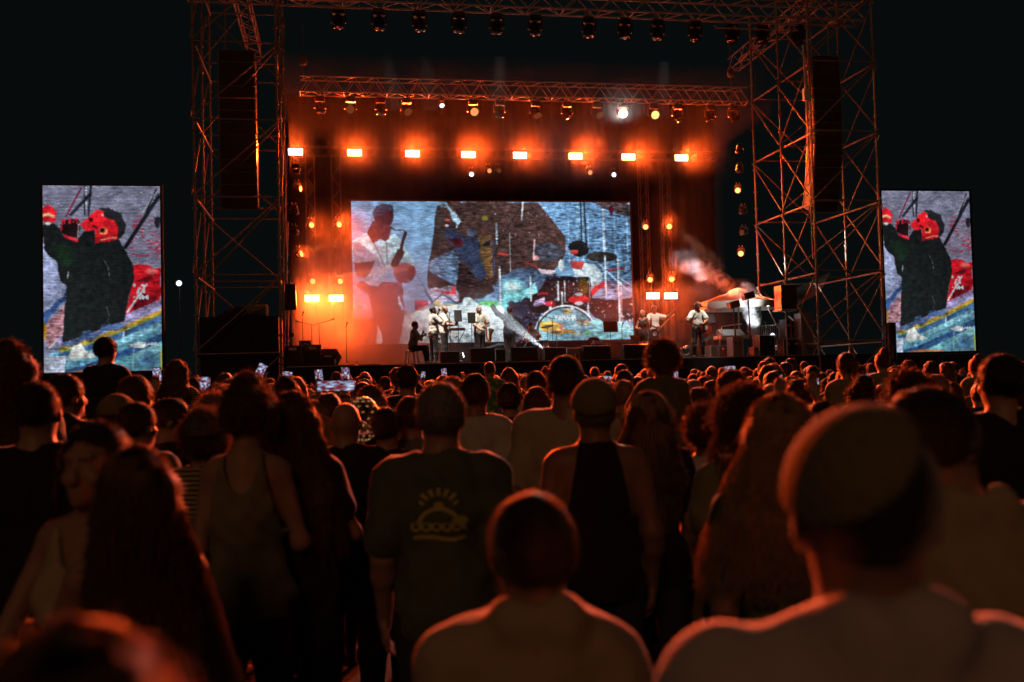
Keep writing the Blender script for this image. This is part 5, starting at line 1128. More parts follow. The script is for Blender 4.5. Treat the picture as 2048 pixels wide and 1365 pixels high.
b = MB(); b.lathe((cx_,Yu,ap.z-.16),(0,0,1),[(.42,0),(.30,.10),(.08,.17),(.0,.18)],12); b.build('vent', M['canvas'], t, True)
pipe('pole',(cx_,Yu,DZ),(cx_,Yu,ap.z-.06),.03,t,M['worn_wood'])
def case(label, px0, px1, Y, h, mt='case_panel', z=DZ, name='flight_case', d=.55, group='flight cases and racks right of the stage'):
    x0,x1 = deck_x(px0,Y),deck_x(px1,Y); t = thing(name, label, 'case', ((x0+x1)/2,Y,z), group); b = MB(); b.box((x0+.012,Y+.012,z+.004),(x1-.012,Y+d-.012,z+h-.012)); b.build('body', M[mt], t)
    for x in (x0,x1-.025):
        for y in (Y,Y+d-.025): b = MB(); b.box((x,y,z+.002),(x+.025,y+.025,z+h)); b.build('edge', M['aluminium'], t)
    for zz in (z+.003,z+h-.025): 
        for y in (Y-.001,Y+d-.024): b = MB(); b.box((x0+.026,y,zz),(x1-.026,y+.023,zz+.022)); b.build('edge', M['aluminium'], t)
    for x in (x0+(x1-x0)*.3,x0+(x1-x0)*.7):
        b = MB(); b.box((x-.035,Y+.002,z+h*.62),(x+.035,Y+.011,z+h*.62+.08)); b.build('latch', M['chrome'], t)
    return t
case('upright pale flight case with latches in front of the mixing desk',1466,1486,1.4,.74); case('low case right of the guitarist, warm lit',1421,1436,2.2,.46,'worn_wood'); case('low dark case behind the gooseneck stand',1438,1464,2.6,.48,'black_plastic')
case('small pale case next to the smoke machine',1508,1518,1.2,.36); case('big black rack with a label in front of the railing',1519,1551,1.3,.76,'black_plastic')
case('tall silver case panel standing at the inner leg of the right tower',1604,1628,1.1,1.52,'silver_panel'); case('dark covered rack beside the tall silver panel',1568,1603,1.5,.62,'black_cloth')
for k,(a,b_,zz,hh) in enumerate(((1573,1583,.63,.72),(1584,1593,.63,.66),(1594,1603,.63,.62))): case('%s of the three small racks stacked on the covered rack'%['leftmost','middle','rightmost'][k],a,b_,1.7,hh,'black_plastic',DZ+zz)
x0,x1,Yk = deck_x(1443,3.4),deck_x(1500,3.4),3.4; t = thing('mixing_desk', 'mixing desk on a pale case top under the umbrella', 'mixing desk', ((x0+x1)/2,Yk,DZ))
b = MB(); b.box((x0,Yk,DZ+.72),(x1,Yk+.8,DZ+.86),.02); b.build('case_top', M['canvas'], t); b = MB(); b.prism([(x0+.1,Yk+.1,DZ+.865),(x0+.1,Yk+.7,DZ+.865),(x0+.1,Yk+.7,DZ+1.12),(x0+.1,Yk+.6,DZ+1.12)],(x1-x0-.2,0,0)); b.build('console', M['black_plastic'], t)
pipe('rail',(x0+.05,Yk+.05,DZ+1.2),(x1-.3,Yk+.05,DZ+1.28),.015,t,M['aluminium']); pipe('rail',(x0+.05,Yk+.05,DZ+.86),(x0+.05,Yk+.05,DZ+1.2),.015,t,M['aluminium'])
for xx in (x0+.1,x1-.1): pipe('leg',(xx,Yk+.4,DZ),(xx,Yk+.4,DZ+.72),.03,t,M['aluminium'])
x0,x1,Yk = deck_x(1513,4.2),deck_x(1569,4.2),4.2; t = thing('railing', 'metal railing with thin bars behind the black rack', 'railing', ((x0+x1)/2,Yk,DZ)); zt = at(1540,650,Yk).z
pipe('rail',(x0,Yk,zt-.06),(x1,Yk,zt+.03),.022,t,M['aluminium']); pipe('rail',(x0,Yk,DZ+.3),(x1,Yk,DZ+.3),.022,t,M['aluminium'])
n = 15
for k in range(n+1): xx = x0+(x1-x0)*k/n; pipe('bar',(xx,Yk,DZ+.3),(xx,Yk,zt-.06+.09*k/n),.009,t,M['aluminium'],6)
for xx in (x0,x1): pipe('post',(xx,Yk,DZ),(xx,Yk,zt),.022,t,M['aluminium'])
# stands with heads, front-fill speaker in the tower, smoke machine
for px,topy,Y,lab in ((1467,610,2.4,'dark lamp on a thick stand in front of the umbrella pole'),(1496,592,2.6,'boxy dark lamp on a stand in front of the umbrella')):
    p_ = at(px,topy,Y); t = thing('lamp_stand', lab, 'stage light', (p_.x,Y,DZ)); pipe('pole',(p_.x+.06,Y,DZ),(p_.x,Y,p_.z-.15),.03,t,M['black_metal']); b = MB(); b.obox((p_.x,Y,p_.z),(.19,.0,.05),(0,.16,0),(-.03,0,.12)); b.build('housing', M['black_plastic'], t)
    b = MB(); b.obox((p_.x-.0,Y-.165,p_.z),(.15,.0,.04),(0,.006,0),(-.02,0,.09)); b.build('barn_door', M['black_metal'], t)
    for k in range(3): a = 2.1*k; pipe('foot',(p_.x+.06,Y,DZ+.4),(p_.x+.06+.35*math.cos(a),Y+.35*math.sin(a),DZ+.015),.014,t,M['black_metal'],6)
p_ = at(1512,690,3.2); t = thing('smoke_machine', 'small smoke machine with a bright nozzle sending up a white plume', 'machine', (p_.x,3.2,DZ)); b = MB(); b.box((p_.x-.16,3.15,DZ+.003),(p_.x+.12,3.7,DZ+.24),.02); b.build('body', M['white_plastic'], t); pipe('nozzle',(p_.x,3.2,DZ+.2),(p_.x-.02,3.1,DZ+.45),.045,t,M['chrome'])
z0,z1 = at(1578,618,.5).z,at(1578,570,.5).z; x0,x1 = at(1563,600,.5).x,at(1594,600,.5).x; t = thing('side_fill_speaker', 'dark box loudspeaker on a shelf inside the right tower', 'loudspeaker', ((x0+x1)/2,.5,z0)); b = MB(); b.box((x0,.5,z0),(x1,1.1,z1),.02); b.build('cabinet', M['black_plastic'], t); b = MB(); b.box((x0-.05,.4,z0-.06),(x1+.05,1.15,z0-.004)); b.build('shelf', M['aluminium'], t)
b = MB(); b.box((x0+.05,.488,z0+.06),(x1-.04,.498,z1-.06)); b.build('grille', M['speaker_grille'], t); pipe('leg',((x0+x1)/2,.8,DZ),((x0+x1)/2,.8,z0-.06),.03,t,M['aluminium'])
q = [at(1593,577,6.5),at(1661,545,7.2),at(1640,585,6.8),at(1596,611,6.4)]; b = MB(); n = 8; vs = []
for i in range(n+1):
    for j in range(n+1):
        u,v = i/n,j/n; p_ = (q[0]*(1-u)+q[1]*u)*(1-v)+(q[3]*(1-u)+q[2]*u)*v; p_.y += .25*math.sin(u*3.1)*math.sin(v*3.1); vs.append(p_)
b.add(vs,[(i*(n+1)+j,(i+1)*(n+1)+j,(i+1)*(n+1)+j+1,i*(n+1)+j+1) for i in range(n) for j in range(n)]); tag(b.build('tarpaulin', M['tarp'], None, True), 'orange lit tarpaulin stretched behind the right scaffold tower', 'tarpaulin')
p_ = at(1782,645,.6); b = MB(); b.lathe((p_.x,.6,0),(0,0,1),[(0,0),(.16,0),(.16,p_.z-.02),(0,p_.z)],16); tag(b.build('covered_post', M['black_plastic'], None, True), 'black round post in front of the lower left corner of the right video screen', 'post')
for px,py,Y,lab in ((670,688,.25,'small water bottle standing on the left front of the stage floor'),(1150,690,.3,'small bottle on the stage edge in front of the monitors')):
    x = deck_x(px,Y); b = MB(); b.lathe((x,Y,DZ+.005),(0,0,1),[(0,0),(.032,.0),(.034,.14),(.014,.19),(.014,.22),(0,.222)],10); tag(b.build('bottle', M['white_plastic'], None, True), lab, 'bottle')
# cables lying on the deck edge
for k,(a,c) in enumerate(((650,760),(990,1100),(1290,1400))):
    b = MB(); xa,xc = deck_x(a,.3),deck_x(c,.3); b.tube([(xa+(xc-xa)*i/16,.25+.12*math.sin(i*1.3),DZ+.016+(.10 if i == 9 and k == 0 else 0)) for i in range(17)],.012,6); tag(b.build('cable', M['black_plastic'], None, True), ['thin cable looping on the stage floor near the lone microphone stand','cable lying along the stage front below the singer','cable lying along the stage front near the guitarist'][k], 'cable')

# ------------------------------------------------------------------ audience
def headZ(w): return CAM_F*.165/w
def strands(root, n, L, mt, wave=.010, spread=1., r=.0016, seed=1, curly=False, sway=0., sector=(-.15,1.15)):
    """fine locks over the hair shell, falling from the crown (long) or curling outwards (curly)"""
    R = random.Random(seed); b = MB(); vs = []; fs = []
    for _ in range(n):
        ph = R.uniform(sector[0],sector[1])*math.pi+math.pi          # round the back of the head
        cph,sph = math.cos(ph),math.sin(ph); f1,f2,p1_,p2_ = R.uniform(14,30),R.uniform(14,30),R.uniform(0,6),R.uniform(0,6); k = R.uniform(.6,1.3)
        pts = []
        if curly:
            el = R.uniform(-.4,1.45); d = Vector((cph*math.cos(el),sph*math.cos(el),math.sin(el))); p = Vector((d.x*.088*spread,d.y*.108*spread-.015,1.66+d.z*.108*spread)); u = d.orthogonal().normalized(); w = d.cross(u); ln = R.uniform(.03,.075)
            for i in range(9): t = i/8; pts.append(p+d*ln*t+(u*math.cos(t*9+p1_)+w*math.sin(t*9+p1_))*.012*k-Vector((0,0,.02*t*t)))
        else:
            for i in range(5):
                el = math.pi/2*(1-i/4.)*.98; pts.append(Vector((cph*.094*math.cos(el),sph*.112*math.cos(el)-.014,1.665+.108*math.sin(el)+.004*R.random())))
            end = L+R.uniform(-.05,.06); m = 11; out = R.uniform(.0,.035)*spread
            for i in range(1,m+1):
                t = i/m; z = 1.665+(end-1.665)*t; rr = 1+.42*spread*math.sin(min(t*1.6,1.)*math.pi/2)-.25*t
                pts.append(Vector((cph*(.094*rr+out*t)+wave*k*math.sin(z*f1+p1_)*min(t*3,1)+sway*t*t, sph*(.112*1.0+out*t)*(.95+.05*t)-.014-.02*t+wave*k*math.sin(z*f2+p2_)*min(t*3,1), z)))
        N = len(pts); o = len(vs)
        for i,p in enumerate(pts):
            t_ = (pts[min(i+1,N-1)]-pts[max(i-1,0)]).normalized(); u = t_.orthogonal().normalized(); w = t_.cross(u); rr = r*k*(1-.6*i/N)
            for q in range(3): a = 2.094*q; vs.append(p+(u*math.cos(a)+w*math.sin(a))*rr)
        for i in range(N-1):
            for q in range(3): fs.append((o+i*3+q,o+i*3+(q+1)%3,o+(i+1)*3+(q+1)%3,o+(i+1)*3+q))
    me = bpy.data.meshes.new('hair_strands'); me.from_pydata(vs,[],fs); me.polygons.foreach_set('use_smooth',[True]*len(fs)); me.update()
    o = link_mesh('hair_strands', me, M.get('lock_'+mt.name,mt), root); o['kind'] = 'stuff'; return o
def kippah(root, mt, axis=(0,-.35,.9), cut=.050, hw=1., tilt=None):
    ax = V3(*axis); ax = ax/np.linalg.norm(ax); c = V3(0,-.014,1.665)
    me = iso('kippah', [([ell(c,(.1035*hw,.120*(1+(hw-1)*.5),.118*(1+(hw-1)*.4)))],.02)], .006, lambda d,X,Y,Z: np.maximum(d, cut-((X-c[0])*ax[0]+(Y-c[1])*ax[1]+(Z-c[2])*ax[2])))
    return link_mesh('kippah', me, mt, root)
def cap(root):
    kippah(root,M['dark_cap'],(0,-.05,1),.035); b = MB(); n = 10; P0 = [(.085*math.sin(-1.1+2.2*i/n),.085*math.cos(-1.1+2.2*i/n)+.01,1.705) for i in range(n+1)]; P1 = [(.105*math.sin(-1.0+2.0*i/n),.165*math.cos(-1.0+2.0*i/n)+.02,1.69) for i in range(n+1)]
    b.prism(P0+P1[::-1],(0,0,.006)); b.build('cap_brim', M['dark_cap'], root)
def put_person(cx, top, w, cfg, label, Z=None, rz=None, h=None, post=None, drop_to=None, group='audience seen from behind', s=None):
    Z = Z or headZ(w); p = dep(cx, top, Z)
    h = h or min(max(Z*.0026,.0085),.018); cfg = dict(cfg); cfg.setdefault('seed', cx*.37); cfg.setdefault('wr', 1.35 if Z < 6 else 1.)
    zt = p.z; s = s or zt/1.775
    if rz is None: rz = math.atan2(-(7.-p.x), (6.-p.y))+random.uniform(-.25,.25)
    parts = build_person(cfg, h)
    loc = (p.x,p.y,zt-1.775*s if cfg.get('seat') else 0)
    r = person_root(parts, label, loc, rz, s, group)
    if post: post(r)
    hc = cfg.get('hair','short')
    if hc and Z < 9 and cfg.get('fz',True): fuzz(r, int(3600 if Z < 4.5 else 1700), {'short':.010,'bald':.007,'long':.022,'curly':.035,'bun':.025,'pony':.02}[hc]*(1.25 if Z > 4.5 else 1.), M[cfg.get('hairc','hair_black')], int(cx), .0006+.00016*Z, .5 if hc != 'curly' else .15)
    return r
def carrier(child_root, label, cfg=None, hc='hair_black', sh='cloth_black'):
    """the grown-up whose shoulders carry a child"""
    x,y,z = child_root.location; s = child_root.scale.x; hip = z+.87*s; sc = (hip+.02)/1.50
    c = dict(hair='short', hairc=hc, shirt=sh, armL=((-.30,.22,1.22),(-.13,.22,1.40),(.2,-.3,.8),(0,-1,0),.8), armR=((.30,.22,1.22),(.13,.22,1.40),(-.2,-.3,.8),(0,-1,0),.8), seed=x)
    c.update(cfg or {}); return person_root(build_person(c,.016), label, (x,y+.06,0), child_root.rotation_euler.z, sc, 'grown-ups carrying children')
def decal(root, material, x0, x1, z0, z1, nx, nz, mask, name='print', back=True):
    """a print that lies 2 mm proud of the back of the shirt"""
    from mathutils.bvhtree import BVHTree
    me = child(root,'shirt')[0].data; bv = BVHTree.FromPolygons([v.co for v in me.vertices],[tuple(p.vertices) for p in me.polygons])
    P_ = {}
    def pt(i,j):
        if (i,j) not in P_:
            o = Vector((x0+(x1-x0)*i/nx,-1 if back else 1,z0+(z1-z0)*j/nz)); hit = bv.ray_cast(o,Vector((0,1 if back else -1,0))); P_[(i,j)] = None if hit[0] is None else hit[0]+Vector((0,-.003 if back else .003,0))
        return P_[(i,j)]
    vs,fs,ix = [],[],{}
    for i in range(nx):
        for j in range(nz):
            if not mask((i+.5)/nx,(j+.5)/nz): continue
            q = [(i,j),(i+1,j),(i+1,j+1),(i,j+1)]
            if any(pt(*k) is None for k in q): continue
            for k in q:
                if k not in ix: ix[k] = len(vs); vs.append(pt(*k))
            fs.append(tuple(ix[k] for k in q))
    me2 = bpy.data.meshes.new(name); me2.from_pydata(vs,[],fs); me2.update(); return link_mesh(name, me2, material, root)
D('print_yellow', (.75,.72,.20), .8, noise=.2); D('print_green', (.10,.22,.06), .8, noise=.3)
D('knit_cap', (.30,.27,.13), .9, noise=.35, scale=60, bump=.6, bscale=140)
D('dark_cap', (.03,.03,.035), .8, noise=.3, scale=60, bump=.5, bscale=140)
def stripe_mat(name, a, c, scale, dirn='Z'):
    m = mat(name,a,.85,noise=.1); nt = m.node_tree; wv = nt.nodes.new('ShaderNodeTexWave'); wv.inputs['Scale'].default_value = scale; wv.bands_direction = dirn; wv.inputs['Distortion'].default_value = 1.5; wv.inputs['Detail'].default_value = 1
    mx = nt.nodes.new('ShaderNodeMix'); mx.data_type = 'RGBA'; mx.inputs[6].default_value = tuple(a)+(1,); mx.inputs[7].default_value = tuple(c)+(1,)
    tc = nt.nodes.new('ShaderNodeTexCoord'); rp = nt.nodes.new('ShaderNodeMath'); rp.operation = 'GREATER_THAN'; rp.inputs[1].default_value = .5
    nt.links.new(tc.outputs['Object'],wv.inputs[0]); nt.links.new(wv.outputs['Fac'],rp.inputs[0]); nt.links.new(rp.outputs[0],mx.inputs[0]); nt.links.new(mx.outputs[2],nt.nodes['Principled BSDF'].inputs['Base Color']); M[name] = m; return m
stripe_mat('striped_top',(.55,.50,.22),(.05,.05,.03),14); stripe_mat('striped_cap',(.03,.03,.03),(.22,.20,.12),22)
def patch_mat(name, a, c, scale):
    m = mat(name,a,.85,noise=.1); nt = m.node_tree; n = nt.nodes.new('ShaderNodeTexNoise'); n.inputs['Scale'].default_value = scale; n.inputs['Detail'].default_value = 2; rp = nt.nodes.new('ShaderNodeMapRange'); rp.inputs[1].default_value = .47; rp.inputs[2].default_value = .55
    mx = nt.nodes.new('ShaderNodeMix'); mx.data_type = 'RGBA'; mx.inputs[6].default_value = tuple(a)+(1,); mx.inputs[7].default_value = tuple(c)+(1,); tc = nt.nodes.new('ShaderNodeTexCoord')
    nt.links.new(tc.outputs['Object'],n.inputs['Vector']); nt.links.new(n.outputs['Fac'],rp.inputs[0]); nt.links.new(rp.outputs[0],mx.inputs[0]); nt.links.new(mx.outputs[2],nt.nodes['Principled BSDF'].inputs['Base Color']); M[name] = m
patch_mat('tie_dye',(.10,.30,.10),(.45,.50,.22),14); patch_mat('leafy_print',(.05,.09,.04),(.22,.30,.12),16)

UPR = lambda: ((.32,.16,1.52),(.16,.34,1.80),(-.1,.1,1),(0,1,0),.5)
UPL = lambda: ((-.32,.16,1.52),(-.16,.34,1.80),(.1,.1,1),(0,1,0),.5)

# --- very near people
put_person(140,1238,455,dict(fem=True,hair='long',len=1.35,wide=1.1,shirt='cloth_black',hairc='hair_black',frizz=.004,face=False), 'dark blurred head with a red rim in the lower left corner, nearest of all', rz=.5,
    post=lambda r: strands(r,500,1.35,M['hair_brown'],.006,1.05,.0012,4))
def bigman(r):
    kippah(r,M['knit_cap'],(-.66,-.30,.69),.056,1.04)
put_person(1722,822,292,dict(hair='short',hairc='hair_black',shirt='cloth_white',fat=1.34,shoulder=1.16,yaw=-.15,frizz=.001,thick=.006,neck=.066,collar=True,headw=1.04,fz=False,sleeve=.75), 'big blurred man at the lower right with a pale knitted skullcap and a white shirt', Z=1.16, rz=-.1, h=.0085, post=bigman)
put_person(1902,762,150,dict(hair='short',hairc='hair_black',shirt='cloth_cream',fat=1.15,tilt=-.45,yaw=.55,frizz=.003,sleeve=.7,collar=True,shoulder=1.1,roll=-.1), 'man at the right edge in an olive-white shirt, his dark-haired head bowed left', Z=1.95, rz=-.05, h=.0085)
put_person(1062,975,192,dict(hair='short',hairc='hair_black',shirt='cloth_cream',collar=True,fat=.95,shoulder=.98,frizz=.002,thick=.008,neck=.082,sleeve=.7,trousers='denim'), 'short-haired person in a pale collared shirt at the bottom middle of the crowd', Z=1.72, rz=-.12, h=.0085)
# --- the two women at the left
def eyes(r, y=0.):
    for s in (-1,1):
        b = MB(); b.lathe((s*.031,.078,1.648),(0,1,0),[(0,-.012),(.009,-.008),(.012,0),(.009,.008),(.005,.0108)],14); e = b.build('eye', M['eye_white'], r, True)
        b = MB(); b.lathe((s*.031,.0885,1.648),(0,1,0),[(.0055,0),(.004,.0016),(0,.0022)],12); b.build('iris', M['iris'], e, True)
    b = MB(); b.tube([(-.024,.096,1.578),(-.012,.104,1.573),(0,.106,1.572),(.012,.104,1.573),(.024,.096,1.578)],[.002,.004,.0045,.004,.002],8); b.build('lips', M['lips'], r, True)
put_person(188,842,112,dict(fem=True,hair='long',len=1.22,wide=1.0,shirt='cloth_cream',tank=True,neck=.11,skin='skin_light',hairc='hair_black',trousers='cloth_black',frizz=.004,armL=((-.25,.12,1.12),(.02,.26,1.06),(.9,.2,0),(0,1,0),.5),armR=((.24,.10,1.14),(.05,.26,1.00),(-.9,.2,0),(0,1,0),.5)), 'smiling woman in a cream tank top turned back towards the camera', Z=2.62, rz=math.pi-.36, h=.0085,
    post=lambda r: (eyes(r), strands(r,300,1.2,M['hair_black'],.008,1.,.0014,9)))
put_person(272,890,128,dict(fem=True,hair='long',len=1.02,wide=1.0,sway=.15,shirt='cloth_black',tank=True,neck=.10,skin='skin_light',hairc='hair_brown',trousers='cloth_black',frizz=.006,armL=((-.25,.16,1.14),(-.30,.36,1.08),(0,.9,0),(0,0,1),.5)), 'woman with very long wavy hair whose edge glows red, facing the smiling woman', Z=2.35, rz=.25, h=.0085,
    post=lambda r: (strands(r,600,.95,M['hair_brown'],.018,1.25,.0018,12,sway=.10), strands(r,380,.98,M['hair_brown'],.018,1.5,.0021,112,sway=.12,sector=(.88,1.14))))
def phone_at(p, n, label, lit='phone_screen', w=.072, hgt=.15, land=False, roll=0.):
    """a phone centred on p whose screen faces n"""
    n = Vector(n).normalized(); up = Vector((0,0,1)); r = up.cross(n).normalized()*-1; u = n.cross(r)*-1
    if u.z < 0: u = -u
    if roll: r,u = r*math.cos(roll)+u*math.sin(roll), u*math.cos(roll)-r*math.sin(roll)
    if land: w,hgt = hgt,w
    t = thing('phone', label, 'phone', p, 'phones held up in the crowd'); b = MB(); b.obox(p,r*w/2,u*hgt/2,n*.004); b.build('body', M['gloss_black'], t)
    b = MB(); c = Vector(p)+n*.0046; b.add([c-r*(w/2-.003)-u*(hgt/2-.006),c+r*(w/2-.003)-u*(hgt/2-.006),c+r*(w/2-.003)+u*(hgt/2-.006),c-r*(w/2-.003)+u*(hgt/2-.006)],[(0,1,2,3)]); b.build('screen', M[lit], t)
    return t
def screen_mat():
    m = bpy.data.materials.new('phone_screen'); m.use_nodes = True; nt = m.node_tree
    for n in list(nt.nodes): nt.nodes.remove(n)
    o = nt.nodes.new('ShaderNodeOutputMaterial'); e = nt.nodes.new('ShaderNodeEmission'); tc = nt.nodes.new('ShaderNodeTexCoord'); mp = nt.nodes.new('ShaderNodeMapping'); n = nt.nodes.new('ShaderNodeTexNoise'); cr = nt.nodes.new('ShaderNodeValToRGB')
    mp.inputs['Scale'].default_value = (4,4,7); n.inputs['Detail'].default_value = 3; n.inputs['Scale'].default_value = 1.
    el = cr.color_ramp.elements; el[0].position = .36; el[0].color = (.01,.005,.01,1); el[1].position = .72; el[1].color = (1,.9,.8,1)
    for p_,c in ((.46,(.30,.03,.02,1)),(.54,(.12,.22,.42,1)),(.62,(.55,.70,.95,1))): x = el.new(p_); x.color = c
    nt.links.new(tc.outputs['Generated'],mp.inputs[0]); nt.links.new(mp.outputs[0],n.inputs['Vector']); nt.links.new(n.outputs['Fac'],cr.inputs[0]); nt.links.new(cr.outputs[0],e.inputs['Color']); e.inputs['Strength'].default_value = .9; nt.links.new(e.outputs[0],o.inputs[0]); M['phone_screen'] = m
screen_mat()
def to_local(cx, top, Z, rz, q):
    p = dep(cx,top,Z); s_ = p.z/1.775; d = (Vector(q)-Vector((p.x,p.y,0)))/s_; c,n = math.cos(rz),math.sin(rz); return (c*d.x+n*d.y, -n*d.x+c*d.y, d.z)
PH = dep(614,1040,3.95); pl_ = to_local(490,768,3.7,-.12,PH)
bun = put_person(490,768,96,dict(fem=True,shoulder=.95,hair='bun',bun=(-.01,-.02,1.775),thick=.020,frizz=.007,shirt='cloth_olive',tank=True,neck=.105,skin='skin_light',hairc='hair_brown',trousers='cloth_black',tilt=-.25,yaw=-.25,armR=((.205,.02,1.14),(pl_[0]+.015,pl_[1]-.06,pl_[2]-.09),(-.1,.4,.8),(-.2,-.8,.2),.8)), 'woman with a messy bun and an olive tank top looking down at her phone', Z=3.7, rz=-.12, h=.0085,
    post=lambda r: strands(r,160,1.6,M['hair_brown'],.01,1.,.0012,5,curly=True))
p = PH; phone_at(p,(-.35,-.75,.75),'phone glowing pale in the hand of the woman with the bun','phone_white')
p = dep(646,1020,4.4); phone_at(p,(-.35,-.8,.6),'second pale glowing phone just beyond the first, held low','phone_white')
put_person(584,782,82,dict(fem=True,hair='long',len=1.12,wide=1.05,sway=.10,shirt='cloth_black',hairc='hair_brown',skin='skin_light',trousers='denim',frizz=.008,armR=((.25,.08,1.14),(.10,.36,1.20),(-.2,.9,.2),(0,0,1),.8)), 'woman with long wavy hair, its right edge glowing red, behind the woman with the bun', Z=3.95, h=.0095,
    post=lambda r: (strands(r,380,1.08,M['hair_brown'],.018,1.3,.0018,14,sway=.06), strands(r,220,1.10,M['hair_brown'],.016,1.4,.0021,114,sway=.05,sector=(.88,1.14))))
# --- middle
def sunprint(r):
    def mk(u,v):
        x,z = (u-.5)*2,(v-.5)*2
        if abs(math.hypot(x,(z+.35)*1.1)-.62) < .075 and z > -.30: return True
        if math.hypot(x,(z-.32)*1.1) < .16: return True
        a = math.atan2(z-.15,x); rr = math.hypot(x,z-.15)
        if .52 < rr < .80 and z > .25 and math.sin(a*17) > -.15 and abs(x) < .62: return True
        if -.62 < z < -.30 and (math.sin(x*19)*math.cos(z*15) > -.1) and abs(x) < .92: return True
        if math.hypot((x-.66)/1.6,z+.22) < .17: return True
        return -.90 < z+.06*math.sin(x*4) < -.76 and abs(x) < .85
    decal(r,M['print_yellow'],-.128,.098,1.195,1.395,64,56,mk)
put_person(880,762,90,dict(hair='short',hairc='hair_grey',shirt='cloth_green',fat=1.02,sleeve=.75,skin='skin_light',trousers='denim',hem=.78,frizz=.002,shoulder=1.05), 'man in a dark green T-shirt with a faded yellow rising-sun print on its back', Z=3.45, rz=-.10, h=.0095, post=sunprint)
put_person(1187,760,84,dict(hair='short',hairc='hair_grey',shirt='cloth_black',sleeve=0,tank=True,vest=True,skin='skin_tan',fat=1.08,frizz=.002,headw=1.0,shoulder=1.05), 'man in a black sleeveless top with a knitted skullcap covering his whole crown', Z=3.9, rz=-.15, h=.0095, post=lambda r: kippah(r,M['knit_cap'],(-.1,-.45,.85),.018))
put_person(1130,709,68,dict(hair='short',hairc='hair_black',shirt='cloth_cream',fat=1.22,sleeve=.75,skin='skin_tan',shoulder=1.06,frizz=.002), 'tallest broad man in a pale T-shirt in the middle of the crowd', Z=4.8, h=.0125)
put_person(950,746,52,dict(hair='short',hairc='hair_black',shirt='cloth_white',fat=1.05,sleeve=.7,skin='skin_tan',neck=.09), 'man in a white T-shirt with black hair left of the tallest man', Z=5.9)
put_person(1295,781,72,dict(fem=True,hair='long',len=1.18,wide=1.,shirt='cloth_black',hairc='hair_brown',frizz=.003), 'woman with long straight hair, its left edge glowing orange', Z=4.3, h=.0105, post=lambda r: (strands(r,380,1.15,M['hair_fair'],.006,1.1,.0015,21,sway=-.04), strands(r,200,1.18,M['hair_fair'],.006,1.6,.0018,121,sway=-.06,sector=(-.14,.12))))
put_person(1484,783,82,dict(fem=True,hair='curly',wide=1.05,frizz=.014,shirt='cloth_olive',hairc='hair_brown'), 'person with a big dark curly head left of the woman with the glowing hair', Z=3.6, h=.0095, post=lambda r: (strands(r,500,1.2,M['hair_brown'],.02,1.1,.0018,22,curly=True), strands(r,260,1.30,M['hair_brown'],.02,1.2,.0018,23)))
put_person(1556,786,118,dict(fem=True,hair='long',len=1.25,wide=1.0,sway=-.12,shirt='leafy_print',hairc='hair_fair',frizz=.007,sleeve=.6), 'woman with thick wavy fair hair glowing orange on its left, in a leafy top', Z=2.75, rz=-.2, h=.0085, post=lambda r: (strands(r,700,1.20,M['hair_fair'],.014,1.25,.0020,24,sway=-.08), strands(r,420,1.22,M['hair_fair'],.014,1.45,.0022,124,sway=-.10,sector=(-.14,.12))))
put_person(1410,815,56,dict(hair='curly',wide=.9,frizz=.010,shirt='cloth_white',hairc='hair_brown',sleeve=.6,armL=((-.34,-.02,1.16),(-.20,.24,1.05),(.4,.8,0),(0,0,1),.6)), 'curly-haired person in a pale T-shirt with a sharply lit left shoulder and arm', Z=4.6, h=.011, post=lambda r: strands(r,260,1.2,M['hair_brown'],.02,.95,.0016,25,curly=True))
put_person(692,797,58,dict(hair=None,hairc='hair_grey',shirt='cloth_black',fat=1.15,sleeve=.7,skin='skin_light',trousers='denim',cut=.55), 'bald man in a black T-shirt in front of the clear balloon', Z=4.9, h=.0115)
put_person(76,758,88,dict(hair='short',thick=.004,hairc='hair_black',shirt='cloth_black',fat=1.1,skin='skin_light',sleeve=.7), 'cropped-hair man in a black shirt near the left edge, one ear edged red', Z=3.8, h=.010)
put_person(133,746,60,dict(hair='short',hairc='hair_black',shirt='cloth_navy',collar=True,yaw=-.3,sleeve=.7), 'man in a dark collared shirt behind the cropped-hair man', Z=5.4)
put_person(18,680,76,dict(fem=True,hair='long',len=1.15,wide=1.05,shirt='cloth_olive',hairc='hair_brown',frizz=.008,sleeve=.3), 'tall woman at the left edge with long red-lit hair and an olive top', Z=4.4, post=lambda r: strands(r,420,1.12,M['hair_brown'],.02,1.3,.0018,31,sway=.05))
put_person(272,751,60,dict(hair='short',hairc='hair_brown',shirt='cloth_black',thick=.014,frizz=.006), 'person with thick short hair below the silhouetted child', Z=5.6)
put_person(276,802,60,dict(hair='short',hairc='hair_black',shirt='cloth_green',yaw=-.25,sleeve=.7), 'man in a green shirt with his ear and neck edged red', Z=4.7)
put_person(236,790,42,dict(hair='short',hairc='hair_black',shirt='cloth_olive',headw=.86), 'small person with a tall olive cap in front of the silhouetted child', Z=5.0, post=lambda r: kippah(r,M['knit_cap'],(0,-.1,1),.012))
put_person(330,794,50,dict(hair='short',hairc='hair_black',shirt='cloth_black',yaw=-1.1,tilt=-.3,skin='skin_light'), 'youth turned in profile to the right, his face edged orange', Z=5.2, h=.0095)
put_person(410,826,74,dict(hair='curly',wide=.98,frizz=.010,hairc='hair_brown',shirt='striped_top',tilt=-.15), 'curly-haired boy with a dark skullcap of thin striped rings', Z=4.3, post=lambda r: (kippah(r,M['striped_cap'],(0,-.4,.9),.046,1.12), strands(r,260,1.2,M['hair_brown'],.02,1.0,.0016,33,curly=True)))
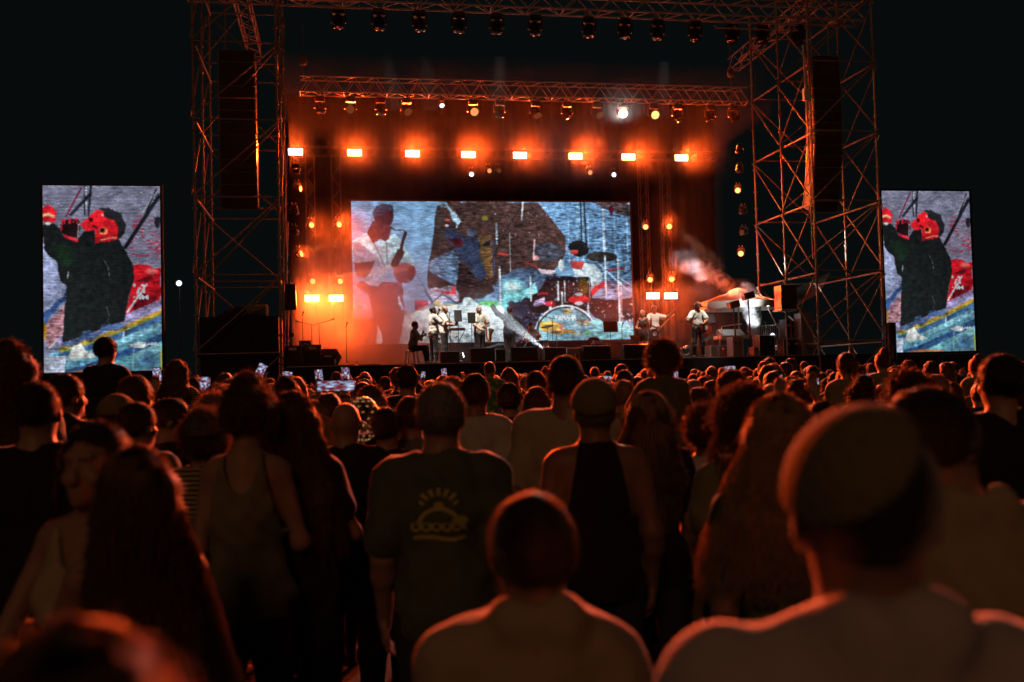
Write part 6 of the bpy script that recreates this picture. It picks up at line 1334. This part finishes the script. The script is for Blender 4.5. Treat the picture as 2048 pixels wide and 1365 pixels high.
put_person(434,790,56,dict(fem=True,hair='curly',wide=.95,frizz=.009,hairc='hair_fair',shirt='cloth_black'), 'person with short fair hair glowing orange above the striped skullcap', Z=5.6, post=lambda r: strands(r,260,1.2,M['hair_fair'],.02,.95,.0016,34,curly=True))
put_person(437,765,48,dict(hair='short',hairc='hair_brown',shirt='cloth_grey'), 'dark round head right behind the fair-haired person at the left', Z=7.0)
put_person(572,752,42,dict(hair='short',hairc='hair_black',shirt='cloth_grey',thick=.014), 'person with thick dark hair straight below the left low amplifier', Z=7.8)
put_person(625,800,50,dict(fem=True,hair='long',len=1.34,hairc='hair_fair',shirt='cloth_black',frizz=.008), 'woman with shoulder-length wavy hair glowing red left of the bald man', Z=5.7, post=lambda r: strands(r,300,1.3,M['hair_fair'],.018,1.2,.0018,36))
put_person(742,770,46,dict(fem=True,hair='long',len=1.15,hairc='hair_fair',shirt='cloth_black'), 'woman with long hair right behind the clear balloon', Z=6.6, post=lambda r: strands(r,260,1.12,M['hair_brown'],.01,1.1,.0018,37))
put_person(774,813,42,dict(hair='short',hairc='hair_black',shirt='cloth_black',headw=.9), 'small dark-haired child between the balloon and the green T-shirt man', Z=5.1)
put_person(822,790,52,dict(hair='short',hairc='hair_brown',shirt='cloth_grey',frizz=.006,yaw=.5,sleeve=.7), 'person with brown hair tight behind the left shoulder of the green T-shirt man', Z=5.3)
put_person(905,752,46,dict(hair='short',hairc='hair_fair',shirt='cloth_grey'), 'head with orange-lit fair hair showing behind the green T-shirt man', Z=6.6)
def nshirt(r):
    def mk(u,v):
        if v < .62:
            x = (u-.5)*2.2; z = v/.62
            if abs(x) > .42: return False
            return abs(x) > .26 or abs(x-(.36-.72*z)) < .14
        return False
    decal(r,M['print_yellow'],-.12,.12,1.12,1.38,44,48,mk)
    G = {'N':['1001','1101','1011','1001','1001'],'E':['111','100','110','100','111'],'W':['10001','10001','10101','11011','10001'],'Y':['101','101','010','010','010'],'O':['111','101','101','101','111'],'R':['110','101','110','101','101'],'K':['101','101','110','101','101'],'C':['111','100','100','100','111'],'I':['1','1','1','1','1'],'T':['111','010','010','010','010'],' ':['0']*5}
    rows = ['']*5
    for ch in 'NEW YORK CITY':
        for k in range(5): rows[k] += G[ch][k]+'0'
    n = len(rows[0])
    decal(r,M['cloth_white'],-.155,.155,1.39,1.425,n,5,lambda u,v: rows[4-min(4,int(v*5))][min(n-1,int(u*n))] == '1','lettering')
put_person(814,728,38,dict(hair='short',hairc='hair_black',shirt='cloth_black',neck=.075), 'person in a black shirt with NEW YORK CITY and a large N on it', Z=8.2, h=.012, post=nshirt)
put_person(1018,766,40,dict(hair='short',hairc='hair_black',shirt='cloth_black',thick=.016,frizz=.006), 'person with bushy black hair and black T-shirt left of the tallest man', Z=7.2)
put_person(1072,741,36,dict(hair='short',hairc='hair_black',shirt='cloth_cream'), 'person in a cream shirt touching the left side of the tallest man', Z=8.6)
put_person(1072,772,34,dict(fem=True,hair='long',len=1.3,hairc='hair_brown',shirt='cloth_black'), 'long-haired head low beside the left shoulder of the tallest man', Z=7.6)
put_person(1247,759,44,dict(hair='short',hairc='hair_fair',shirt='cloth_green',neck=.075), 'person in a plain green T-shirt with a fully outlined orange head', Z=7.2)
put_person(1275,752,30,dict(hair='short',hairc='hair_black',shirt='cloth_black'), 'small dark head right behind the green T-shirt person', Z=10.5)
put_person(1395,773,42,dict(fem=True,hair='long',len=1.3,hairc='hair_brown',shirt='cloth_black',frizz=.006), 'woman with dark shoulder-length hair above the sharply lit shoulder', Z=7.4)
put_person(1385,758,32,dict(hair='short',hairc='hair_grey',shirt='cloth_olive',frizz=.005), 'grey-haired head glowing beside the child on shoulders', Z=9.3)
put_person(1461,738,60,dict(hair='short',hairc='hair_brown',shirt='cloth_grey',yaw=.2), 'man whose left temple and ear glow orange, above the big curly head', Z=5.6)
put_person(1594,756,46,dict(hair='short',hairc='hair_brown',shirt='cloth_grey'), 'round brown head above the woman with the glowing fair hair', Z=7.1)
put_person(1720,762,52,dict(fem=True,hair='bun',bun=(0,-.05,1.77),hairc='hair_black',shirt='cloth_olive'), 'dark head with a small bun just above the big skullcap', Z=6.2)
put_person(1812,750,66,dict(hair='curly',wide=1.0,frizz=.016,hairc='hair_brown',shirt='cloth_black'), 'curly head glowing red between the two men at the lower right', Z=5.0, post=lambda r: strands(r,420,1.2,M['hair_brown'],.02,1.1,.0020,41,curly=True))
put_person(1996,706,76,dict(hair='short',hairc='hair_black',shirt='cloth_black',fat=1.1), 'tall dark silhouetted man near the right edge', Z=4.3)
put_person(1958,766,34,dict(hair='short',hairc='hair_brown',shirt='cloth_black'), 'small head with a red left edge beside the tall silhouetted man', Z=9.0)
put_person(2040,760,60,dict(hair='short',hairc='hair_brown',shirt='cloth_black'), 'head cut off by the right edge with a red rim', Z=5.4)
# --- children on shoulders
SEAT = dict(seat=True, spread=.12, armL=((-.24,.10,1.17),(-.10,.28,1.12),(.3,.9,0),(0,0,1),.6), armR=((.24,.10,1.17),(.10,.28,1.12),(-.3,.9,0),(0,0,1),.6), hem=.90)
def kid(cx, top, w, cfg, label, Z, s, carry, ccfg=None, **kw):
    c = dict(SEAT); c.update(cfg); r = put_person(cx,top,w,c,label,Z=Z,s=s,group='children on shoulders',**kw); carrier(r, carry, ccfg); return r
kid(212,673,38,dict(hair='short',hairc='hair_black',shirt='cloth_black',headw=1.05,fat=1.1,sleeve=1.4), 'child on shoulders, a black silhouette against the left video screen', 7.4, .80, 'grown-up under the silhouetted child at the left video screen')
kid(355,719,34,dict(fem=True,hair='long',len=1.34,hairc='hair_brown',shirt='striped_top',frizz=.006), 'girl on shoulders in a yellow striped top near the left tower', 8.2, .84, 'grown-up carrying the girl in the striped top', h=.013)
kid(1322,686,46,dict(hair='curly',wide=1.05,frizz=.013,hairc='hair_brown',shirt='cloth_green',trousers='cloth_olive',fem=True), 'curly-haired child on shoulders in front of the woman singer, in pale shorts', 5.9, .78, 'grown-up in black under the curly-haired child', dict(shirt='cloth_black'), post=lambda r: strands(r,420,1.2,M['hair_brown'],.02,1.08,.0022,51,curly=True))
kid(979,722,23,dict(hair='short',thick=.004,hairc='hair_black',shirt='tie_dye'), 'child on shoulders in a green tie-dye shirt below the saxophonist', 11.2, .76, 'grown-up under the child in the tie-dye shirt')
kid(1620,731,15,dict(fem=True,hair='long',len=1.35,hairc='hair_fair',shirt='cloth_white'), 'tiny fair-haired girl on shoulders far in front below the right tower', 19., .80, 'grown-up far in front carrying the fair-haired girl')
# --- people holding phones up; the arm reaches for the phone
def phone_person(px, py, Z, cfg, label, plabel, land=False, roll=0., ph=.15, off=(-.10,.36), yawn=0., top=None):
    p = dep(px,py,Z); rz = math.atan2(-(7.-p.x),(6.-p.y))*.6; c,s_ = math.cos(rz),math.sin(rz); lx,ly = off
    loc = Vector((p.x-(c*lx-s_*ly), p.y-(s_*lx+c*ly), 0)); zt = top or 1.66; s = zt/1.775
    q = (p-loc)/s; q = Vector((c*q.x+s_*q.y,-s_*q.x+c*q.y,q.z)); side = 1 if lx > 0 else -1
    wz = q.z-ph*.35/s-.10
    W = (q.x-side*.0,q.y-.03,wz); E_ = (side*.30,q.y*.45,min(max(wz-.26,1.18),1.62))
    arm = (E_,W,(0,.1,1),(0,-1,.0),.7); cf = dict(cfg)
    if land:
        cf['armR'] = ((.30,.20,wz-.2),(q.x+.09,q.y-.03,wz),(-.2,.1,1),(0,-1,0),.7); cf['armL'] = ((-.30,.20,wz-.2),(q.x-.09,q.y-.03,wz),(.2,.1,1),(0,-1,0),.7)
    else: cf['armR' if side > 0 else 'armL'] = arm
    cf.setdefault('seed',px*.3)
    person_root(build_person(cf,.012),label,loc,rz,s,'people holding up phones')
    phone_at(p,(CPOS-p).normalized()+Vector((random.uniform(-.15,.15),0,random.uniform(-.1,.25))),plabel,'phone_screen',.075,ph,land,roll)
R_ = random.Random(5)
A_ = dict(hair='short',hairc='hair_brown',shirt='cloth_black',sleeve=.6)
phone_person(672,772,6.2,dict(A_,hair='short'),'person with both hands holding a wide phone over the head','wide phone filming the stage left of the clear balloon',True,0,.235,(0.,.34),top=1.60)
phone_person(520,745,8.5,dict(A_,hair='curly',frizz=.01,hairc='hair_fair',yaw=-.9),'curly-haired person raising a tilted phone with one bare arm','tilted phone raised right of the curly lit head',False,.45,.16,(.22,.3))
phone_person(638,754,9.0,A_,'person with a raised arm under a phone below the wooden amplifier','phone held high below the wooden amplifier',False,-.1,.14,(.18,.3))
phone_person(691,752,8.6,dict(A_,shirt='cloth_grey'),'person with a phone held upright just below the lone microphone stand','upright phone just below the lone microphone stand',False,0.,.155,(-.18,.3))
phone_person(410,775,7.2,dict(A_,hairc='hair_black'),'person holding a phone low near the striped-top girl','phone at head level right of the girl in the striped top',False,.05,.16,(-.2,.3))
phone_person(314,750,8.5,dict(A_,hairc='hair_black'),'person with a phone raised at the lower right corner of the left screen','phone raised at the lower right corner of the left screen',False,0,.13,(.18,.3))
phone_person(888,748,13.,dict(A_,hairc='hair_black'),'person far in with a small phone above the green T-shirt man','small phone above the green T-shirt man',False,0,.15,(.18,.3))
phone_person(1557,765,9.5,dict(A_,shirt='cloth_grey'),'person with a raised phone below the railing of the umbrella area','bright phone below the railing of the umbrella area',False,0,.15,(.18,.3))
phone_person(1631,768,11.,A_,'person with a bluish phone under the fair-haired girl on shoulders','bluish phone under the fair-haired girl on shoulders',False,0,.12,(-.18,.3))
phone_person(1412,771,12.,A_,'person with a small phone right of the curly-haired child','small phone right of the curly-haired child on shoulders',True,0,.14,(-.18,.3))
phone_person(1460,737,14.,A_,'person far in holding a tiny phone above the head','tiny phone above the man with the glowing temple',True,0,.15,(-.0,.3))
phone_person(1544,768,12.,A_,'person with a dim phone next to the bright one','dim small phone left of the bright one below the railing',False,0,.12,(-.18,.3))
for i,(px,py,Z,lab) in enumerate(((575,748,15.,'below the wooden amplifier'),(846,752,16.,'below the trumpet players'),(1005,756,17.,'below the saxophonist'),(1215,756,18.,'below the mixer table'),(1352,752,16.,'right of the curly-haired child on shoulders'),(1688,748,19.,'below the tall silver panel'),(1742,752,14.,'at the foot of the right tower'),(1850,748,17.,'below the right video screen'),(463,764,13.,'at the foot of the left tower'))):
    phone_person(px,py,Z,dict(A_,shirt=['cloth_black','cloth_grey','cloth_navy'][i%3]),'person far in lifting a small phone '+lab,'tiny phone raised far in '+lab,i%3 == 0,R_.uniform(-.2,.2),.15,(.18 if i%2 else -.18,.3))
put_person(1640,800,44,dict(hair='short',shirt='cloth_olive',armL=((-.30,.20,1.50),(-.15,.26,1.78),(.15,.1,1),(0,-1,0),.4),armR=((.30,.20,1.50),(.13,.26,1.80),(-.15,.1,1),(0,-1,0),.4)), 'person raising both open hands with glowing edges', Z=5.4, h=.010)

# clear balloon with a string of lights
p = dep(727,838,5.6); t = thing('balloon', 'clear round balloon with strings of tiny lights beside the bald man', 'balloon', p)
m = bpy.data.materials.new('clear_film'); m.use_nodes = True; nt = m.node_tree; pb = nt.nodes['Principled BSDF']; nt.nodes.remove(pb); o = nt.nodes['Material Output']
tr_ = nt.nodes.new('ShaderNodeBsdfTransparent'); gl = nt.nodes.new('ShaderNodeBsdfGlossy'); gl.inputs['Roughness'].default_value = .12; mx = nt.nodes.new('ShaderNodeMixShader'); fr = nt.nodes.new('ShaderNodeLayerWeight'); fr.inputs['Blend'].default_value = .25
nt.links.new(fr.outputs['Facing'],mx.inputs[0]); nt.links.new(tr_.outputs[0],mx.inputs[1]); nt.links.new(gl.outputs[0],mx.inputs[2]); nt.links.new(mx.outputs[0],o.inputs[0])
b = MB(); b.lathe(p+Vector((0,0,-.13)),(0,0,1),[(.001,0),(.02,.004),(.06,.03),(.085,.08),(.092,.13),(.085,.18),(.06,.225),(.025,.25),(0,.255)],24); b.build('film', m, t, True)
emis('fairy_light',(1,.45,.15),1.6)
for j in range(9):
    for k in range(10):
        a = 2*math.pi*k/10+j*.3; el = -1.2+2.4*j/8; b = MB(); q = p+Vector((.089*math.cos(a)*math.cos(el),.089*math.sin(a)*math.cos(el),.125*math.sin(el))); b.obox(q,(.0016,0,0),(0,.0016,0),(0,0,.0016)); b.build('fairy_light', M['fairy_light'], t)
pipe('stick',(p.x,p.y,p.z-.13),(p.x,p.y,p.z-.9),.004,t,M['white_plastic'],6)

# --- the crowd further in: archetypes copied with their parts
ARCH = [('short-haired person',dict(hair='short',hairc='hair_black',shirt='cloth_black')),('stocky short-haired person',dict(hair='short',hairc='hair_brown',shirt='cloth_white',fat=1.08)),('woman with long dark hair',dict(fem=True,hair='long',len=1.25,hairc='hair_brown',shirt='cloth_black',frizz=.006)),
        ('curly-haired person',dict(hair='curly',frizz=.010,wide=.92,hairc='hair_brown',shirt='cloth_grey')),('bald-crowned man',dict(hair='bald',hairc='hair_black',shirt='cloth_navy',fat=1.12)),('person with a ponytail',dict(fem=True,hair='pony',hairc='hair_brown',shirt='cloth_olive')),
        ('person in a dark cap',dict(hair='short',hairc='hair_black',shirt='cloth_grey',cap=True)),('bun-haired woman',dict(fem=True,hair='bun',hairc='hair_brown',shirt='cloth_olive',frizz=.006)),('person turned sideways',dict(hair='short',hairc='hair_brown',shirt='cloth_black',yaw=1.2,tilt=-.1,thick=.014)),('person bowing the head',dict(hair='curly',wide=.85,frizz=.008,hairc='hair_black',shirt='cloth_green',tilt=-.5,roll=.15)),('person raising both arms',dict(hair='short',hairc='hair_black',shirt='cloth_red',armL=((-.32,.12,1.54),(-.22,.22,1.82),(.1,.1,1),(0,1,0),.4),armR=((.30,.14,1.50),(.20,.26,1.76),(-.1,.1,1),(0,1,0),.4))),('woman with long fair hair',dict(fem=True,hair='long',len=1.3,hairc='hair_fair',shirt='cloth_grey',frizz=.006))]
proto = [(n,build_person(dict(c,seed=i*2.3),.016)) for i,(n,c) in enumerate(ARCH)]
SH = {0:['cloth_black','cloth_navy','cloth_grey'],1:['cloth_white','cloth_cream'],2:['cloth_black','cloth_navy'],3:['cloth_grey'],4:['cloth_navy'],5:['cloth_olive','cloth_green'],6:['cloth_grey','cloth_navy'],7:['cloth_olive'],8:['cloth_black'],9:['cloth_green'],10:['cloth_red'],11:['cloth_grey']}
def to_px(p):
    d = Vector(p)-CPOS; z = d.dot(FW); return 1024+CAM_F*d.dot(RT)/z, 682.5-CAM_F*d.dot(UP)/z, z
sky_y = np.full(2300, 1365.)            # the crowd's skyline so far, from near to far: whoever would stand wholly below it is left out
def cover(x, y, z0, s):
    px,py,Z = to_px((x,y,z0+1.775*s)); w = CAM_F*.085/Z*s; sh = py+CAM_F*.33/Z*s; sw = CAM_F*.22/Z*s
    for i in range(int(px-sw)+100,int(px+sw)+101):
        if 0 <= i < 2300: sky_y[i] = min(sky_y[i], py+w*.7 if abs(i-100-px) < w*.8 else sh)
def shows(x, y, s):
    px,py,Z = to_px((x,y,1.775*s)); w = CAM_F*.07/Z*s; i0,i1 = int(px-w)+100,int(px+w)+101
    if i1 < 60 or i0 > 2200: return 0
    seg = sky_y[max(i0,0):max(i1,0)]; return float(np.mean(seg > py+w*1.0)) if len(seg) else 0
taken = []
near_ = [o for o in COL.objects if o.parent is None and o.get('category') == 'person' and o.location.y < -1]
for o in near_: taken.append((o.location.x,o.location.y)); cover(o.location.x,o.location.y,max(o.location.z,0),o.scale.x)
for (px,w,top) in ((0,0,0),): pass
roots = {}
ZN = [(150,'below the left screen'),(340,'beside the left screen'),(560,'below the left tower'),(760,'below the stage smoke'),(960,'below the trumpet players'),(1130,'below the singer'),(1300,'below the woman singer'),(1480,'below the guitarist'),(1640,'below the umbrella'),(1790,'below the right tower'),(2100,'below the right screen')]
def far_person(k, x, y, s, rz, sh):
    n,parts = proto[k]; px,py,Z = to_px((x,y,1.7)); zone = next(b_ for a_,b_ in ZN if px < a_)
    if px < 90: zone = 'at the far left'
    if px > 1960: zone = 'at the far right'
    col = sh.split('_')[1]; size = 'tall ' if s*1.775 > 1.73 else ('small ' if s*1.775 < 1.57 else '')
    dist = 'mid-crowd' if Z < 8 else ('past the nearest rows' if Z < 10.5 else ('halfway to the stage' if Z < 14 else ('far into the crowd' if Z < 18 else ('near the stage' if Z < 23 else 'at the stage front'))))
    lab = size+n+(' in '+col+', ' if 'cap' not in n and 'neighbour' not in n else ', ')+dist+' '+zone
    if k not in roots:
        r = person_root(parts, lab, (x,y,0), rz, s, 'audience deep in the crowd'); roots[k] = r
        if ARCH[k][1].get('cap'): cap(r)
        elif k not in (4,): fuzz(r, 500, .028 if k in (2,3,9,11) else .018, M[ARCH[k][1].get('hairc','hair_black')], k, .0026, .3)
    else: r = dup(roots[k], (x,y,0), rz, lab, 'audience deep in the crowd', s)
    for c in child(r,'shirt'): set_mat(c, M[sh])
    return r
R = random.Random(11); rowZ = 6.2; nfar = 0
while rowZ < 28.5:
    px = -30+R.uniform(0,30); band = []
    while px < 2080:
        Z = rowZ+R.uniform(-.3,.3); p = dep(px, 760, Z); x,y = p.x,p.y
        hgt = min(max(R.gauss(1.66,.10),1.35),1.88)
        if Z < 9: hgt = min(hgt,1.60)
        if all((x-a_)**2+(y-c_)**2 > .22 for a_,c_ in taken) and y < -1.6:
            k = R.choices(range(12),[4,2.5,3,1.6,1.6,1.6,1.8,1.4,1.8,1.4,.15,1.6])[0]
            if shows(x,y,hgt/1.775) > .3 and nfar < 215:
                band.append((x,y,hgt/1.775)); taken.append((x,y)); nfar += 1
                far_person(k,x,y,hgt/1.775,math.atan2(-(7.-x),(6.-y))+R.gauss(0,.35),R.choice(SH[k]))
        px += CAM_F*.62/rowZ*R.uniform(.8,1.3)
    for b_ in band: cover(b_[0],b_[1],0,b_[2])
    rowZ += .8+rowZ*.02
dl = {}
for o in COL.objects:
    if o.parent is None and o.get('group') == 'audience deep in the crowd': dl.setdefault(o['label'],[]).append(o)
for lab,os_ in dl.items():
    if len(os_) in (2,3,4,5):
        os_.sort(key=lambda o: to_px(o.location)[0]); w_ = {2:['left','right'],3:['left','middle','right'],4:['leftmost','inner left','inner right','rightmost'],5:['leftmost','inner left','middle','inner right','rightmost']}[len(os_)]
        for o,q in zip(os_,w_):
            t_ = lab+', '+q+' one'
            if len(t_.split()) <= 16: o['label'] = t_
